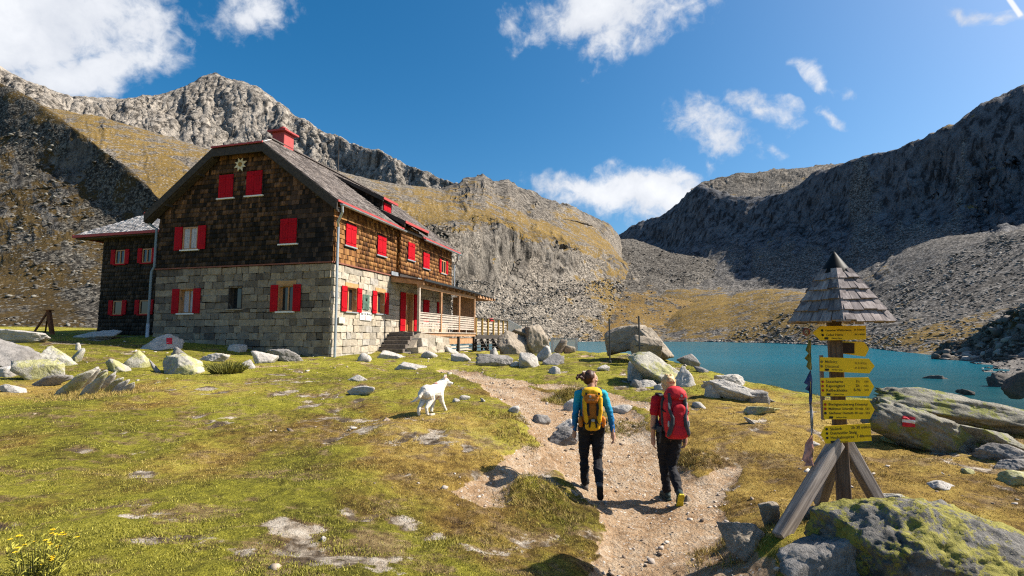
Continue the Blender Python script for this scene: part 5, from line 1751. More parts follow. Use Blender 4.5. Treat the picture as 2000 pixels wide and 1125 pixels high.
def rock(name, label, u, vb, w, h, mat, seed, depth=0.8, sub=4, sink=0.6, cat='rock', parent=None, D=None, z0=None, group=None, smooth=False, zofs=0.0, **kw):
    """a rock whose visible foot is at pixel (u, vb) and which shows w x h pixels large"""
    p = hit_g(u, vb) if D is None else at(u, vb, D)
    Dd = p[1]
    W = w * Dd / 1000.0
    H = h * Dd / 1000.0 * 1.03
    Dp = W * depth
    hd = np.array([p[0], p[1]]) / math.hypot(p[0], p[1])
    c = np.array([p[0], p[1]]) + hd * Dp * 0.36
    zg = p[2] if z0 is None else z0
    tot = H * (1 + sink)
    if sub == 4 and w > 58: sub = 5
    v, f = rock_shape(seed, sub, **kw)
    v = v * np.array([W, Dp, tot])
    me = fast_mesh(name, v, f, smooth)
    o = link(name, me, mat, parent)
    o.location = (c[0], c[1], zg + H - tot / 2 + zofs)
    if label:
        tag(o, label, cat, group)
    return o

def paint_on(o, pts, mat, name='paint_mark', view=(0, 0, 0)):
    """a patch of paint that lies on a rock: pts = grid of pixels (rows of (u, v))"""
    me = o.data
    mw = Matrix.Translation(o.location)
    vs = [mw @ v.co for v in me.vertices]
    bvh = BVHTree.FromPolygons(vs, [tuple(p.vertices) for p in me.polygons])
    out, ok = [], True
    for row in pts:
        for (u, v) in row:
            d = Vector(ray(u, v)).normalized()
            loc, nrm, _, _ = bvh.ray_cast(Vector((0, 0, 0)), d)
            if loc is None:
                return None
            out.append(loc - d * 0.008 + nrm * 0.004 - Vector(o.location))
    nr, nc = len(pts), len(pts[0])
    fs = [(i * nc + j, i * nc + j + 1, (i + 1) * nc + j + 1, (i + 1) * nc + j) for i in range(nr - 1) for j in range(nc - 1)]
    me2 = bpy.data.meshes.new(name)
    me2.from_pydata([tuple(v) for v in out], [], fs)
    p = link(name, me2, mat, o)
    sd = p.modifiers.new('thick', 'SOLIDIFY')
    sd.thickness = 0.006
    return p
def grid_px(u0, u1, v0, v1, n=6, m=3, slant=0.0):
    return [[(u0 + (u1 - u0) * i / n, v0 + (v1 - v0) * j / m + slant * i / n) for i in range(n + 1)] for j in range(m + 1)]

TAB = [
 # label, u, v foot, w, h, material, seed, options
 ('long low pale slab at the far left in front of the rusty frame', 47, 668, 112, 25, 'P', 1, dict(depth=.45, stretch=(2, 1, .5))),
 ('big dark sloping grey slab jutting in from the left edge', 12, 722, 150, 66, 'G', 2, dict(depth=.8, tilt=(0, 24, 0), stretch=(1.6, 1, .6), layers=3)),
 ('flat white stone below the dark sloping slab at the left edge', 14, 736, 52, 20, 'P', 3, dict(stretch=(1.4, 1, .6))),
 ('broad pale boulder with a yellowish right flank in the left rock group', 103, 716, 74, 39, 'L', 14, dict(depth=.7)),
 ('upright pale stone just right of the broad pale boulder', 149, 708, 34, 27, 'L', 5, dict()),
 ('boulder with a yellow lichen cap leaning on a grey slab', 78, 741, 78, 38, 'L', 16, dict()),
 ('low grey slab slanting up to the right under the yellow-capped boulder', 96, 755, 84, 22, 'G', 7, dict(depth=.5, tilt=(0, -14, 0), stretch=(1.8, 1, .4))),
 ('narrow pale strip of rock flush with the turf at the left edge', 28, 766, 68, 15, 'P', 8, dict(depth=.3, tilt=(0, 8, 0), stretch=(2, 1, .35))),
 ('low pinkish rock ledge at the foot of the dark annex', 186, 662, 92, 18, 'P', 9, dict(depth=.5, stretch=(1.8, 1, .5))),
 ('small white stone in the turf above the two yellow stones', 153, 686, 16, 16, 'P', 10, dict(sub=3)),
 ('whitish rock with a red painted mark before the hut corner', 313, 683, 74, 30, 'P', 41, dict(depth=.75)),
 ('angular yellow lichened stone, left one of a pair', 231, 727, 42, 26, 'L', 12, dict()),
 ('rounded yellow lichened stone, right one of a pair', 263, 717, 46, 32, 'L', 13, dict()),
 ('thin dark slab stuck edgeways beside the yellow stones', 304, 727, 34, 26, 'G', 21, dict(depth=.3, tilt=(0, 40, 0), stretch=(1.6, 1, .3))),
 ('grey stone perched behind the big yellow-white boulder', 350, 704, 42, 26, 'G', 15, dict()),
 ('big yellow-white boulder left of the shrub', 361, 728, 82, 36, 'L', 26, dict(depth=.8)),
 ('flat pale slab with red paint traces near the gable wall', 417, 706, 66, 16, 'P', 17, dict(depth=.6, stretch=(1.8, 1, .4))),
 ('small pointed stone alone close under the gable wall', 464, 687, 32, 15, 'P', 18, dict()),
 ('grey rock beside the footpath at the gable', 517, 709, 46, 23, 'P', 19, dict()),
 ('leaning dark slab against the turf at the gable foot', 556, 706, 70, 24, 'G', 20, dict(depth=.5, tilt=(0, 16, 0), stretch=(1.7, 1, .4), layers=3)),
 ('white stone at the left end of the narrow footpath', 486, 720, 30, 17, 'P', 22, dict(sub=3)),
 ('flat pale slab alone in the meadow left of the dog', 706, 772, 60, 17, 'P', 23, dict(depth=.6, stretch=(1.8, 1, .4))),
 ('low white stones crest in the turf above the lone flat slab', 697, 745, 42, 12, 'P', 24, dict(depth=.5)),
 ('low rock ledge in the grass between steps and dog', 800, 722, 74, 14, 'P', 25, dict(depth=.5, stretch=(1.8, 1, .45))),
 ('large flat stone at the bottom of the hut steps', 768, 700, 62, 15, 'P', 27, dict(depth=.6, stretch=(1.7, 1, .4))),
 ('small whitish stone at the corner of the sunny wall', 712, 705, 26, 15, 'P', 28, dict(sub=3)),
 ('grey stone at the foot of the stone plinth', 838, 700, 32, 14, 'P', 29, dict(sub=3)),
 ('low slanting stone in the grass below the terrace', 900, 706, 40, 16, 'P', 30, dict(tilt=(0, 15, 0))),
 ('pale stone under the terrace stair', 880, 689, 34, 12, 'P', 31, dict(sub=3)),
 ('small cube of rock leaning at the left of the huge boulder', 965, 693, 18, 14, 'P', 32, dict(sub=3)),
 ('dark flat rock with a sunlit top in front of the huge boulder', 966, 716, 74, 24, 'G', 33, dict(depth=.6, stretch=(1.7, 1, .55))),
 ('rounded grey rock, left of the cluster right of the flat dark rock', 1034, 718, 42, 28, 'P', 34, dict()),
 ('pale upright rock at the back of the cluster below the huge boulder', 1061, 706, 36, 30, 'P', 35, dict()),
 ('dark angular rock at the right of the cluster below the huge boulder', 1081, 713, 46, 22, 'G', 36, dict()),
 ('small white stone in front of the rock cluster', 1083, 730, 24, 14, 'P', 37, dict(sub=3)),
 ('low white stone left of the rock cluster', 1008, 716, 26, 10, 'P', 38, dict(sub=3)),
 ('pale stone beside the white boarded screen', 1095, 681, 26, 18, 'B', 39, dict(D=30)),
 ('small dark stone in the turf before the white boarded screen', 1112, 687, 24, 12, 'B', 40, dict(D=30, sub=3)),
 ('pale stone in the meadow left of the split boulder', 1178, 724, 26, 11, 'P', 42, dict(sub=3)),
 ('grey-white spiky rock at the left foot of the split boulder', 1243, 745, 40, 44, 'P', 43, dict(tilt=(0, -20, 0))),
 ('low flat stone under the split boulder', 1262, 756, 40, 13, 'P', 44, dict(stretch=(1.6, 1, .5))),
 ('small dark stone wedged under the split boulder', 1243, 756, 28, 14, 'G', 45, dict(sub=3)),
 ('flat white stone right of the stones under the split boulder', 1292, 762, 34, 12, 'P', 46, dict(sub=3)),
 ('long pale whaleback rock at the meadow rim by the lake', 1448, 784, 150, 40, 'P', 47, dict(depth=.5, tilt=(0, 12, 0), stretch=(2.2, 1, .5))),
 ('pale rounded rock behind the whaleback at the water edge', 1425, 752, 66, 20, 'P', 48, dict(depth=.6)),
 ('square grey block below the whaleback rock', 1478, 784, 42, 20, 'G', 49, dict(blocky=.7)),
 ('dark rock at the left end of the whaleback', 1392, 776, 34, 30, 'P', 50, dict()),
 ('low yellowish stone lying in the turf below the whaleback', 1492, 809, 76, 14, 'L', 51, dict(depth=.5, stretch=(1.8, 1, .4))),
 ('small flat white stone in the turf right of the red backpack', 1366, 797, 26, 11, 'P', 52, dict(sub=3)),
 ('small grey rock poking over the meadow rim beside the lake', 1372, 727, 28, 11, 'G', 53, dict(sub=3)),
 ('dark rock at the rim right of the split boulder', 1342, 712, 42, 20, 'G', 54, dict(D=18)),
 ('grey rock in the middle of the path left of the hikers', 1098, 870, 72, 32, 'G', 55, dict(depth=.8)),
 ('pale flat rock behind the grey rock on the path', 1104, 843, 56, 22, 'P', 56, dict()),
 ('small grey stone at the left side of the path', 1058, 828, 36, 17, 'G', 57, dict(sub=3)),
 ('upright white stone beside the mossy tuft on the path', 1113, 803, 26, 24, 'P', 58, dict(sub=3)),
 ('flat rock half hidden behind the yellow backpack', 1212, 808, 44, 16, 'P', 59, dict(sub=3)),
 ('round stone beside the yellow sole of the hiker', 1341, 981, 18, 12, 'B', 60, dict(sub=3)),
 ('long brown rock at the foot of the signpost leg', 1458, 1092, 118, 62, 'B', 61, dict(depth=.6, tilt=(0, 16, 0), stretch=(1.8, 1, .7))),
 ('round tan stone wedged behind the signpost leg', 1508, 1042, 52, 54, 'B', 62, dict(D=4.75)),
 ('grey stone between the signpost leg and post', 1570, 1022, 48, 30, 'B', 63, dict(D=4.7)),
 ('flat thin stone on top of the stones at the post', 1602, 1010, 46, 16, 'G', 64, dict(D=4.6, stretch=(1.6, 1, .4))),
 ('pale stone showing behind the right signpost leg', 1745, 988, 66, 22, 'L', 65, dict()),
 ('yellowish flat stone in the dry turf left of the outcrop', 1740, 866, 40, 14, 'L', 66, dict()),
 ('small block at the foot of the painted rock rib', 1838, 858, 24, 16, 'P', 67, dict(blocky=.7)),
 ('longer block right of the small block below the rock rib', 1870, 868, 34, 14, 'P', 68, dict(blocky=.6)),
 ('broad low grey rock at the right edge below the rock ribs', 1958, 902, 110, 32, 'G', 69, dict(depth=.6, stretch=(1.8, 1, .5))),
 ('dark smooth rock at the right edge under the grey rock', 1985, 918, 90, 18, 'G', 70, dict(depth=.5, stretch=(1.8, 1, .4))),
 ('pale speckled slab at the right edge of the dry meadow', 1985, 945, 70, 22, 'L', 71, dict(depth=.6, stretch=(1.6, 1, .5))),
 ('flat white stone in the dry turf at the right', 1838, 955, 46, 13, 'P', 72, dict(stretch=(1.6, 1, .4))),
 ('tiny pale stone in the dry turf right of the signpost', 1890, 925, 24, 10, 'L', 73, dict(sub=3)),
 ('white stone left of the dog among yellow grass', 630, 1058, 12, 9, 'P', 74, dict(sub=3)),
 ('flat white stone right of the dog', 908, 781, 22, 8, 'P', 75, dict(sub=3)),
 ('smaller pale stone right of the dog front paw', 890, 786, 18, 7, 'P', 76, dict(sub=3)),
 ('grey stone at the eroded edge of the path', 1004, 806, 22, 12, 'P', 77, dict(sub=3)),
 ('tiny white stone high in the meadow beside the path bend', 943, 785, 10, 7, 'P', 78, dict(sub=3)),
 ('pale stone in the dry turf below the ribbon', 1590, 872, 20, 9, 'P', 79, dict(sub=3)),
 ('long thin white stone in the turf beyond the red backpack', 1466, 828, 24, 12, 'P', 80, dict(sub=3, tilt=(0, 25, 0), stretch=(2, 1, .5))),
]
MATS = {'P': M_ROCK, 'L': M_ROCK_L, 'G': M_ROCK_G, 'B': M_ROCK_B, 'D': M_ROCK_DARK}
ROCKS = {}
for (label, u, vb, w_, h_, mk, seed, kw) in TAB:
    ROCKS[seed] = rock('rock', label, u, vb, w_, h_, MATS[mk], seed, **kw)
paint_on(ROCKS[41], grid_px(325, 336, 660, 672), M_PAINT_R)
paint_on(ROCKS[17], grid_px(398, 410, 696, 700), M_PAINT_R)

# tilted strata breaking through the turf in front of the left rocks
oc = hit_g(185, 772)
out = empty('rock_outcrop', (oc[0], oc[1], oc[2]), 0, 'row of tilted pale rock ribs breaking through the turf', 'outcrop')
for (u, vb, w_, h_, sd_) in [(140, 770, 90, 46, 1), (158, 762, 76, 44, 2), (178, 770, 74, 42, 3), (200, 764, 66, 38, 4), (214, 768, 56, 30, 5), (232, 768, 42, 26, 6), (245, 767, 36, 20, 7), (185, 745, 60, 22, 8)]:
    o = rock('rib', None, u, vb, w_, h_, M_ROCK_L if sd_ % 2 else M_ROCK, 200 + sd_, depth=.35, sub=3, tilt=(0, -32, -24), stretch=(2.4, 1.2, .28))
    o.parent = out
    o.location = Vector(o.location) - out.location

# the huge boulder before the terrace, and the split boulder that overhangs the meadow by the lake
def blocks(label, spec, D, mat):
    """a cracked boulder: blocks that grew apart along its joints"""
    p = at(spec[0][0], spec[0][1], D)
    e = empty('boulder', tuple(p), 0, label, 'boulder')
    for (u, vb, w_, h_, sd_, dd, kw) in spec:
        o = rock('block', None, u, vb, w_, h_, mat, sd_, D=D + dd, **kw)
        o.parent = e
        o.location = Vector(o.location) - e.location
    return e
blocks('huge grey-brown boulder with a sunlit right face beside the terrace',
       [(1010, 699, 76, 52, 301, 0.0, dict(depth=.9, sub=5, planes=9, sink=.25, tilt=(0, -18, 0), stretch=(1.2, 1, .8))),
        (1044, 696, 58, 61, 303, 0.7, dict(depth=1.1, sub=5, planes=10, sink=.2, blocky=.4, tilt=(0, 10, 20))),
        (1022, 668, 60, 32, 307, 1.1, dict(depth=.9, sub=5, planes=9, sink=.3, tilt=(0, 8, 0)))], 26.5, M_ROCK_B)
blocks('enormous overhanging boulder at the lake with a cracked shaded face',
       [(1221, 694, 86, 58, 305, 0.0, dict(depth=.9, sub=5, planes=10, sink=.05, blocky=.35, stretch=(1.5, 1, .9), tilt=(0, -10, 0))),
        (1281, 704, 80, 66, 311, -0.5, dict(depth=.9, sub=5, planes=10, sink=.05, stretch=(1.3, 1, .95), tilt=(0, 28, 0))),
        (1262, 712, 62, 56, 313, -1.2, dict(depth=.8, sub=5, planes=9, sink=.1, tilt=(0, 40, 0), stretch=(1, 1, 1.1)))], 18.6, M_ROCK_B)
rock('boulder', 'pale wedge of rock carrying the overhanging boulder', 1290, 756, 128, 66, M_ROCK_L, 316, depth=.8, sub=5, planes=11, sink=.2, cat='boulder', tilt=(0, 12, 0), D=13.6)
rock('boulder', 'pale block closing the right end of the wedge under the overhang', 1338, 756, 44, 40, M_ROCK, 318, sub=4, cat='boulder', D=13.2)
# long rock ribs on the right above the lake
rib = rock('rock_rib', 'long lichened rock rib nearest the lake on the right', 1880, 836, 380, 72, M_ROCK_GL, 322, depth=.35, sub=5, sink=.5, cat='outcrop', stretch=(2.6, 1, .7), tilt=(0, 12, 0), rough=.07, layers=4)
rib2 = rock('rock_rib', 'rounded rock rib with a red and white trail mark', 1800, 884, 230, 98, M_ROCK_GL, 327, depth=.4, sub=5, sink=.45, cat='outcrop', stretch=(2.2, 1, .8), tilt=(0, 22, 0), rough=.06, layers=4)
rock('rock_rib', 'stepped pale ledges right of the marked rock rib', 1935, 880, 190, 52, M_ROCK_GL, 331, depth=.4, sub=5, sink=.4, cat='outcrop', stretch=(2.4, 1, .5), tilt=(0, 12, 0), layers=5)
for i, (v0, v1, m_) in enumerate([(812, 818, M_PAINT_R), (818, 824, M_PAINT_W), (824, 832, M_PAINT_R)]):
    paint_on(rib2, grid_px(1762, 1787, v0, v1, slant=3), m_)
# the foreground boulders under the signpost
fb = rock('boulder', 'massive foreground boulder covered in yellow-green map lichen', 1806, 1180, 410, 200, M_ROCK_MAP, 347, D=3.35, depth=.75, sub=6, planes=34, omin=.84, sink=.4, cat='boulder', stretch=(1.5, 1, 1), tilt=(0, 5, 0), rough=.05, z0=-1.78)
rock('boulder', 'cracked grey foreground boulder left of the lichened one', 1590, 1170, 190, 135, M_ROCK_G, 345, D=3.55, depth=.8, sub=5, planes=12, sink=.2, cat='boulder', tilt=(0, -24, 0), rough=.06, z0=-1.82)
# shore stones at the water on the right
for (label, u, vb, w_, h_, sd_, D_) in [('dark wet rock alone at the right picture edge in the lake', 1992, 760, 56, 34, 401, 22), ('broad flat rock slab on the stony spit', 1830, 752, 64, 18, 402, 55),
                                       ('big dark slab at the right end of the stony spit', 1985, 765, 90, 34, 403, 46), ('low dark rock standing in the water off the spit', 1885, 768, 30, 8, 404, 40)]:
    rock('rock', label, u, vb, w_, h_, M_ROCK_DARK, sd_, D=D_, depth=.6, stretch=(1.8, 1, .5))

# ---- stone masses nobody could count: real stones, joined
def stone_mass(name, pts, sizes, mat, seed, flat=0.6, sub=1, embed=0.3):
    r = np.random.default_rng(seed)
    protos = [rock_shape(900 + i + seed, sub, planes=9, rough=.04) for i in range(8)]
    V, Fc, b = [], [], 0
    for p, s in zip(pts, sizes):
        v, f = protos[r.integers(8)]
        a = r.uniform(0, 6.283)
        c_, s_ = math.cos(a), math.sin(a)
        sc = np.array([s * r.uniform(.8, 1.5), s * r.uniform(.7, 1.1), s * flat * r.uniform(.6, 1.3)])
        q = v * sc
        ty = r.normal() * 0.3
        q = np.stack([q[:, 0] * math.cos(ty) + q[:, 2] * math.sin(ty), q[:, 1], -q[:, 0] * math.sin(ty) + q[:, 2] * math.cos(ty)], 1)
        q = np.stack([q[:, 0] * c_ - q[:, 1] * s_, q[:, 0] * s_ + q[:, 1] * c_, q[:, 2]], 1)
        V.append(q + np.array([p[0], p[1], p[2] + sc[2] * (0.5 - embed)]))
        Fc.append(f + b)
        b += len(v)
    o = link(name, fast_mesh(name, np.concatenate(V), np.concatenate(Fc)), mat)
    return tag(o, kind='stuff')

def island_rock_material(name, tones):
    m, t = material(name, 0.92, 0.2)
    r = t.new('ShaderNodeNewGeometry').outputs['Random Per Island']
    n = t.noise(t.pos(), 14.0, 5, 0.7)
    c = t.ramp(r, [(i / (len(tones) - 1), q) for i, q in enumerate(tones)])
    c = t.mix(1.0, c, t.ramp(n, [(0.3, (0.6, 0.6, 0.6)), (0.7, (1.2, 1.2, 1.2))]), 'MULTIPLY')
    t.put(t.b.inputs['Base Color'], c)
    return m
M_GRAVEL = island_rock_material('path_gravel', [(0.16, 0.12, 0.09), (0.33, 0.25, 0.18), (0.45, 0.37, 0.29), (0.55, 0.49, 0.42), (0.40, 0.34, 0.29)])
M_RUBBLE = island_rock_material('shore_rubble_stone', [(0.05, 0.043, 0.036), (0.11, 0.095, 0.082), (0.19, 0.165, 0.145), (0.33, 0.30, 0.265)])
M_SCREE = island_rock_material('scree_stone', [(0.07, 0.063, 0.055), (0.14, 0.127, 0.110), (0.22, 0.20, 0.175), (0.34, 0.315, 0.28)])
M_SPURST = island_rock_material('spur_stone', [(0.04, 0.037, 0.032), (0.085, 0.078, 0.068), (0.14, 0.13, 0.112), (0.28, 0.265, 0.225)])

# gravel on the path
gp, gs = [], []
while len(gp) < 6500:
    y = 3.4 + 14.0 * random.random() ** 1.9
    x = random.uniform(-3.2, 5.5)
    gp.append((x, y)); gs.append(0)
gp = np.array(gp)
pf = path_field(gp[:, 0], gp[:, 1])
keep = (pf > -0.12 + 0.0 * pf) & (rng.random(len(gp)) < np.clip(0.35 + pf * 1.5, 0.1, 1))
gp = gp[keep]
gzv = ground_h(gp[:, 0], gp[:, 1])
gs = 0.008 + 0.06 * rng.random(len(gp)) ** 6 + 0.0011 * gp[:, 1]
stone_mass('gravel', np.column_stack([gp, gzv]), gs, M_GRAVEL, 31, 0.6, 1)
# loose stones in the meadow
mp = np.column_stack([rng.uniform(-16, 12, 2600), 3.6 + 24 * rng.random(2600) ** 1.4])
keep = (rim_d(mp[:, 0], mp[:, 1]) < -0.3) & (fbm(np.column_stack([mp * 0.5, np.zeros(len(mp))]), 3) > 0.27)
mp = mp[keep]
hutc = np.array([_c[0], _c[1]])
lx = (mp - hutc) @ np.array([math.cos(HUT_RZ), math.sin(HUT_RZ)])
ly = (mp - hutc) @ np.array([-math.sin(HUT_RZ), math.cos(HUT_RZ)])
mp = mp[~((lx < 1.8) & (lx > -17) & (ly > -0.2))]
stone_mass('scattered_stones', np.column_stack([mp, ground_h(mp[:, 0], mp[:, 1])]), 0.02 + 0.10 * rng.random(len(mp)) ** 5 + 0.002 * mp[:, 1], M_GRAVEL, 32, 0.5, 1, 0.45)
# rubble on the spit and along the waterline
n = 6500
a, b = rng.random(n), rng.random(n) ** 1.3
sx = np.interp(a, np.linspace(0, 1, nsp), ox) * (1 - b) + np.interp(a, np.linspace(0, 1, nsp), ix) * b
sy = np.interp(a, np.linspace(0, 1, nsp), oy) * (1 - b) + np.interp(a, np.linspace(0, 1, nsp), iy) * b
szz = LAKE_Z - 0.2 + 1.6 * sstep(b, 0.0, 0.45) + 0.45 * fbm(np.column_stack([sx, sy, np.zeros(n)]) * 0.16, 4)
stone_mass('shore_rubble', np.column_stack([sx, sy, szz]), (0.08 + 0.55 * rng.random(n) ** 3.5) * (0.4 + sy / 110.0), M_RUBBLE, 33, 0.5, 1)

def scatter_on(o, n, smin, smax, mat, name, seed, test=None, pw=4.0, flat=0.6):
    r = np.random.default_rng(seed)
    me = o.data
    V = np.empty(len(me.vertices) * 3, np.float32)
    me.vertices.foreach_get('co', V)
    V = V.reshape(-1, 3)
    px = V / np.maximum(V[:, 1:2], 1)
    ok = np.ones(len(V), bool) if test is None else test(V, px)
    ids = np.nonzero(ok)[0]
    D = V[ids, 1]
    ids = r.choice(ids, size=min(n, len(ids)), replace=len(ids) < n)
    P = V[ids] + r.normal(size=(len(ids), 3)) * np.array([1, 1, 0]) * 0.002 * V[ids, 1:2]
    s = (smin + (smax - smin) * r.random(len(ids)) ** pw) * (V[ids, 1] / np.median(V[ids, 1]))
    return stone_mass(name, P, s, mat, seed, flat, 1, 0.4)
byname = {o.name: o for o in scene.objects}
scatter_on(byname['spur'], 4200, 0.08, 0.7, M_SPURST, 'spur_boulders', 51, lambda V, p: (p[:, 0] > -1.1) & (p[:, 0] < -0.55) & (p[:, 2] < 0.42) & (fbm(V * 0.07, 3) > -0.12), 5.0)
scatter_on(byname['bluff'], 1200, 0.2, 2.4, M_RUBBLE, 'bluff_boulders', 52, lambda V, p: (p[:, 0] > 0.8) & (p[:, 0] < 1.15))
scatter_on(byname['shaded_mountain'], 12000, 0.3, 2.4, M_SCREE, 'scree_boulders', 53, lambda V, p: (p[:, 0] > 0.3) & (p[:, 0] < 1.1) & (p[:, 2] < 0.20) & (p[:, 2] > -0.03) & (V[:, 1] < 420), 4.0)
scatter_on(byname['grassy_mountain'], 11000, 0.4, 2.4, M_SCREE, 'lakeside_scree', 54, lambda V, p: (p[:, 0] > -0.12) & (p[:, 0] < 0.26) & (p[:, 2] < 0.11), 4.0)
scatter_on(byname['moraine'], 3500, 0.8, 4.0, M_SCREE, 'moraine_boulders', 55, lambda V, p: (p[:, 0] > 0.15) & (p[:, 0] < 0.5), 4.0)
# ------------------------------------------------------------------ signpost with its shingled hood
SX0, SY0 = 2.925, 4.60
M_POST = None
def timber(name, tones, scale=1.0, axis='Z'):
    m, t = material(name, 0.85, 0.2)
    co = t.obj()
    rnd = t.new('ShaderNodeObjectInfo').outputs['Random']
    co = t.vmath('ADD', co, t.comb(t.math('MULTIPLY', rnd, 13.0), t.math('MULTIPLY', rnd, 7.0), 0.0))
    g = t.noise(t.mapping(co, (38 * scale, 38 * scale, 2.2 * scale)), 1.0, 6, 0.68, 0.3)
    n = t.noise(co, 3.0, 4)
    c = t.ramp(t.math('ADD', t.math('MULTIPLY', g, 0.75), t.math('MULTIPLY', n, 0.25)), [(0.3, tones[0]), (0.48, tones[1]), (0.68, tones[2])])
    c = t.mix(1.0, c, t.ramp(rnd, [(0.0, (0.52, 0.51, 0.53)), (0.5, (0.95, 0.93, 0.92)), (1.0, (1.35, 1.28, 1.22))]), 'MULTIPLY')
    t.put(t.b.inputs['Base Color'], c)
    t.put(t.b.inputs['Normal'], t.bump(g, 0.7, 0.004))
    return m
M_POST = timber('weathered_post_timber', [(0.075, 0.052, 0.036), (0.22, 0.155, 0.108), (0.38, 0.295, 0.22)])
M_LEG = timber('silver_grey_timber', [(0.075, 0.064, 0.057), (0.20, 0.175, 0.158), (0.40, 0.365, 0.335)])
M_HOODSH = timber('hood_shingle', [(0.07, 0.058, 0.058), (0.19, 0.165, 0.162), (0.38, 0.34, 0.325)])
M_SIGN = plain('sign_yellow', (0.80, 0.51, 0.002), 0.5, 0.3, vary=0.08, scale=5)
M_SIGNEDGE = M_SIGN
M_CAPTIN = plain('dark_metal_cap', (0.006, 0.007, 0.008), 0.55, 0.12, 0.0, vary=0.3, scale=8)
M_SUNINK = plain('faded_lettering', (0.20, 0.15, 0.03), 0.7)
M_DOTRED = plain('red_dot', (0.36, 0.03, 0.012), 0.7)

gzs = gz(SX0, SY0)
sign = empty('signpost', (SX0, SY0, gzs), 0, 'trail signpost with six yellow arrow boards under a shingled hood', 'signpost')
def L(p):
    return Vector(p) - Vector((SX0, SY0, gzs))
b = 0.052
po = MB().prism([(-b, -b, -0.25), (b, -b, -0.25), (b, b, -0.25), (-b, b, -0.25)], (0, 0, 0.25 + 0.55 - gzs)).build('post', M_POST, sign, bevel=0.006)
po.rotation_euler = (0, 0, R(-24))
po.location = (-0.035, 0.01, 0)
def leg(pt, pb, w, h):
    pt, pb = L(pt), L(pb)
    d = (pb - pt)
    ln = d.length
    me = MB().box((-w / 2, -h / 2, 0), (w / 2, h / 2, ln)).mesh('leg')
    o = link('leg', me, M_LEG, sign)
    o.matrix_local = Matrix.Translation(pt) @ d.to_track_quat('Z', 'Y').to_matrix().to_4x4()
    bv = o.modifiers.new('bevel', 'BEVEL')
    bv.width = 0.012
    bv.segments = 2
    return o
leg(at(1636, 862, 4.52), at(1522, 1052, 4.2), 0.085, 0.115)
leg(at(1645, 855, 4.62), at(1722, 992, 4.72), 0.085, 0.115)
leg(at(1640, 860, 4.68), at(1600, 985, 5.1), 0.09, 0.10)
# hood: six-sided pyramid of shingle courses on a frame, with a black metal cap
zb, zt, Rb, Rt = 0.115 - gzs, 0.585 - gzs, 0.43, 0.115
cdir = Vector((-SX0, -SY0, 0)).normalized()
rdir = Vector((-cdir.y, cdir.x, 0))
if rdir.x < 0: rdir = -rdir
phi = R(5)
c0 = cdir * math.cos(phi) + rdir * math.sin(phi)
a0 = math.atan2(c0.y, c0.x)
def corner(k, r, z):
    a = a0 + k * math.pi / 3
    return Vector((r * math.cos(a), r * math.sin(a), z))
core_ = MB()
core_.prism([corner(k, Rb - 0.05, zb + 0.02) for k in range(6)], (0, 0, 0.02))
lo = [corner(k, Rb - 0.03, zb + 0.042) for k in range(6)]
hi_ = [corner(k, Rt - 0.03, zt) for k in range(6)]
core_.add(lo + hi_, [(k, (k + 1) % 6, 6 + (k + 1) % 6, 6 + k) for k in range(6)] + [tuple(range(6, 12)), tuple(range(5, -1, -1))])
core_.build('hood_frame', M_POST, sign)
NROW = 5
for r_ in range(NROW):
    f0, f1 = r_ / NROW, min((r_ + 1.35) / NROW, 1.02)
    for k in range(6):
        A0, B0 = corner(k, Rb + (Rt - Rb) * f0, zb + (zt - zb) * f0), corner(k + 1, Rb + (Rt - Rb) * f0, zb + (zt - zb) * f0)
        A1, B1 = corner(k, Rb + (Rt - Rb) * f1, zb + (zt - zb) * f1), corner(k + 1, Rb + (Rt - Rb) * f1, zb + (zt - zb) * f1)
        nrm = (B0 - A0).cross(A1 - A0).normalized()
        if nrm.dot(Vector((A0.x, A0.y, 0))) < 0: nrm = -nrm
        n = max(2, round((B0 - A0).length / 0.082))
        cuts = [0.0]
        for i in range(1, n): cuts.append((i + random.uniform(-.16, .16)) / n)
        cuts.append(1.0)
        for i in range(n):
            s0, s1 = cuts[i] + 0.006, cuts[i + 1] - 0.006
            dl = random.uniform(-.012, .008)
            dn = (A0 - A1).normalized() * dl
            th = random.uniform(.017, .026)
            p = [A0.lerp(B0, s0) + dn, A0.lerp(B0, s1) + dn, A1.lerp(B1, s1), A1.lerp(B1, s0)]
            o1 = nrm * 0.012
            vs = [p[0] + o1, p[1] + o1, p[1] + o1 + nrm * th, p[0] + o1 + nrm * th, p[3], p[2], p[2] + nrm * .007, p[3] + nrm * .007]
            q = MB().add(vs, [(0, 1, 2, 3), (7, 6, 5, 4), (3, 2, 6, 7), (0, 3, 7, 4), (1, 5, 6, 2), (0, 4, 5, 1)])
            # own frame: z up the slope, so that the grain runs along the shingle
            me = q.mesh('shingle')
            z_ax = (A1 - A0).lerp(B1 - B0, .5).normalized()
            x_ax = (B0 - A0).normalized()
            x_ax = (x_ax - z_ax * x_ax.dot(z_ax)).normalized()
            y_ax = z_ax.cross(x_ax)
            M = Matrix((( x_ax.x, y_ax.x, z_ax.x, p[0].x), (x_ax.y, y_ax.y, z_ax.y, p[0].y), (x_ax.z, y_ax.z, z_ax.z, p[0].z), (0, 0, 0, 1)))
            me.transform(M.inverted())
            o = link('shingle', me, M_HOODSH, sign)
            o.matrix_local = M
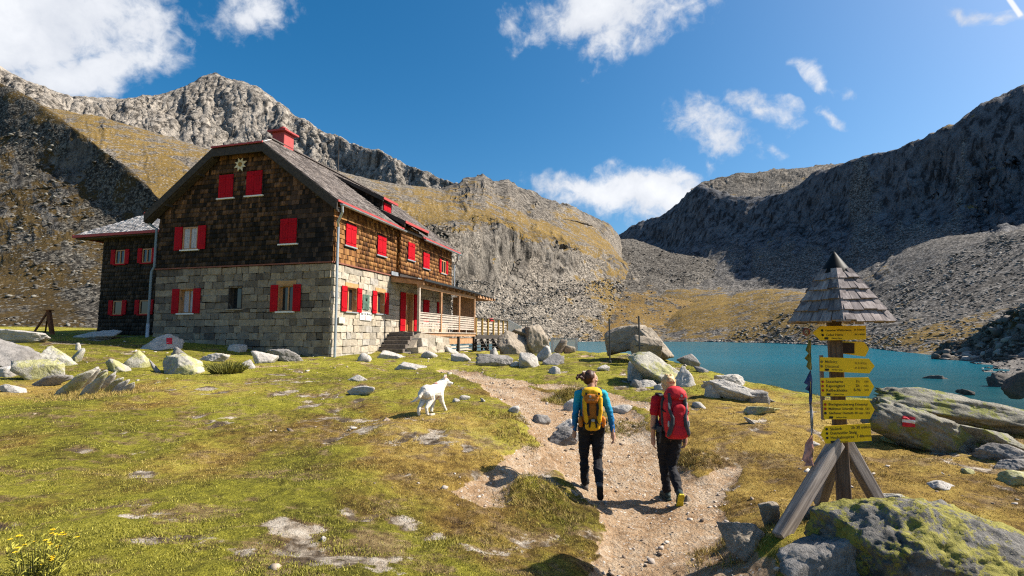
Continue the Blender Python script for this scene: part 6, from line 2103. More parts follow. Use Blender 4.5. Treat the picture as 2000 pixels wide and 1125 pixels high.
for k in (0, 1, 5):                                           # hip shingles over the corners that face the path
    for r_ in range(NROW):
        f0, f1 = (r_ - 0.04) / NROW, min((r_ + 1.2) / NROW, 1.0)
        P0, P1 = corner(k, Rb + (Rt - Rb) * f0 + .022, zb + (zt - zb) * f0 + .012), corner(k, Rb + (Rt - Rb) * f1 + .016, zb + (zt - zb) * f1 + .008)
        tang = Vector((-P0.y, P0.x, 0)).normalized()
        for sg_ in (-1, 1):
            outv = Vector((P0.x, P0.y, 0)).normalized()
            e = tang * sg_ * 0.052 - outv * 0.030 - Vector((0, 0, 0.000))
            vs = [P0, P0 + e, P1 + e * .8, P1]
            up_ = Vector((0, 0, .010))
            q = MB().add([v for v in vs] + [v + up_ for v in vs], [(0, 1, 2, 3), (7, 6, 5, 4), (0, 4, 5, 1), (1, 5, 6, 2), (2, 6, 7, 3), (3, 7, 4, 0)])
            q.build('hip_shingle', M_HOODSH, sign)
MB().lathe([(0.145, 0.525 - gzs), (0.148, 0.535 - gzs), (0.104, 0.615 - gzs), (0.055, 0.69 - gzs), (0.022, 0.74 - gzs), (0.006, 0.765 - gzs)], (0, 0, 0), 28).build('metal_cap', M_CAPTIN, sign, smooth=True)

def sign_board(corners, D, lines, logo, small, slope=0.0, mat=M_SIGN, times=(), ink=None):
    pts = [L(at(u, v, D)) for (u, v) in corners]
    y0 = sum(p.y for p in pts) / len(pts)
    pts = [Vector((p.x, y0, p.z)) for p in pts]
    o = MB().prism(pts, (0, 0.008, 0)).build('sign_board', mat, sign)
    o.data.update()
    def frame(u, v):
        p = L(at(u, v, D))
        a = slope
        return Matrix(((math.cos(a), -math.sin(a), 0, p.x), (0, 0, -1, y0 - 0.002), (math.sin(a), math.cos(a), 0, p.z), (0, 0, 0, 1)))
    for (u, v, txt, size, dot) in lines:
        if dot:
            d = MB().prism([(0.0105 * math.cos(2 * math.pi * k / 12), 0.0105 * math.sin(2 * math.pi * k / 12), 0) for k in range(12)], (0, 0, 0.002)).build('dot', {'r': M_DOTRED, 'b': M_INK, 'f': M_SUNINK}[dot], o)
            d.matrix_local = frame(u - 6.5, v)
        lettering(txt, size, ink or M_INK, o, frame(u, v), bold=0.0003)
    if logo:
        u, v = logo
        lg = MB()
        lg.prism([(0, -.009, 0), (.030, -.009, 0), (.036, .009, 0), (.002, .009, 0)], (0, 0, 0.002))
        lo_ = lg.build('logo', M_INK, o)
        lo_.matrix_local = frame(u, v)
        lettering(small, 0.017, M_INK, o, frame(u + 14, v), bold=0.0002)
    return o
K = 0.034
sign_board([(1588, 650.5), (1602, 637), (1691, 636), (1692, 663), (1603, 665)], 4.47,
           [(1612, 645.5, 'Lassacher Winklscharte', 0.0235, 'b'), (1613, 654.5, 'Celler Hütte', 0.029, 'b'), (1668, 644.5, '8h 519/520', 0.020, None), (1669, 653.5, '7h 519/520', 0.020, None)], (1610, 661), 'Sektion Graz', 0.012)
sign_board([(1640, 666), (1688, 668), (1697.5, 681.5), (1690, 696.5), (1640, 690)], 4.69, [], None, '')
MB().prism([L(at(1645, 669, 4.665)), L(at(1669, 670, 4.665)), L(at(1669, 690.5, 4.665)), L(at(1645, 690, 4.665))], (0, .02, 0)).build('board_bracket', plain('dark_brown_wood', (0.03, 0.017, 0.010), 0.8), sign)
sign_board([(1602, 697.5), (1697, 700.5), (1708.5, 715), (1698, 729.5), (1602, 725)], 4.47,
           [(1611, 706.5, 'Mallnitz', K, 'f'), (1611, 715.5, 'Dösental', K, 'f'), (1669, 709.5, '3h 510/516', 0.023, None), (1669, 718.5, '2h 510/516', 0.023, None)], (1611, 722.0), 'Sektion Graz', -0.03, ink=M_SUNINK)
sign_board([(1603, 738), (1696, 737), (1707.5, 755), (1697, 774), (1605, 774)], 4.47,
           [(1613, 745.5, 'Seescharte', K, 'r'), (1613, 754, 'Kaponigtörl', K, 'r'), (1613.5, 762.5, 'Reißeckhütte', K, 'r'), (1671, 745, '1h', K, None), (1671, 753.5, '2h', K, None), (1667, 762, '8-9h', K, None), (1688, 745.5, '510', 0.024, None), (1688, 754, '512', 0.024, None), (1688.5, 762, '512', 0.024, None)], (1614, 770.5), 'Sektion Graz')
sign_board([(1608, 782), (1697, 781), (1708.5, 800), (1699, 818.5), (1610, 819)], 4.47,
           [(1618, 790, 'Blockgletscherweg Dösental', K * .86, 'r'), (1618, 798.5, 'Mallnitzer Scharte', K * .80, 'r'), (1618.5, 807, 'Gießener Hütte', K * .86, 'b'), (1661, 798.5, '2h 10 min', K * .80, None), (1661, 807, '3h 30 min', K * .80, None), (1690, 798.5, '533', 0.024, None), (1690.5, 807, '533', 0.024, None)], (1619, 815.3), 'Sektion Graz')
sign_board([(1603.5, 849), (1612, 832.5), (1700, 827), (1702.5, 861), (1613.5, 866.5)], 4.47,
           [(1621, 838.3, 'Säuleck', K, 'b'), (1621.5, 846.6, 'Detmolder Steig', K, 'b'), (1622, 855.2, 'Hochalmspitze', K, 'b'), (1662, 835.5, '2h 30 min', K, None), (1673, 852.3, '7-8h', K, None), (1692, 835, '534', 0.024, None), (1686, 852, '534/535', 0.021, None)], (1622, 863.2), 'Sektion Graz', 0.045)
# grey lath behind the boards
MB().prism([L(at(1602, 694, 4.72)), L(at(1608, 694, 4.72)), L(at(1612, 820, 4.72)), L(at(1606, 820, 4.72))], (0, .02, 0)).build('lath', plain('pinkish_lath', (0.28, 0.22, 0.20), 0.8), sign)

# ------------------------------------------------------------------ string of faded prayer flags hanging from the hood
fz = at(1581, 646, 4.42)
flags = empty('prayer_flag_string', tuple(fz), 0, 'string of faded frayed prayer flags hanging from the sign hood', 'prayer flags')
def FL(u, v, D=4.42):
    return Vector(at(u, v, D)) - Vector(fz)
MB().tube([FL(1574, 638), FL(1578, 655), FL(1582, 700), FL(1583, 760), FL(1586, 830), FL(1588, 900), FL(1591, 958)], 0.0035, 6).build('cord', plain('flag_cord', (0.33, 0.25, 0.10), 0.9), flags)
kn = MB()
pts = []
for k in range(15):
    a = 2 * math.pi * k / 14
    pts.append(FL(1575 + 6 * math.cos(a), 648 + 6.5 * math.sin(a), 4.42 + 0.02 * math.sin(a * 2)))
kn.tube(pts, 0.007, 6)
kn.build('knot', plain('rust_red_cloth', (0.22, 0.06, 0.035), 0.9), flags)
def flag(outline, mat, seed):
    r = np.random.default_rng(seed)
    # outline: list of (v, u_left, u_right); a ragged strip with waves
    vs, fs = [], []
    for i, (v, ul, ur) in enumerate(outline):
        for j in range(5):
            u = ul + (ur - ul) * j / 4
            vs.append(FL(u, v, 4.42 + 0.02 * math.sin(v * 0.17 + j * 1.1 + seed)))
    for i in range(len(outline) - 1):
        for j in range(4):
            fs.append((i * 5 + j, i * 5 + j + 1, i * 5 + j + 6, i * 5 + j + 5))
    o = MB().add(vs, fs).build('flag', mat, flags, smooth=True)
    sd = o.modifiers.new('thick', 'SOLIDIFY')
    sd.thickness = 0.003
    return o
def cloth(name, col):
    m = plain(name, col, 0.9, 0.1, vary=0.35, scale=14)
    return m
M_FY, M_FB, M_FW, M_FP = cloth('yellow_flag_cloth', (0.20, 0.165, 0.04)), cloth('blue_flag_cloth', (0.055, 0.07, 0.16)), cloth('white_flag_cloth', (0.42, 0.41, 0.46)), cloth('pink_flag_cloth', (0.52, 0.27, 0.23))
flag([(664, 1580, 1583), (675, 1577, 1584), (684, 1573, 1584), (690, 1579, 1584), (700, 1571, 1585), (706, 1578, 1584), (716, 1575, 1585), (722, 1581, 1585)], M_FY, 1)
flag([(724, 1582, 1584), (732, 1578, 1585), (742, 1574, 1586), (748, 1570, 1586), (752, 1578, 1586), (760, 1572, 1586), (764, 1580, 1586), (780, 1580, 1586), (790, 1581, 1585)], M_FB, 2)
flag([(790, 1581, 1585), (810, 1582, 1588), (830, 1583, 1588), (850, 1584, 1587)], M_FW, 3)
flag([(850, 1584, 1588), (858, 1578, 1588), (868, 1572, 1588), (880, 1571, 1589), (890, 1568, 1588), (898, 1566, 1586), (904, 1574, 1588), (910, 1570, 1589)], M_FP, 4)

# ------------------------------------------------------------------ small things round the hut
def on(u, v, D):
    p = at(u, v, D)
    return Vector((p[0], p[1], gz(p[0], p[1])))
M_RUST = plain('rusty_steel', (0.17, 0.065, 0.03), 0.85, 0.3, 0.2, vary=0.4, scale=9)
D_ = 26.0
pA = at(95, 606, D_)
rf = empty('rusty_frame', (pA[0], pA[1], gz(pA[0], pA[1])), 0, 'rusty steel tripod frame standing on the turf at the far left', 'frame')
def RL(u, v, D=D_):
    return Vector(at(u, v, D)) - rf.location
MB().bar(RL(95, 606), RL(103, 660), 0.15, 0.15).build('leg', M_RUST, rf)
MB().bar(RL(95, 606), RL(62, 656), 0.07, 0.07).build('leg', M_RUST, rf)
MB().bar(RL(95, 606), RL(88, 652, 27.3), 0.07, 0.07).build('leg', M_RUST, rf)
MB().box((-.14, -.14, -.02), (.14, .14, .03)).build('head_plate', M_RUST, rf).location = RL(95, 606)
# white boarded screen beside the lake
D_ = 33.0
p0, p1 = on(1078, 684, D_), on(1124, 684, D_)
zt_ = at(1100, 661.5, D_)[2]
zb_ = min(p0.z, p1.z) - 0.15
sc_ = empty('board_screen', (p0.x, p0.y, zb_), 0, 'low white boarded screen with a grey frame beside the lake', 'screen')
n = 13
wd = (p1.x - p0.x)
for i in range(n):
    MB().box((wd * i / n + 0.008, 0, 0.05), (wd * (i + 1) / n - 0.008, 0.03, zt_ - zb_ - 0.06)).build('board', M_WHITE, sc_)
MB().box((-0.05, -0.03, zt_ - zb_ - 0.055), (wd + 0.05, 0.06, zt_ - zb_ + 0.02)).build('rail', plain('grey_rail', (0.33, 0.34, 0.36), 0.7), sc_)
for x in (-0.06, wd + 0.01):
    MB().box((x, -0.031, 0), (x + 0.13, 0.07, zt_ - zb_ + 0.05)).build('frame_post', plain('pale_post', (0.5, 0.5, 0.52), 0.7), sc_)
# two thin metal masts by the overhanging boulder
def mast(u, vt, vb, D, label, arm=None):
    p = at(u, vb, D)
    g_ = gz(p[0], p[1])
    o = empty('mast', (p[0], p[1], g_), 0, label, 'pole')
    h = at(u, vt, D)[2] - g_
    MB().tube([(0, 0, -0.2), (0, 0, h)], 0.028, 8).build('shaft', M_TINDARK, o)
    MB().lathe([(0.06, 0.0), (0.06, 0.08), (0.035, 0.1)], (0, 0, 0), 10).build('collar', M_TINDARK, o)
    if arm:
        z = at(u, arm, D)[2] - g_
        MB().box((-0.12, -0.02, z - .02), (0.12, 0.02, z + .02)).build('cross_bar', M_TINDARK, o)
    return o
mast(1191, 622, 689, 18.0, 'thin dark mast at the left end of the overhanging boulder')
mast(1249.5, 617, 700, 17.0, 'thin dark mast with a cross bar before the middle of the overhanging boulder', 675)
# red cushion lying on the terrace rail
hb = empty('red_cloth', tuple(HM @ Vector((1.5, 16.2, 1.2))), HUT_RZ, 'red cloth lying over the terrace handrail', 'cloth')
mb = MB()
prof = [(-.17, -.22), (-.165, -.05), (-.15, .01), (-.05, .03), (.05, .028), (.13, .01), (.145, -.10), (.15, -.18)]
vs, fs = [], []
for j, y in enumerate(np.linspace(-.45, .45, 7)):
    for (x, z) in prof:
        vs.append((x - 0.07 + 0.02 * math.sin(j * 2.1), y, z + 0.015 * math.sin(j * 1.7 + x * 9)))
for j in range(6):
    for i in range(len(prof) - 1):
        fs.append((j * 8 + i, j * 8 + i + 1, (j + 1) * 8 + i + 1, (j + 1) * 8 + i))
ob = mb.add(vs, fs).build('sheet', plain('red_cloth_fabric', (0.55, 0.02, 0.03), 0.85), hb, smooth=True)
ob.modifiers.new('thick', 'SOLIDIFY').thickness = 0.02
# ------------------------------------------------------------------ bodies: volumes merged into one skin
class Body:
    def __init__(self):
        self.mb = MB()
    def cap(self, pts, rs, n=12):
        pts = [Vector(p) for p in pts]
        # round the ends
        d0 = (pts[0] - pts[1]).normalized()
        d1 = (pts[-1] - pts[-2]).normalized()
        P = [pts[0] + d0 * rs[0] * 0.85, pts[0] + d0 * rs[0] * 0.5] + pts + [pts[-1] + d1 * rs[-1] * 0.5, pts[-1] + d1 * rs[-1] * 0.85]
        Rr = [rs[0] * 0.5, rs[0] * 0.86] + list(rs) + [rs[-1] * 0.86, rs[-1] * 0.5]
        self.mb.tube(P, Rr, n)
        return self
    def ell(self, c, r, rot=None, n=14, m=10):
        vs, fs = [], []
        M = rot or Matrix.Identity(3)
        for i in range(m + 1):
            th = math.pi * i / m
            for k in range(n):
                a = 2 * math.pi * k / n
                rr = max(math.sin(th), 0.02)
                p = M @ Vector((r[0] * rr * math.cos(a), r[1] * rr * math.sin(a), r[2] * math.cos(th)))
                vs.append(Vector(c) + p)
        for i in range(m):
            for k in range(n):
                k2 = (k + 1) % n
                fs.append((i * n + k, (i + 1) * n + k, (i + 1) * n + k2, i * n + k2))
        fs.append(tuple(range(n)))
        fs.append(tuple(m * n + k for k in range(n - 1, -1, -1)))
        self.mb.add(vs, fs)
        return self
    def done(self, name, mat, parent, voxel=0.010, smooth=3, folds=0.0, seed=0, scale=1.0):
        o = link(name, self.mb.mesh(name), mat, parent)
        r = o.modifiers.new('remesh', 'REMESH')
        r.mode = 'VOXEL'
        r.voxel_size = voxel
        s = o.modifiers.new('smooth', 'SMOOTH')
        s.factor = 0.5
        s.iterations = smooth
        bake(o)
        me = o.data
        if not me.materials:
            me.materials.append(mat)
        if folds:
            n = len(me.vertices)
            V = np.empty(n * 3, np.float32)
            N = np.empty(n * 3, np.float32)
            me.vertices.foreach_get('co', V)
            me.vertices.foreach_get('normal', N)
            V, N = V.reshape(-1, 3), N.reshape(-1, 3)
            q = V * np.array([9, 9, 16]) + seed * 5.0
            d = (ridged(q, 3) * 0.6 + fbm(q * 0.6, 3) * 0.6) * folds
            V = V + N * d[:, None]
            me.vertices.foreach_set('co', V.astype(np.float32).ravel())
        me.polygons.foreach_set('use_smooth', np.ones(len(me.polygons), bool))
        me.update()
        return o

def skin_material(name, col):
    m, t = material(name, 0.55, 0.35)
    t.put(t.b.inputs['Base Color'], t.ramp(t.noise(t.obj(), 14, 4), [(0.3, tuple(c * 0.85 for c in col)), (0.7, col)]))
    t.b.inputs['Subsurface Weight'].default_value = 0.08
    t.b.inputs['Subsurface Radius'].default_value = (0.02, 0.008, 0.005)
    return m
M_SKIN = skin_material('skin', (0.50, 0.285, 0.20))
M_BLACK = plain('black_trousers', (0.010, 0.010, 0.013), 0.8, 0.25, vary=0.3, scale=8, bump=0.2, grain=300)
M_EYE = plain('eye_white', (0.6, 0.58, 0.55), 0.3)
M_PUPIL = plain('eye_dark', (0.01, 0.008, 0.006), 0.3)

def hand(B, w, d, side, palm_n, curl=0.5):
    """w: wrist, d: direction of the hand, side: direction of the thumb, palm_n: towards the palm"""
    w, d, s, n = Vector(w), Vector(d).normalized(), Vector(side).normalized(), Vector(palm_n).normalized()
    B.cap([w - d * 0.02, w + d * 0.03, w + d * 0.075], [0.025, 0.033, 0.032])
    B.ell(w + d * 0.06, (0.036, 0.018, 0.046), Matrix((tuple(s), tuple(n), tuple(d))).transposed())
    for i, (off, ln) in enumerate([(0.030, 0.070), (0.010, 0.080), (-0.010, 0.075), (-0.029, 0.058)]):
        b = w + d * 0.092 + s * off
        d1 = (d + n * curl * 0.5).normalized()
        d2 = (d + n * curl * 1.5).normalized()
        d3 = (d * 0.4 + n * curl * 1.6).normalized()
        B.cap([b - d * 0.015, b + d1 * ln * 0.42, b + d1 * ln * 0.42 + d2 * ln * 0.33, b + d1 * ln * 0.42 + d2 * ln * 0.33 + d3 * ln * 0.25], [0.0095, 0.0090, 0.0082, 0.0072], 8)
    t0 = w + d * 0.03 + s * 0.028
    B.cap([t0, t0 + (s * 0.7 + d * 0.7 + n * 0.3).normalized() * 0.035, t0 + (s * 0.7 + d * 0.7 + n * 0.3).normalized() * 0.035 + (d + s * 0.2 + n * 0.5).normalized() * 0.030], [0.013, 0.011, 0.0088], 8)

def head_parts(B, c, yaw, s=1.0):
    """head of the body: cranium, jaw, nose, brow, lips, chin and ears; faces +y turned by yaw"""
    Rz = Matrix.Rotation(yaw, 3, 'Z')
    c = Vector(c)
    def h(x, y, z):
        return c + Rz @ Vector((x, y, z)) * s
    B.ell(h(0, -.008, .025), (.073 * s, .093 * s, .092 * s), Rz)
    B.ell(h(0, .022, -.035), (.058 * s, .068 * s, .075 * s), Rz)
    B.ell(h(0, .062, -.088), (.028 * s, .026 * s, .022 * s), Rz)      # chin
    B.cap([h(0, .088, .018), h(0, .104, -.014), h(0, .098, -.026)], [.010 * s, .013 * s, .013 * s], 8)
    B.ell(h(0, .080, .034), (.045 * s, .014 * s, .012 * s), Rz)        # brow
    B.ell(h(0, .084, -.052), (.023 * s, .012 * s, .009 * s), Rz)       # lips
    B.ell(h(0, .080, -.064), (.020 * s, .012 * s, .008 * s), Rz)
    for sx in (-1, 1):
        B.ell(h(sx * .074, -.006, -.012), (.010 * s, .020 * s, .032 * s), Rz)
        B.ell(h(sx * .040, .060, -.022), (.022 * s, .020 * s, .020 * s), Rz)  # cheek
    return h

def eyes(h, parent, s=1.0):
    for sx in (-1, 1):
        for (r, off, m, nm) in ((.0115, 0.0, M_EYE, 'eye'), (.0062, .0075, M_PUPIL, 'pupil')):
            bm = bmesh.new()
            bmesh.ops.create_uvsphere(bm, u_segments=10, v_segments=8, radius=r * s)
            me = bpy.data.meshes.new(nm)
            bm.to_mesh(me)
            bm.free()
            if nm == 'eye':
                e = link(nm, me, m, parent, True)
                e.location = h(sx * .031, .078, .010)
                keep = e
            else:
                e = link(nm, me, m, keep, True)
                e.location = h(sx * .031, .078 + off, .010) - keep.location

def shoe(parent, ankle, toe, upper, solem, roll_up=Vector((0, 0, 1)), scale=1.0, cuff=None):
    """a walking shoe between ankle and toe tip; sole on its under side"""
    a, t = Vector(ankle), Vector(toe)
    d = (t - a)
    # foot axes: f forward, u up (away from the sole)
    x = Vector((1, 0, 0))
    f0 = d.normalized()
    u = x.cross(f0).normalized()
    # the sole plane passes through the toe; the ankle is 9 cm above it
    ang = math.asin(min(0.9, 0.085 / d.length))
    f = (Matrix.Rotation(-ang, 3, x) @ f0)
    f = Vector(f)
    u = x.cross(f).normalized()
    if u.dot(a - t) < 0: 
        f = (Matrix.Rotation(ang, 3, x) @ f0); f = Vector(f); u = x.cross(f).normalized()
        if u.dot(a - t) < 0: u = -u
    heel = a - u * 0.085 - f * 0.055
    L_ = 0.262
    B = Body()
    M3 = Matrix((tuple(x), tuple(f), tuple(u))).transposed()
    B.cap([heel + f * 0.03 + u * 0.05, heel + f * 0.10 + u * 0.05, heel + f * 0.18 + u * 0.042, heel + f * 0.225 + u * 0.034], [0.042, 0.043, 0.042, 0.032])
    B.cap([heel + f * 0.045 + u * 0.06, a + u * 0.02], [0.044, 0.044])
    B.cap([heel + f * 0.09 + u * 0.07, a + f * 0.01 + u * 0.01], [0.036, 0.042])
    o = B.done('shoe', upper, parent, 0.007, 3)
    sm = []
    prof = [(-.012, .030), (.02, .040), (.07, .039), (.12, .036), (.17, .044), (.21, .043), (.24, .032), (.255, .014)]
    top = [heel + f * p + x * w for (p, w) in prof] + [heel + f * p - x * w for (p, w) in reversed(prof)]
    top = [p + u * 0.020 for p in top]
    MB().prism(top, -u * 0.026).build('sole', solem, o, bevel=0.004)
    if cuff:
        C = Body()
        C.cap([a + u * 0.01, a + u * 0.055], [0.047, 0.047])
        C.done('sock', cuff, parent, 0.008, 2)
    return o

def person(name, label, foot_px, top_v, yaw, head_yaw, pose, mats, group=None):
    p = hit_g(*foot_px)
    H = at(foot_px[0], top_v, p[1])[2] - p[2]
    s = H / 1.70
    root = empty(name, (p[0], p[1], p[2]), yaw, label, 'person')
    root.scale = (s, s, s)
    return root, s

def build_person(root, J, shirt_mat, shirt_sleeve, trouser_mat, hair, head_yaw, shoes, shirt_len=0.90):
    """J: joints. One continuous body, clothing and hair on it"""
    B = Body()
    hc = Vector(J['head'])
    h = head_parts(B, hc, head_yaw)
    B.cap([(0, -.005, 1.36), (0, 0, 1.42), hc + Vector((0, -.01, -.06))], [.062, .050, .052])
    B.ell((0, 0, 1.24), (.145, .095, .19))
    B.ell((0, .0, 1.04), (.125, .088, .16))
    B.ell((0, -.01, .92), (.150, .105, .11))
    B.cap([(-.155, 0, 1.365), (.155, 0, 1.365)], [.052, .052])
    for sd_ in ('l', 'r'):
        sh, el, wr = J['sh' + sd_], J['el' + sd_], J['wr' + sd_]
        m1 = Vector(sh).lerp(Vector(el), .45)
        m2 = Vector(el).lerp(Vector(wr), .35)
        B.cap([sh, m1, el, m2, wr], [.050, .045, .037, .038, .026])
        sx = -1 if sd_ == 'l' else 1
        hand(B, wr, J['hd' + sd_], J.get('th' + sd_, (0, 1, 0.1)), J.get('pn' + sd_, (-sx, 0, 0)), J.get('cu' + sd_, 0.45))
        hp, kn, an = J['hp' + sd_], J['kn' + sd_], J['an' + sd_]
        mt = Vector(hp).lerp(Vector(kn), .5)
        mc = Vector(kn).lerp(Vector(an), .3)
        B.cap([hp, mt, kn, mc, an, Vector(an).lerp(Vector(J['to' + sd_]), .6)], [.080, .068, .050, .052, .036, .030])
    body = B.done('body', M_SKIN, root, 0.0075, 2)
    eyes(h, body)
    # shirt
    S = Body()
    S.ell((0, 0, 1.24), (.168, .115, .205))
    S.ell((0, 0, 1.05), (.150, .108, .19))
    S.ell((0, -.008, .95), (.168, .120, .10))
    S.cap([(-.160, -.002, 1.37), (.160, -.002, 1.37)], [.064, .064])
    S.cap([(0, 0, 1.36), (0, 0, 1.42)], [.085, .062])
    for sd_ in ('l', 'r'):
        sh, el, wr = (Vector(J[k + sd_]) for k in ('sh', 'el', 'wr'))
        if shirt_sleeve == 'long':
            S.cap([sh, sh.lerp(el, .45), el, el.lerp(wr, .5), el.lerp(wr, .96)], [.063, .057, .048, .043, .034])
        else:
            S.cap([sh, sh.lerp(el, .35), sh.lerp(el, .62)], [.065, .064, .062])
    S.done('shirt', shirt_mat, root, 0.009, 2, 0.010, 3)
    # trousers
    T = Body()
    T.ell((0, -.012, .93), (.172, .130, .12))
    T.ell((0, -.01, .99), (.158, .115, .07))
    for sd_ in ('l', 'r'):
        hp, kn, an = (Vector(J[k + sd_]) for k in ('hp', 'kn', 'an'))
        T.cap([hp + Vector((0, 0, .02)), hp.lerp(kn, .5), kn, kn.lerp(an, .4), kn.lerp(an, .90)], [.100, .085, .068, .067, .060])
        T.ell(hp + Vector((0, -.035, -.005)), (.085, .085, .10))
    T.done('trousers', trouser_mat, root, 0.010, 2, 0.014, 7)
    for sd_, (up, so, cuff) in zip(('l', 'r'), shoes):
        shoe(root, J['an' + sd_], J['to' + sd_], up, so, cuff=cuff)
    hair(h, root, hc)
    return body

# --- hiker with the blue top: dark hair tied back, looking to the right
M_TEAL, tt = material('blue_top', 0.75, 0.25)
tz = tt.new_sep(tt.obj())[2]
tt.put(tt.b.inputs['Base Color'], tt.ramp(tt.math('ADD', tt.math('MULTIPLY', tt.math('SUBTRACT', tz, 0.85), 1.8), tt.math('MULTIPLY', tt.math('SUBTRACT', tt.noise(tt.obj(), 9), 0.5), 0.15)), [(0.0, (0.008, 0.085, 0.30)), (0.45, (0.004, 0.16, 0.36)), (0.85, (0.012, 0.30, 0.40))]))
M_HAIR1 = plain('dark_brown_hair', (0.055, 0.022, 0.013), 0.5, 0.3, vary=0.5, scale=30, bump=0.6, grain=90)
M_HAIR2 = plain('blonde_hair', (0.52, 0.34, 0.16), 0.5, 0.4, vary=0.4, scale=30, bump=0.6, grain=90)
M_SHOE1 = plain('grey_brown_shoe', (0.10, 0.085, 0.075), 0.75, vary=0.4, scale=18)
M_SHOE2 = plain('dark_green_shoe', (0.018, 0.035, 0.034), 0.7, vary=0.4, scale=18)
M_SOLE1 = plain('black_sole', (0.012, 0.012, 0.014), 0.85, vary=0.4, scale=40, bump=0.8, grain=70)
M_SOLE2 = plain('yellow_sole', (0.50, 0.42, 0.02), 0.7, vary=0.3, scale=24, bump=0.6, grain=60)
M_SOCK = plain('blue_grey_sock', (0.16, 0.22, 0.30), 0.9, vary=0.3, scale=40)

def hair1(h, root, hc):
    B = Body()
    B.ell(h(0, -.022, .036), (.083, .096, .094), None)
    B.ell(h(0, -.045, .0), (.075, .070, .080))
    B.cap([h(0, .040, .078), h(0, -.03, .092), h(0, -.08, .055)], [.034, .042, .04])
    # tied tail blown out to the left
    t0 = h(0, -.105, .045)
    B.ell(t0, (.035, .035, .035))
    r_ = np.random.default_rng(12)
    for k in range(26):
        q = r_.normal(size=3) * np.array([.030, .026, .028])
        B.ell(t0 + Vector((-.045 + q[0], q[1] - .01, -.012 + q[2])), (r_.uniform(.010, .022), r_.uniform(.010, .020), r_.uniform(.012, .024)))
    for k in range(12):
        a = r_.uniform(-1.0, 1.0)
        B.cap([t0 + Vector((-.05, r_.uniform(-.02, .02), -.01)), t0 + Vector((-.085, r_.uniform(-.03, .03), .02 * a)), t0 + Vector((-.115 + .02 * abs(a), r_.uniform(-.03, .03), .05 * a - .02))], [.010, .008, .004], 6)
    o = B.done('hair', M_HAIR1, root, 0.008, 1, 0.004, 2)
    tb_ = Body()
    tb_.cap([t0 + Vector((-.012, 0, -.03)), t0 + Vector((-.012, 0, .03))], [.03, .03])
    tb_.done('hair_tie', plain('hair_tie_band', (0.10, 0.05, 0.03), 0.8), o, 0.008, 1)

def hair2(h, root, hc):
    B = Body()
    B.ell(h(0, -.020, .036), (.086, .100, .094))
    B.ell(h(0, -.040, -.015), (.084, .082, .085))
    r = np.random.default_rng(4)
    for k in range(46):
        a = r.uniform(0.25, math.pi * 2 - 0.25)
        zz = r.uniform(-.085, .115)
        q = math.sqrt(max(0.05, 1 - (zz / .125) ** 2))
        c = h(math.sin(a) * .073 * q, math.cos(a) * .085 * q - .02, zz * .88 + .02)
        if (c - h(0, .095, -.03)).length < .075: continue
        B.ell(c, (r.uniform(.012, .026), r.uniform(.012, .026), r.uniform(.018, .030)))
    for k in range(8):
        a = r.uniform(2.0, 4.3)
        B.ell(h(math.sin(a) * .085, math.cos(a) * .085 - .01, -.085), (.022, .020, .030))
    B.done('hair', M_HAIR2, root, 0.007, 1, 0.005, 5)

h1, s1 = person('person', 'hiker in a turquoise top with tied dark hair, looking right', (1157, 966), 723, R(-3), 0, None, None)
J1 = dict(head=(.005, .03, 1.575), shl=(-.175, 0, 1.365), ell=(-.225, -.045, 1.09), wrl=(-.235, .03, .855), hdl=(-.02, .25, -1), shr=(.175, 0, 1.365), elr=(.255, -.06, 1.10), wrr=(.285, -.075, .860), hdr=(.08, -.15, -1),
          hpl=(-.090, .0, .90), knl=(-.100, .10, .50), anl=(-.085, .13, .095), tol=(-.105, .32, .012), hpr=(.090, -.01, .90), knr=(.085, .05, .47), anr=(.070, -.27, .205), tor=(.085, -.215, -.015))
build_person(h1, J1, M_TEAL, 'long', M_BLACK, hair1, R(-68), [(M_SHOE1, M_SOLE1, M_SOCK), (M_SHOE1, M_SOLE1, M_SOCK)])
h2, s2 = person('person', 'hiker in a red t-shirt with short blonde hair, walking away', (1312, 982), 732, R(0), 0, None, None)
M_REDSHIRT = plain('red_shirt', (0.42, 0.012, 0.022), 0.8, 0.2, vary=0.2, scale=10)
J2 = dict(head=(.0, .03, 1.575), shl=(-.178, 0, 1.365), ell=(-.225, -.015, 1.09), wrl=(-.215, .055, .845), hdl=(.05, .15, -1), shr=(.178, 0, 1.365), elr=(.220, -.02, 1.09), wrr=(.215, .02, .850), hdr=(-.02, .2, -1),
          hpl=(-.090, .0, .90), knl=(-.060, .12, .50), anl=(-.020, .13, .095), tol=(-.050, .32, .012), hpr=(.085, -.01, .90), knr=(.025, .04, .47), anr=(.020, -.27, .210), tor=(.030, -.215, -.015), cul=0.5, cur=0.6)
build_person(h2, J2, M_REDSHIRT, 'short', M_BLACK, hair2, R(28), [(M_SHOE2, M_SHOE2, None), (M_SHOE2, M_SOLE2, None)])

# --- rucksacks (carried: things of their own)
def cloth_mat(name, col, vary=0.18):
    return plain(name, col, 0.7, 0.3, vary=vary, scale=9, bump=0.25, grain=160)
M_YELPK, M_ORGPK, M_BLKPK = cloth_mat('yellow_nylon', (0.68, 0.36, 0.006)), cloth_mat('burnt_orange_nylon', (0.42, 0.14, 0.015)), cloth_mat('black_webbing', (0.012, 0.012, 0.014))
M_REDPK, M_GREYPK, M_DKGPK = cloth_mat('red_nylon', (0.50, 0.012, 0.022)), cloth_mat('pale_grey_nylon', (0.36, 0.34, 0.32)), cloth_mat('dark_grey_nylon', (0.045, 0.048, 0.055))

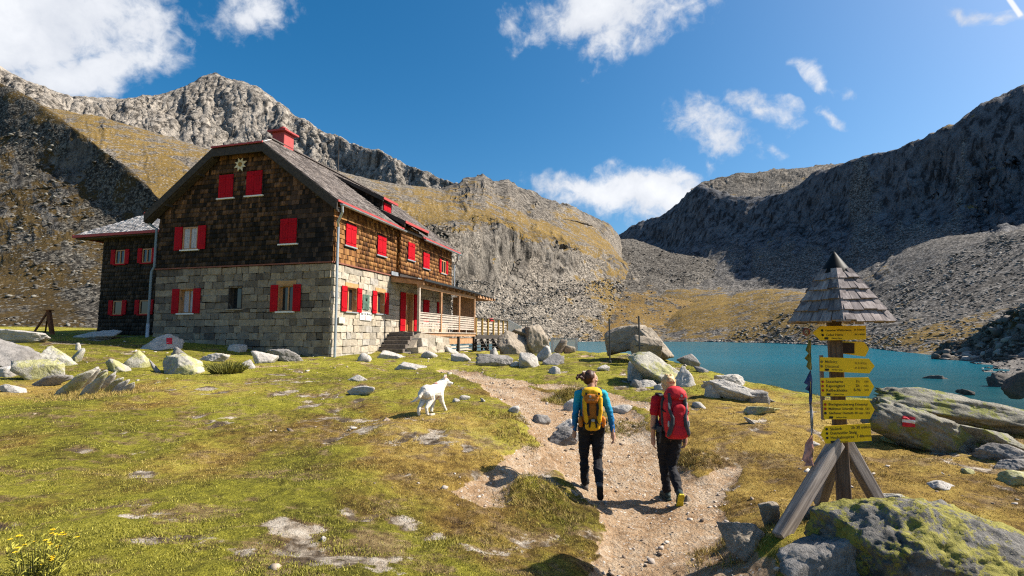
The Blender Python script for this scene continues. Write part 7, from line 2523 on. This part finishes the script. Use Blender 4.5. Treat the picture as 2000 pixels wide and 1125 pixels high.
def puff(name, c, r, mat, parent, seed, power=3.2, taper=0.0, voxel=0.009, folds=0.006, rot=None):
    """a stuffed bag: super-ellipsoid with creases"""
    d, f = ico(4)
    e = 2.0 / power
    n_ = (np.abs(d) ** power).sum(1) ** (1 / power)
    p = d / n_[:, None]
    p = p * np.array(r)
    if taper:
        p[:, 0] *= 1 + taper * p[:, 2] / r[2]
        p[:, 1] *= 1 + taper * 0.5 * p[:, 2] / r[2]
    q = p * np.array([16, 16, 22]) + seed * 3.3
    nn = p / (np.array(r) ** 2)
    nn /= np.linalg.norm(nn, axis=1, keepdims=True)
    p = p + nn * ((ridged(q, 3) * 0.7 + fbm(q * 0.5, 3)) * folds)[:, None]
    if rot is not None:
        p = p @ np.array(rot.to_matrix()).T
    p = p + np.array(c)
    return link(name, fast_mesh(name, p, f, True), mat, parent)
def strap(name, pts, w, t, mat, parent):
    """flat webbing along a polyline, lying towards -y"""
    mb = MB()
    P = [Vector(p) for p in pts]
    for a, b_ in zip(P[:-1], P[1:]):
        mb.bar(a, b_, t, w, up=(1, 0, 0) if abs((b_ - a).normalized().x) < .7 else (0, 0, 1))
    return mb.build(name, mat, parent)

def carry(root, label):
    o = empty('backpack', root.location, root.rotation_euler.z, label, 'backpack')
    o.scale = root.scale
    return o
bp = carry(h1, 'yellow and burnt orange backpack worn over a turquoise top')
puff('pack_body', (-.012, -.225, 1.165), (.128, .098, .225), M_ORGPK, bp, 1, 3.4, 0.06)
puff('lid', (-.012, -.232, 1.415), (.135, .112, .072), M_YELPK, bp, 2, 3.0, -0.12)
puff('lid_pocket', (-.030, -.325, 1.345), (.098, .040, .062), M_ORGPK, bp, 3, 3.2)
for sx, w in ((-1, .030), (1, .034)):
    q = [(-.012 + sx * .105, -.318, 1.34), (-.012 + sx * .100, -.335, 1.20), (-.012 + sx * .085, -.330, 1.06), (-.012 + sx * .052, -.315, .965)]
    B = Body()
    B.cap(q, [w, w, w, w * .8], 8)
    B.done('side_panel', M_YELPK, bp, 0.009, 2, 0.003)
    strap('compression_strap', [(-.012 + sx * .060, -.345, 1.28), (-.012 + sx * .066, -.350, 1.20), (-.012 + sx * .055, -.350, 1.12)], .030, .012, M_BLKPK, bp)
    strap('buckle', [(-.012 + sx * .085, -.345, 1.425), (-.012 + sx * .085, -.352, 1.395)], .026, .014, M_BLKPK, bp)
    strap('shoulder_strap', [(sx * .105, -.14, 1.43), (sx * .115, -.07, 1.455), (sx * .118, .02, 1.45), (sx * .118, .10, 1.38), (sx * .112, .135, 1.25), (sx * .130, .10, 1.10), (sx * .150, -.06, 1.02)], .055, .016, M_DKGPK, bp)
    puff('side_pocket', (-.012 + sx * .150, -.215, 1.02), (.034, .062, .075), M_ORGPK, bp, 7 + sx, 2.8)
    strap('hip_belt', [(sx * .10, -.15, .985), (sx * .165, -.10, .99), (sx * .180, .0, .985), (sx * .13, .11, .98), (0, .14, .975)], .075, .022, M_BLKPK, bp)
    strap('bottom_strap', [(-.012 + sx * .125, -.310, 1.02), (-.012 + sx * .075, -.345, 1.015), (-.012 + sx * .040, -.350, 1.06), (-.012, -.352, 1.075)], .020, .012, M_BLKPK, bp)
    strap('bottom_strap', [(-.012 + sx * .035, -.346, 1.05), (-.012 + sx * .048, -.340, .98), (-.012 + sx * .030, -.310, .935)], .022, .014, M_BLKPK, bp)
puff('bottom_pocket', (-.012, -.262, .985), (.105, .078, .075), M_YELPK, bp, 5, 2.8)
puff('pack_base', (-.012, -.200, .955), (.125, .085, .055), M_BLKPK, bp, 6, 3.0)
puff('back_pad', (-.005, -.130, 1.19), (.120, .022, .23), M_DKGPK, bp, 8, 3.5)
puff('clasp', (-.012, -.352, 1.06), (.026, .010, .018), M_GREYPK, bp, 9, 3.0, folds=0.0)
lg_ = MB()
lg_.prism([(-.045 + .016 * math.cos(2 * math.pi * k / 10), -.372, 1.375 + .016 * math.sin(2 * math.pi * k / 10)) for k in range(10)], (0, .006, 0))
lg_.build('logo', M_GREYPK, bp)
lettering('deuter', .030, M_GREYPK, bp, Matrix(((1, 0, 0, -.075), (0, 0, -1, -.372), (0, 1, 0, 1.335), (0, 0, 0, 1))))

bp2 = carry(h2, 'big red backpack with grey side strips worn over a red shirt')
bp2.location.x -= 0.026
puff('pack_body', (.035, -.235, 1.175), (.148, .118, .285), M_REDPK, bp2, 11, 3.2, 0.02)
puff('lid', (.045, -.245, 1.475), (.135, .125, .095), M_REDPK, bp2, 12, 2.7, -0.28, rot=Euler((0, R(6), 0)))
puff('front_pocket', (.055, -.345, 1.19), (.098, .046, .165), M_REDPK, bp2, 13, 3.0)
puff('bottom_pocket', (.050, -.335, 1.005), (.125, .060, .105), M_REDPK, bp2, 14, 2.8)
puff('pack_base', (.035, -.235, .930), (.135, .100, .045), M_REDPK, bp2, 15, 2.8)
puff('back_pad', (.01, -.130, 1.20), (.135, .022, .27), M_DKGPK, bp2, 16, 3.5)
for sx, off in ((-1, 0), (1, 0)):
    cx_ = .035 + sx * .110
    q = [(cx_ - sx * .01, -.330, 1.47), (cx_ - sx * .012, -.345, 1.36), (cx_ + sx * .0, -.350, 1.27)]
    B = Body(); B.cap(q, [.024, .026, .018], 8); B.done('side_strip', M_DKGPK, bp2, .008, 2)
    q = [(cx_ - sx * .0, -.352, 1.28), (cx_ - sx * .030, -.385, 1.18), (cx_ - sx * .022, -.385, 1.10), (cx_ + sx * .012, -.362, .98), (cx_ + sx * .022, -.335, .945)]
    B = Body(); B.cap(q, [.022, .026, .030, .032, .020], 8); B.done('side_strip', M_DKGPK, bp2, .008, 2)
    B = Body(); B.cap([(cx_ + sx * .004, -.352, 1.36), (cx_ - sx * .004, -.362, 1.29)], [.016, .014], 8); B.done('piping_panel', M_GREYPK, bp2, .007, 2)
    B = Body(); B.cap([(cx_ + sx * .018, -.368, 1.13), (cx_ + sx * .020, -.368, 1.07)], [.013, .015], 8); B.done('piping_panel', M_GREYPK, bp2, .007, 2)
    strap('shoulder_strap', [(sx * .105, -.14, 1.43), (sx * .118, -.07, 1.455), (sx * .120, .02, 1.45), (sx * .120, .10, 1.38), (sx * .115, .135, 1.25), (sx * .130, .10, 1.10), (sx * .155, -.06, 1.02)], .055, .016, M_DKGPK, bp2)
    strap('hip_belt', [(sx * .12, -.15, .985), (sx * .172, -.10, .99), (sx * .185, .0, .985), (sx * .13, .115, .98), (0, .14, .975)], .075, .022, M_DKGPK, bp2)
    strap('compression_strap', [(cx_ + sx * .035, -.30, 1.245), (cx_ + sx * .05, -.22, 1.25), (cx_ + sx * .03, -.14, 1.26)], .028, .012, M_BLKPK, bp2)
    strap('loose_strap', [(sx * .150, -.19, .975), (sx * .158, -.20, .90), (sx * .165, -.17, .82)], .022, .006, M_DKGPK, bp2)
lg_ = MB()
lg_.prism([(.085 + .015 * math.cos(2 * math.pi * k / 10), -.372, 1.455 + .018 * math.sin(2 * math.pi * k / 10)) for k in range(10)], (0, .006, 0))
lg_.build('logo', M_GREYPK, bp2)
lettering('deuter', .032, M_GREYPK, bp2, Matrix(((1, 0, 0, .045), (0, 0, -1, -.374), (0, 1, 0, 1.42), (0, 0, 0, 1))))

# ------------------------------------------------------------------ the white dog, walking off to the right with its head turned
pd_ = hit_g(836, 811)
DOGS = 0.98
dog = empty('dog', (pd_[0] - .04, pd_[1], pd_[2] + .01), 0, 'white shepherd dog in a thin red harness walking on the meadow', 'dog')
hd_ = R(66)                                                   # heading from +x towards +y
fa = Vector((math.cos(hd_), math.sin(hd_), 0))
fb_ = Vector((math.sin(hd_), -math.cos(hd_), 0))               # right-hand side
def dg(a, b, z):
    return fa * (a + 0.25) + fb_ * b + Vector((0, 0, z * 0.92 if z < .3 else z - .024))
B = Body()
RM = Matrix((tuple(fb_), tuple(fa), (0, 0, 1))).transposed()
B.cap([dg(-.24, 0, .525), dg(-.05, 0, .500), dg(.12, 0, .495), dg(.24, 0, .515)], [.145, .142, .165, .146], 14)
B.ell(dg(-.26, 0, .500), (.122, .135, .140), RM)
B.ell(dg(.15, 0, .455), (.105, .17, .165), RM)
B.cap([dg(.22, 0, .555), dg(.32, .02, .605), dg(.375, .06, .66)], [.138, .122, .105], 12)
# head: looks to the right of its way
hdv = (fa * 0.30 + fb_ * 1.0 + Vector((0, 0, -.14))).normalized()
hs_ = Vector((0, 0, 1)).cross(hdv).normalized()
hu_ = hdv.cross(hs_)
hc_ = dg(.395, .085, .685)
HMx = Matrix((tuple(hs_), tuple(hdv), tuple(hu_))).transposed()
def hp_(x, y, z):
    return hc_ + hs_ * x + hdv * y + hu_ * z
B.ell(hp_(0, 0, 0), (.086, .102, .084), HMx)
B.cap([hp_(0, .05, -.014), hp_(0, .115, -.020), hp_(0, .172, -.022)], [.056, .042, .031], 10)
B.cap([hp_(0, .05, -.052), hp_(0, .10, -.072), hp_(0, .135, -.082)], [.026, .019, .013], 10)
for sx in (-1, 1):
    B.cap([hp_(sx * .038, -.015, .045), hp_(sx * .054, -.018, .110), hp_(sx * .058, -.022, .168)], [.034, .026, .007], 8)
def dleg(pts, rs):
    B.cap([dg(*p) for p in pts], [q * 1.38 for q in rs], 10)
# hind legs: knee forward, hock back
dleg([(-.25, .065, .46), (-.17, .075, .34), (-.30, .075, .205), (-.345, .075, .17), (-.315, .075, .05), (-.295, .075, .022)], [.095, .070, .038, .030, .024, .026])
B.cap([dg(-.31, .075, .022), dg(-.255, .075, .018)], [.026, .022], 8)
dleg([(-.25, -.065, .46), (-.19, -.075, .33), (-.35, -.075, .215), (-.40, -.075, .18), (-.405, -.075, .06), (-.395, -.075, .022)], [.095, .068, .037, .030, .024, .026])
B.cap([dg(-.41, -.075, .022), dg(-.355, -.075, .018)], [.026, .022], 8)
# front legs: the right one reaches forward
dleg([(.20, .075, .42), (.25, .085, .26), (.33, .095, .14), (.40, .10, .035)], [.062, .042, .029, .024])
B.cap([dg(.39, .10, .024), dg(.445, .10, .018)], [.026, .022], 8)
dleg([(.19, -.07, .42), (.16, -.075, .25), (.12, -.075, .13), (.09, -.075, .04)], [.060, .042, .029, .024])
B.cap([dg(.085, -.075, .026), dg(.135, -.075, .018)], [.026, .022], 8)
# tail swung low to the left
B.cap([dg(-.36, 0, .52), dg(-.44, -.04, .42), dg(-.48, -.12, .34), dg(-.50, -.22, .31)], [.036, .038, .034, .014], 10)
mdog, td_ = material('white_fur', 0.9, 0.15)
fn = td_.noise(td_.mapping(td_.obj(), (1, 1, 1)), 45.0, 5, 0.7)
td_.put(td_.b.inputs['Base Color'], td_.ramp(td_.math('ADD', td_.math('MULTIPLY', fn, .6), td_.math('MULTIPLY', td_.noise(td_.obj(), 7, 3), .4)), [(0.3, (0.56, 0.49, 0.40)), (0.6, (0.76, 0.71, 0.63))]))
td_.put(td_.b.inputs['Normal'], td_.bump(fn, 0.8, 0.012))
B.done('body', mdog, dog, 0.008, 3, 0.004, 9)
M_NOSE = plain('black_nose', (0.012, 0.011, 0.011), 0.35)
M_EARPINK = plain('inner_ear', (0.42, 0.22, 0.17), 0.8)
def blob(name, c, r, mat, parent, rot=None):
    return Body().ell(c, r, rot).mb.build(name, mat, parent, smooth=True)
blob('nose', hp_(0, .202, -.010), (.018, .012, .012), M_NOSE, dog, HMx)
for sx in (-1, 1):
    blob('eye', hp_(sx * .046, .084, .024), (.011, .009, .009), M_NOSE, dog, HMx)
    blob('inner_ear', hp_(sx * .052, .010, .092), (.019, .007, .042), M_EARPINK, dog, HMx)
blob('mouth', hp_(0, .095, -.052), (.024, .055, .012), plain('dark_mouth', (0.05, 0.012, 0.012), 0.6), dog, HMx)
blob('tongue', hp_(0, .115, -.058), (.014, .035, .006), plain('pink_tongue', (0.45, 0.10, 0.10), 0.5), dog, HMx)
M_HARN = plain('red_harness_webbing', (0.42, 0.05, 0.035), 0.7)
hr = MB()
for (a, za, rx, rz, tilt_) in ((.10, .485, .137, .185, .02), (.26, .535, .125, .140, .10)):
    pts = []
    for k in range(25):
        t_ = 2 * math.pi * k / 24
        pts.append(dg(a + tilt_ * math.sin(t_), rx * math.cos(t_), za + rz * math.sin(t_)))
    hr.tube(pts, .006, 6, cap=False)
hr.tube([dg(.10, 0, .665), dg(.18, 0, .676), dg(.28, 0, .672)], .009, 6)
hn = link('harness', hr.mesh('harness'), M_HARN, dog, True)
dog.scale = (.80, .80, .80)
# ------------------------------------------------------------------ turf: short tufts of grass, dense near the eye
def blade_material(name, ramp_):
    m, t = material(name, 0.8, 0.2)
    r = t.new('ShaderNodeNewGeometry').outputs['Random Per Island']
    lush = t.attr('lush')
    n = t.noise(t.pos(), 1.1, 4, 0.6)
    a = t.ramp(r, [(0.0, ramp_[0]), (0.5, ramp_[1]), (1.0, ramp_[2])])
    b_ = t.ramp(r, [(0.0, ramp_[3]), (0.5, ramp_[4]), (1.0, ramp_[5])])
    lm = t.step(t.math('ADD', lush, t.math('MULTIPLY', t.math('SUBTRACT', n, 0.5), 1.0)), 0.28, 0.72)
    c = t.mix(lm, a, b_)
    t.put(t.b.inputs['Base Color'], c)
    t.b.inputs['Transmission Weight'].default_value = 0.0
    return m
M_BLADE = blade_material('grass_blade', [(0.13, 0.085, 0.028), (0.30, 0.205, 0.058), (0.48, 0.36, 0.13), (0.085, 0.085, 0.014), (0.22, 0.205, 0.028), (0.40, 0.36, 0.075)])

def tufts(name, X, Y, Z, hgt, spread, nb, mat, lush, seed, lean=0.7):
    r = np.random.default_rng(seed)
    n = len(X)
    N = n * nb
    i = np.repeat(np.arange(n), nb)
    ang = r.uniform(0, 2 * np.pi, N)
    rad = np.sqrt(r.random(N)) * np.repeat(spread, nb)
    bx = X[i] + rad * np.cos(ang)
    by = Y[i] + rad * np.sin(ang)
    bz = Z[i] - 0.006
    h = np.repeat(hgt, nb) * r.uniform(0.45, 1.25, N)
    a2 = r.uniform(0, 2 * np.pi, N)
    w = np.clip(0.0017 + 0.00022 * by, 0.0015, 0.008) * r.uniform(0.7, 1.5, N)
    le = h * lean * r.uniform(0.2, 1.2, N)
    dx, dy = np.cos(a2), np.sin(a2)
    a3 = r.uniform(0, 2 * np.pi, N)
    V = np.empty((N, 3, 3), np.float32)
    V[:, 0] = np.stack([bx - w * np.cos(a3), by - w * np.sin(a3), bz], 1)
    V[:, 1] = np.stack([bx + w * np.cos(a3), by + w * np.sin(a3), bz], 1)
    V[:, 2] = np.stack([bx + dx * le, by + dy * le, bz + h], 1)
    me = fast_mesh(name, V.reshape(-1, 3), np.arange(N * 3, dtype=np.int32).reshape(-1, 3))
    set_attr(me, 'lush', np.repeat(lush[i], 3))
    return tag(link(name, me, mat), kind='stuff')

n = 95000
gy_ = 3.2 + 15.0 * rng.random(n) ** 2.1
gx_ = rng.uniform(-1.12, 1.12, n) * (gy_ + 0.4)
zz, pf, rd = ground_h(gx_, gy_, True)
bare = bare_field(gx_, gy_)
pat = fbm(np.column_stack([gx_ * 1.6, gy_ * 1.6, np.zeros(n)]), 4)
keep = (pf < -0.02) & (rd < -0.2) & (bare < 0.42 + 0.25 * rng.random(n)) & (rng.random(n) < np.clip(0.65 + pat * 0.8, 0.12, 1.0))
lx = (np.stack([gx_, gy_], 1) - hutc) @ np.array([math.cos(HUT_RZ), math.sin(HUT_RZ)])
ly = (np.stack([gx_, gy_], 1) - hutc) @ np.array([-math.sin(HUT_RZ), math.cos(HUT_RZ)])
keep &= ~((lx < 0) & (ly > -0.1))
gx_, gy_, zz, pat = gx_[keep], gy_[keep], zz[keep], pat[keep]
lu = lush_field(gx_, gy_)
hh = (0.013 + 0.015 * np.clip(pat + 0.4, 0, 1.2)) * (0.8 + 0.03 * gy_)
tufts('grass', gx_, gy_, zz, hh, 0.035 + 0.004 * gy_, 7, M_BLADE, lu, 71)

# taller tussocks: the mossy tuft on the path, the edges of the path, the lump at the left of the hikers
tx, ty, th_, tl_ = [], [], [], []
for (u, v, r_, cnt, h_) in [(1110, 772, .45, 500, .10), (1035, 965, .34, 200, .06), (1080, 995, .28, 160, .05), (1212, 835, .35, 260, .07), (1365, 896, .25, 160, .06), (985, 815, .35, 240, .05), (1010, 850, .3, 200, .05),
                             (185, 770, .9, 600, .08), (130, 770, .4, 260, .07), (1450, 1060, .35, 220, .05), (1680, 1000, .4, 260, .06), (1400, 1075, .2, 120, .05)]:
    c = hit_g(u, v)
    for k in range(cnt):
        a, q = random.uniform(0, 6.283), r_ * math.sqrt(random.random())
        tx.append(c[0] + 1.3 * q * math.cos(a)); ty.append(c[1] + q * math.sin(a)); th_.append(h_ * random.uniform(.6, 1.2)); tl_.append(random.uniform(0.1, 0.6))
tx, ty, th_, tl_ = map(np.array, (tx, ty, th_, tl_))
tufts('tussock_grass', tx, ty, ground_h(tx, ty), th_, np.full(len(tx), .04), 7, M_BLADE, tl_, 72, 0.9)

# ------------------------------------------------------------------ two plants one can tell apart
M_STEM = plain('green_stem', (0.105, 0.105, 0.022), 0.8, vary=0.4, scale=20)
M_YLEAF = plain('yellow_green_leaf', (0.27, 0.25, 0.035), 0.8, vary=0.4, scale=12)
M_FLOWER = plain('yellow_flower', (0.72, 0.48, 0.01), 0.7, vary=0.15)
def weed(name, label, u, v, hpx, wpx, nst, flowers, D=None):
    p = hit_g(u, v)
    o = empty(name, tuple(p), 0, label, 'plant')
    H, W = hpx * p[1] / 1000.0, wpx * p[1] / 1000.0
    st, lf, fl_ = MB(), MB(), MB()
    for k in range(nst):
        a, q = random.uniform(0, 6.283), math.sqrt(random.random())
        x0, y0 = W * .28 * q * math.cos(a), W * .28 * q * math.sin(a)
        x1, y1 = W * .52 * q * math.cos(a) + random.uniform(-.02, .02), W * .52 * q * math.sin(a)
        h = H * random.uniform(.45, 1.0) * (1.1 - .4 * q)
        st.tube([(x0, y0, -.02), ((x0 + x1) / 2, (y0 + y1) / 2, h * .55), (x1, y1, h)], [.0035 * p[1] / 4, .003 * p[1] / 4, .0012 * p[1] / 4], 4, cap=False)
        for j in range(7):
            t_ = random.uniform(.08, .95)
            bx_, by_, bz_ = x0 + (x1 - x0) * t_, y0 + (y1 - y0) * t_, h * t_
            b2 = random.uniform(0, 6.283)
            ln = H * random.uniform(.07, .14)
            wv = ln * .16
            dx_, dy_ = math.cos(b2), math.sin(b2)
            lf.add([(bx_, by_, bz_), (bx_ + dx_ * ln * .5 - dy_ * wv, by_ + dy_ * ln * .5 + dx_ * wv, bz_ + ln * .45), (bx_ + dx_ * ln, by_ + dy_ * ln, bz_ + ln * .55), (bx_ + dx_ * ln * .5 + dy_ * wv, by_ + dy_ * ln * .5 - dx_ * wv, bz_ + ln * .35)], [(0, 1, 2, 3)])
        if flowers and random.random() < flowers:
            for m_ in range(random.choice([1, 1, 2, 3])):
                c = Vector((x1 + random.uniform(-.012, .012), y1 + random.uniform(-.012, .012), h + random.uniform(-.03, .008)))
                for e in range(6):
                    b2 = e * 1.047
                    r_ = .0105
                    fl_.add([tuple(c), tuple(c + Vector((r_ * math.cos(b2 - .4), r_ * math.sin(b2 - .4), .004))), tuple(c + Vector((r_ * 1.3 * math.cos(b2), r_ * 1.3 * math.sin(b2), .002))), tuple(c + Vector((r_ * math.cos(b2 + .4), r_ * math.sin(b2 + .4), .004)))], [(0, 1, 2, 3)])
    tag(st.build('stems', M_STEM, o), kind='stuff')
    tag(lf.build('leaves', M_YLEAF, o), kind='stuff')
    if flowers:
        tag(fl_.build('flowers', M_FLOWER, o), kind='stuff')
    return o
weed('flowering_weed', 'clump of yellow-flowering weeds in the near left corner of the meadow', 72, 1135, 110, 120, 60, .28)
weed('shrub', 'low yellow-green shrub between the big boulder and the hut footpath', 442, 730, 27, 84, 260, 0)
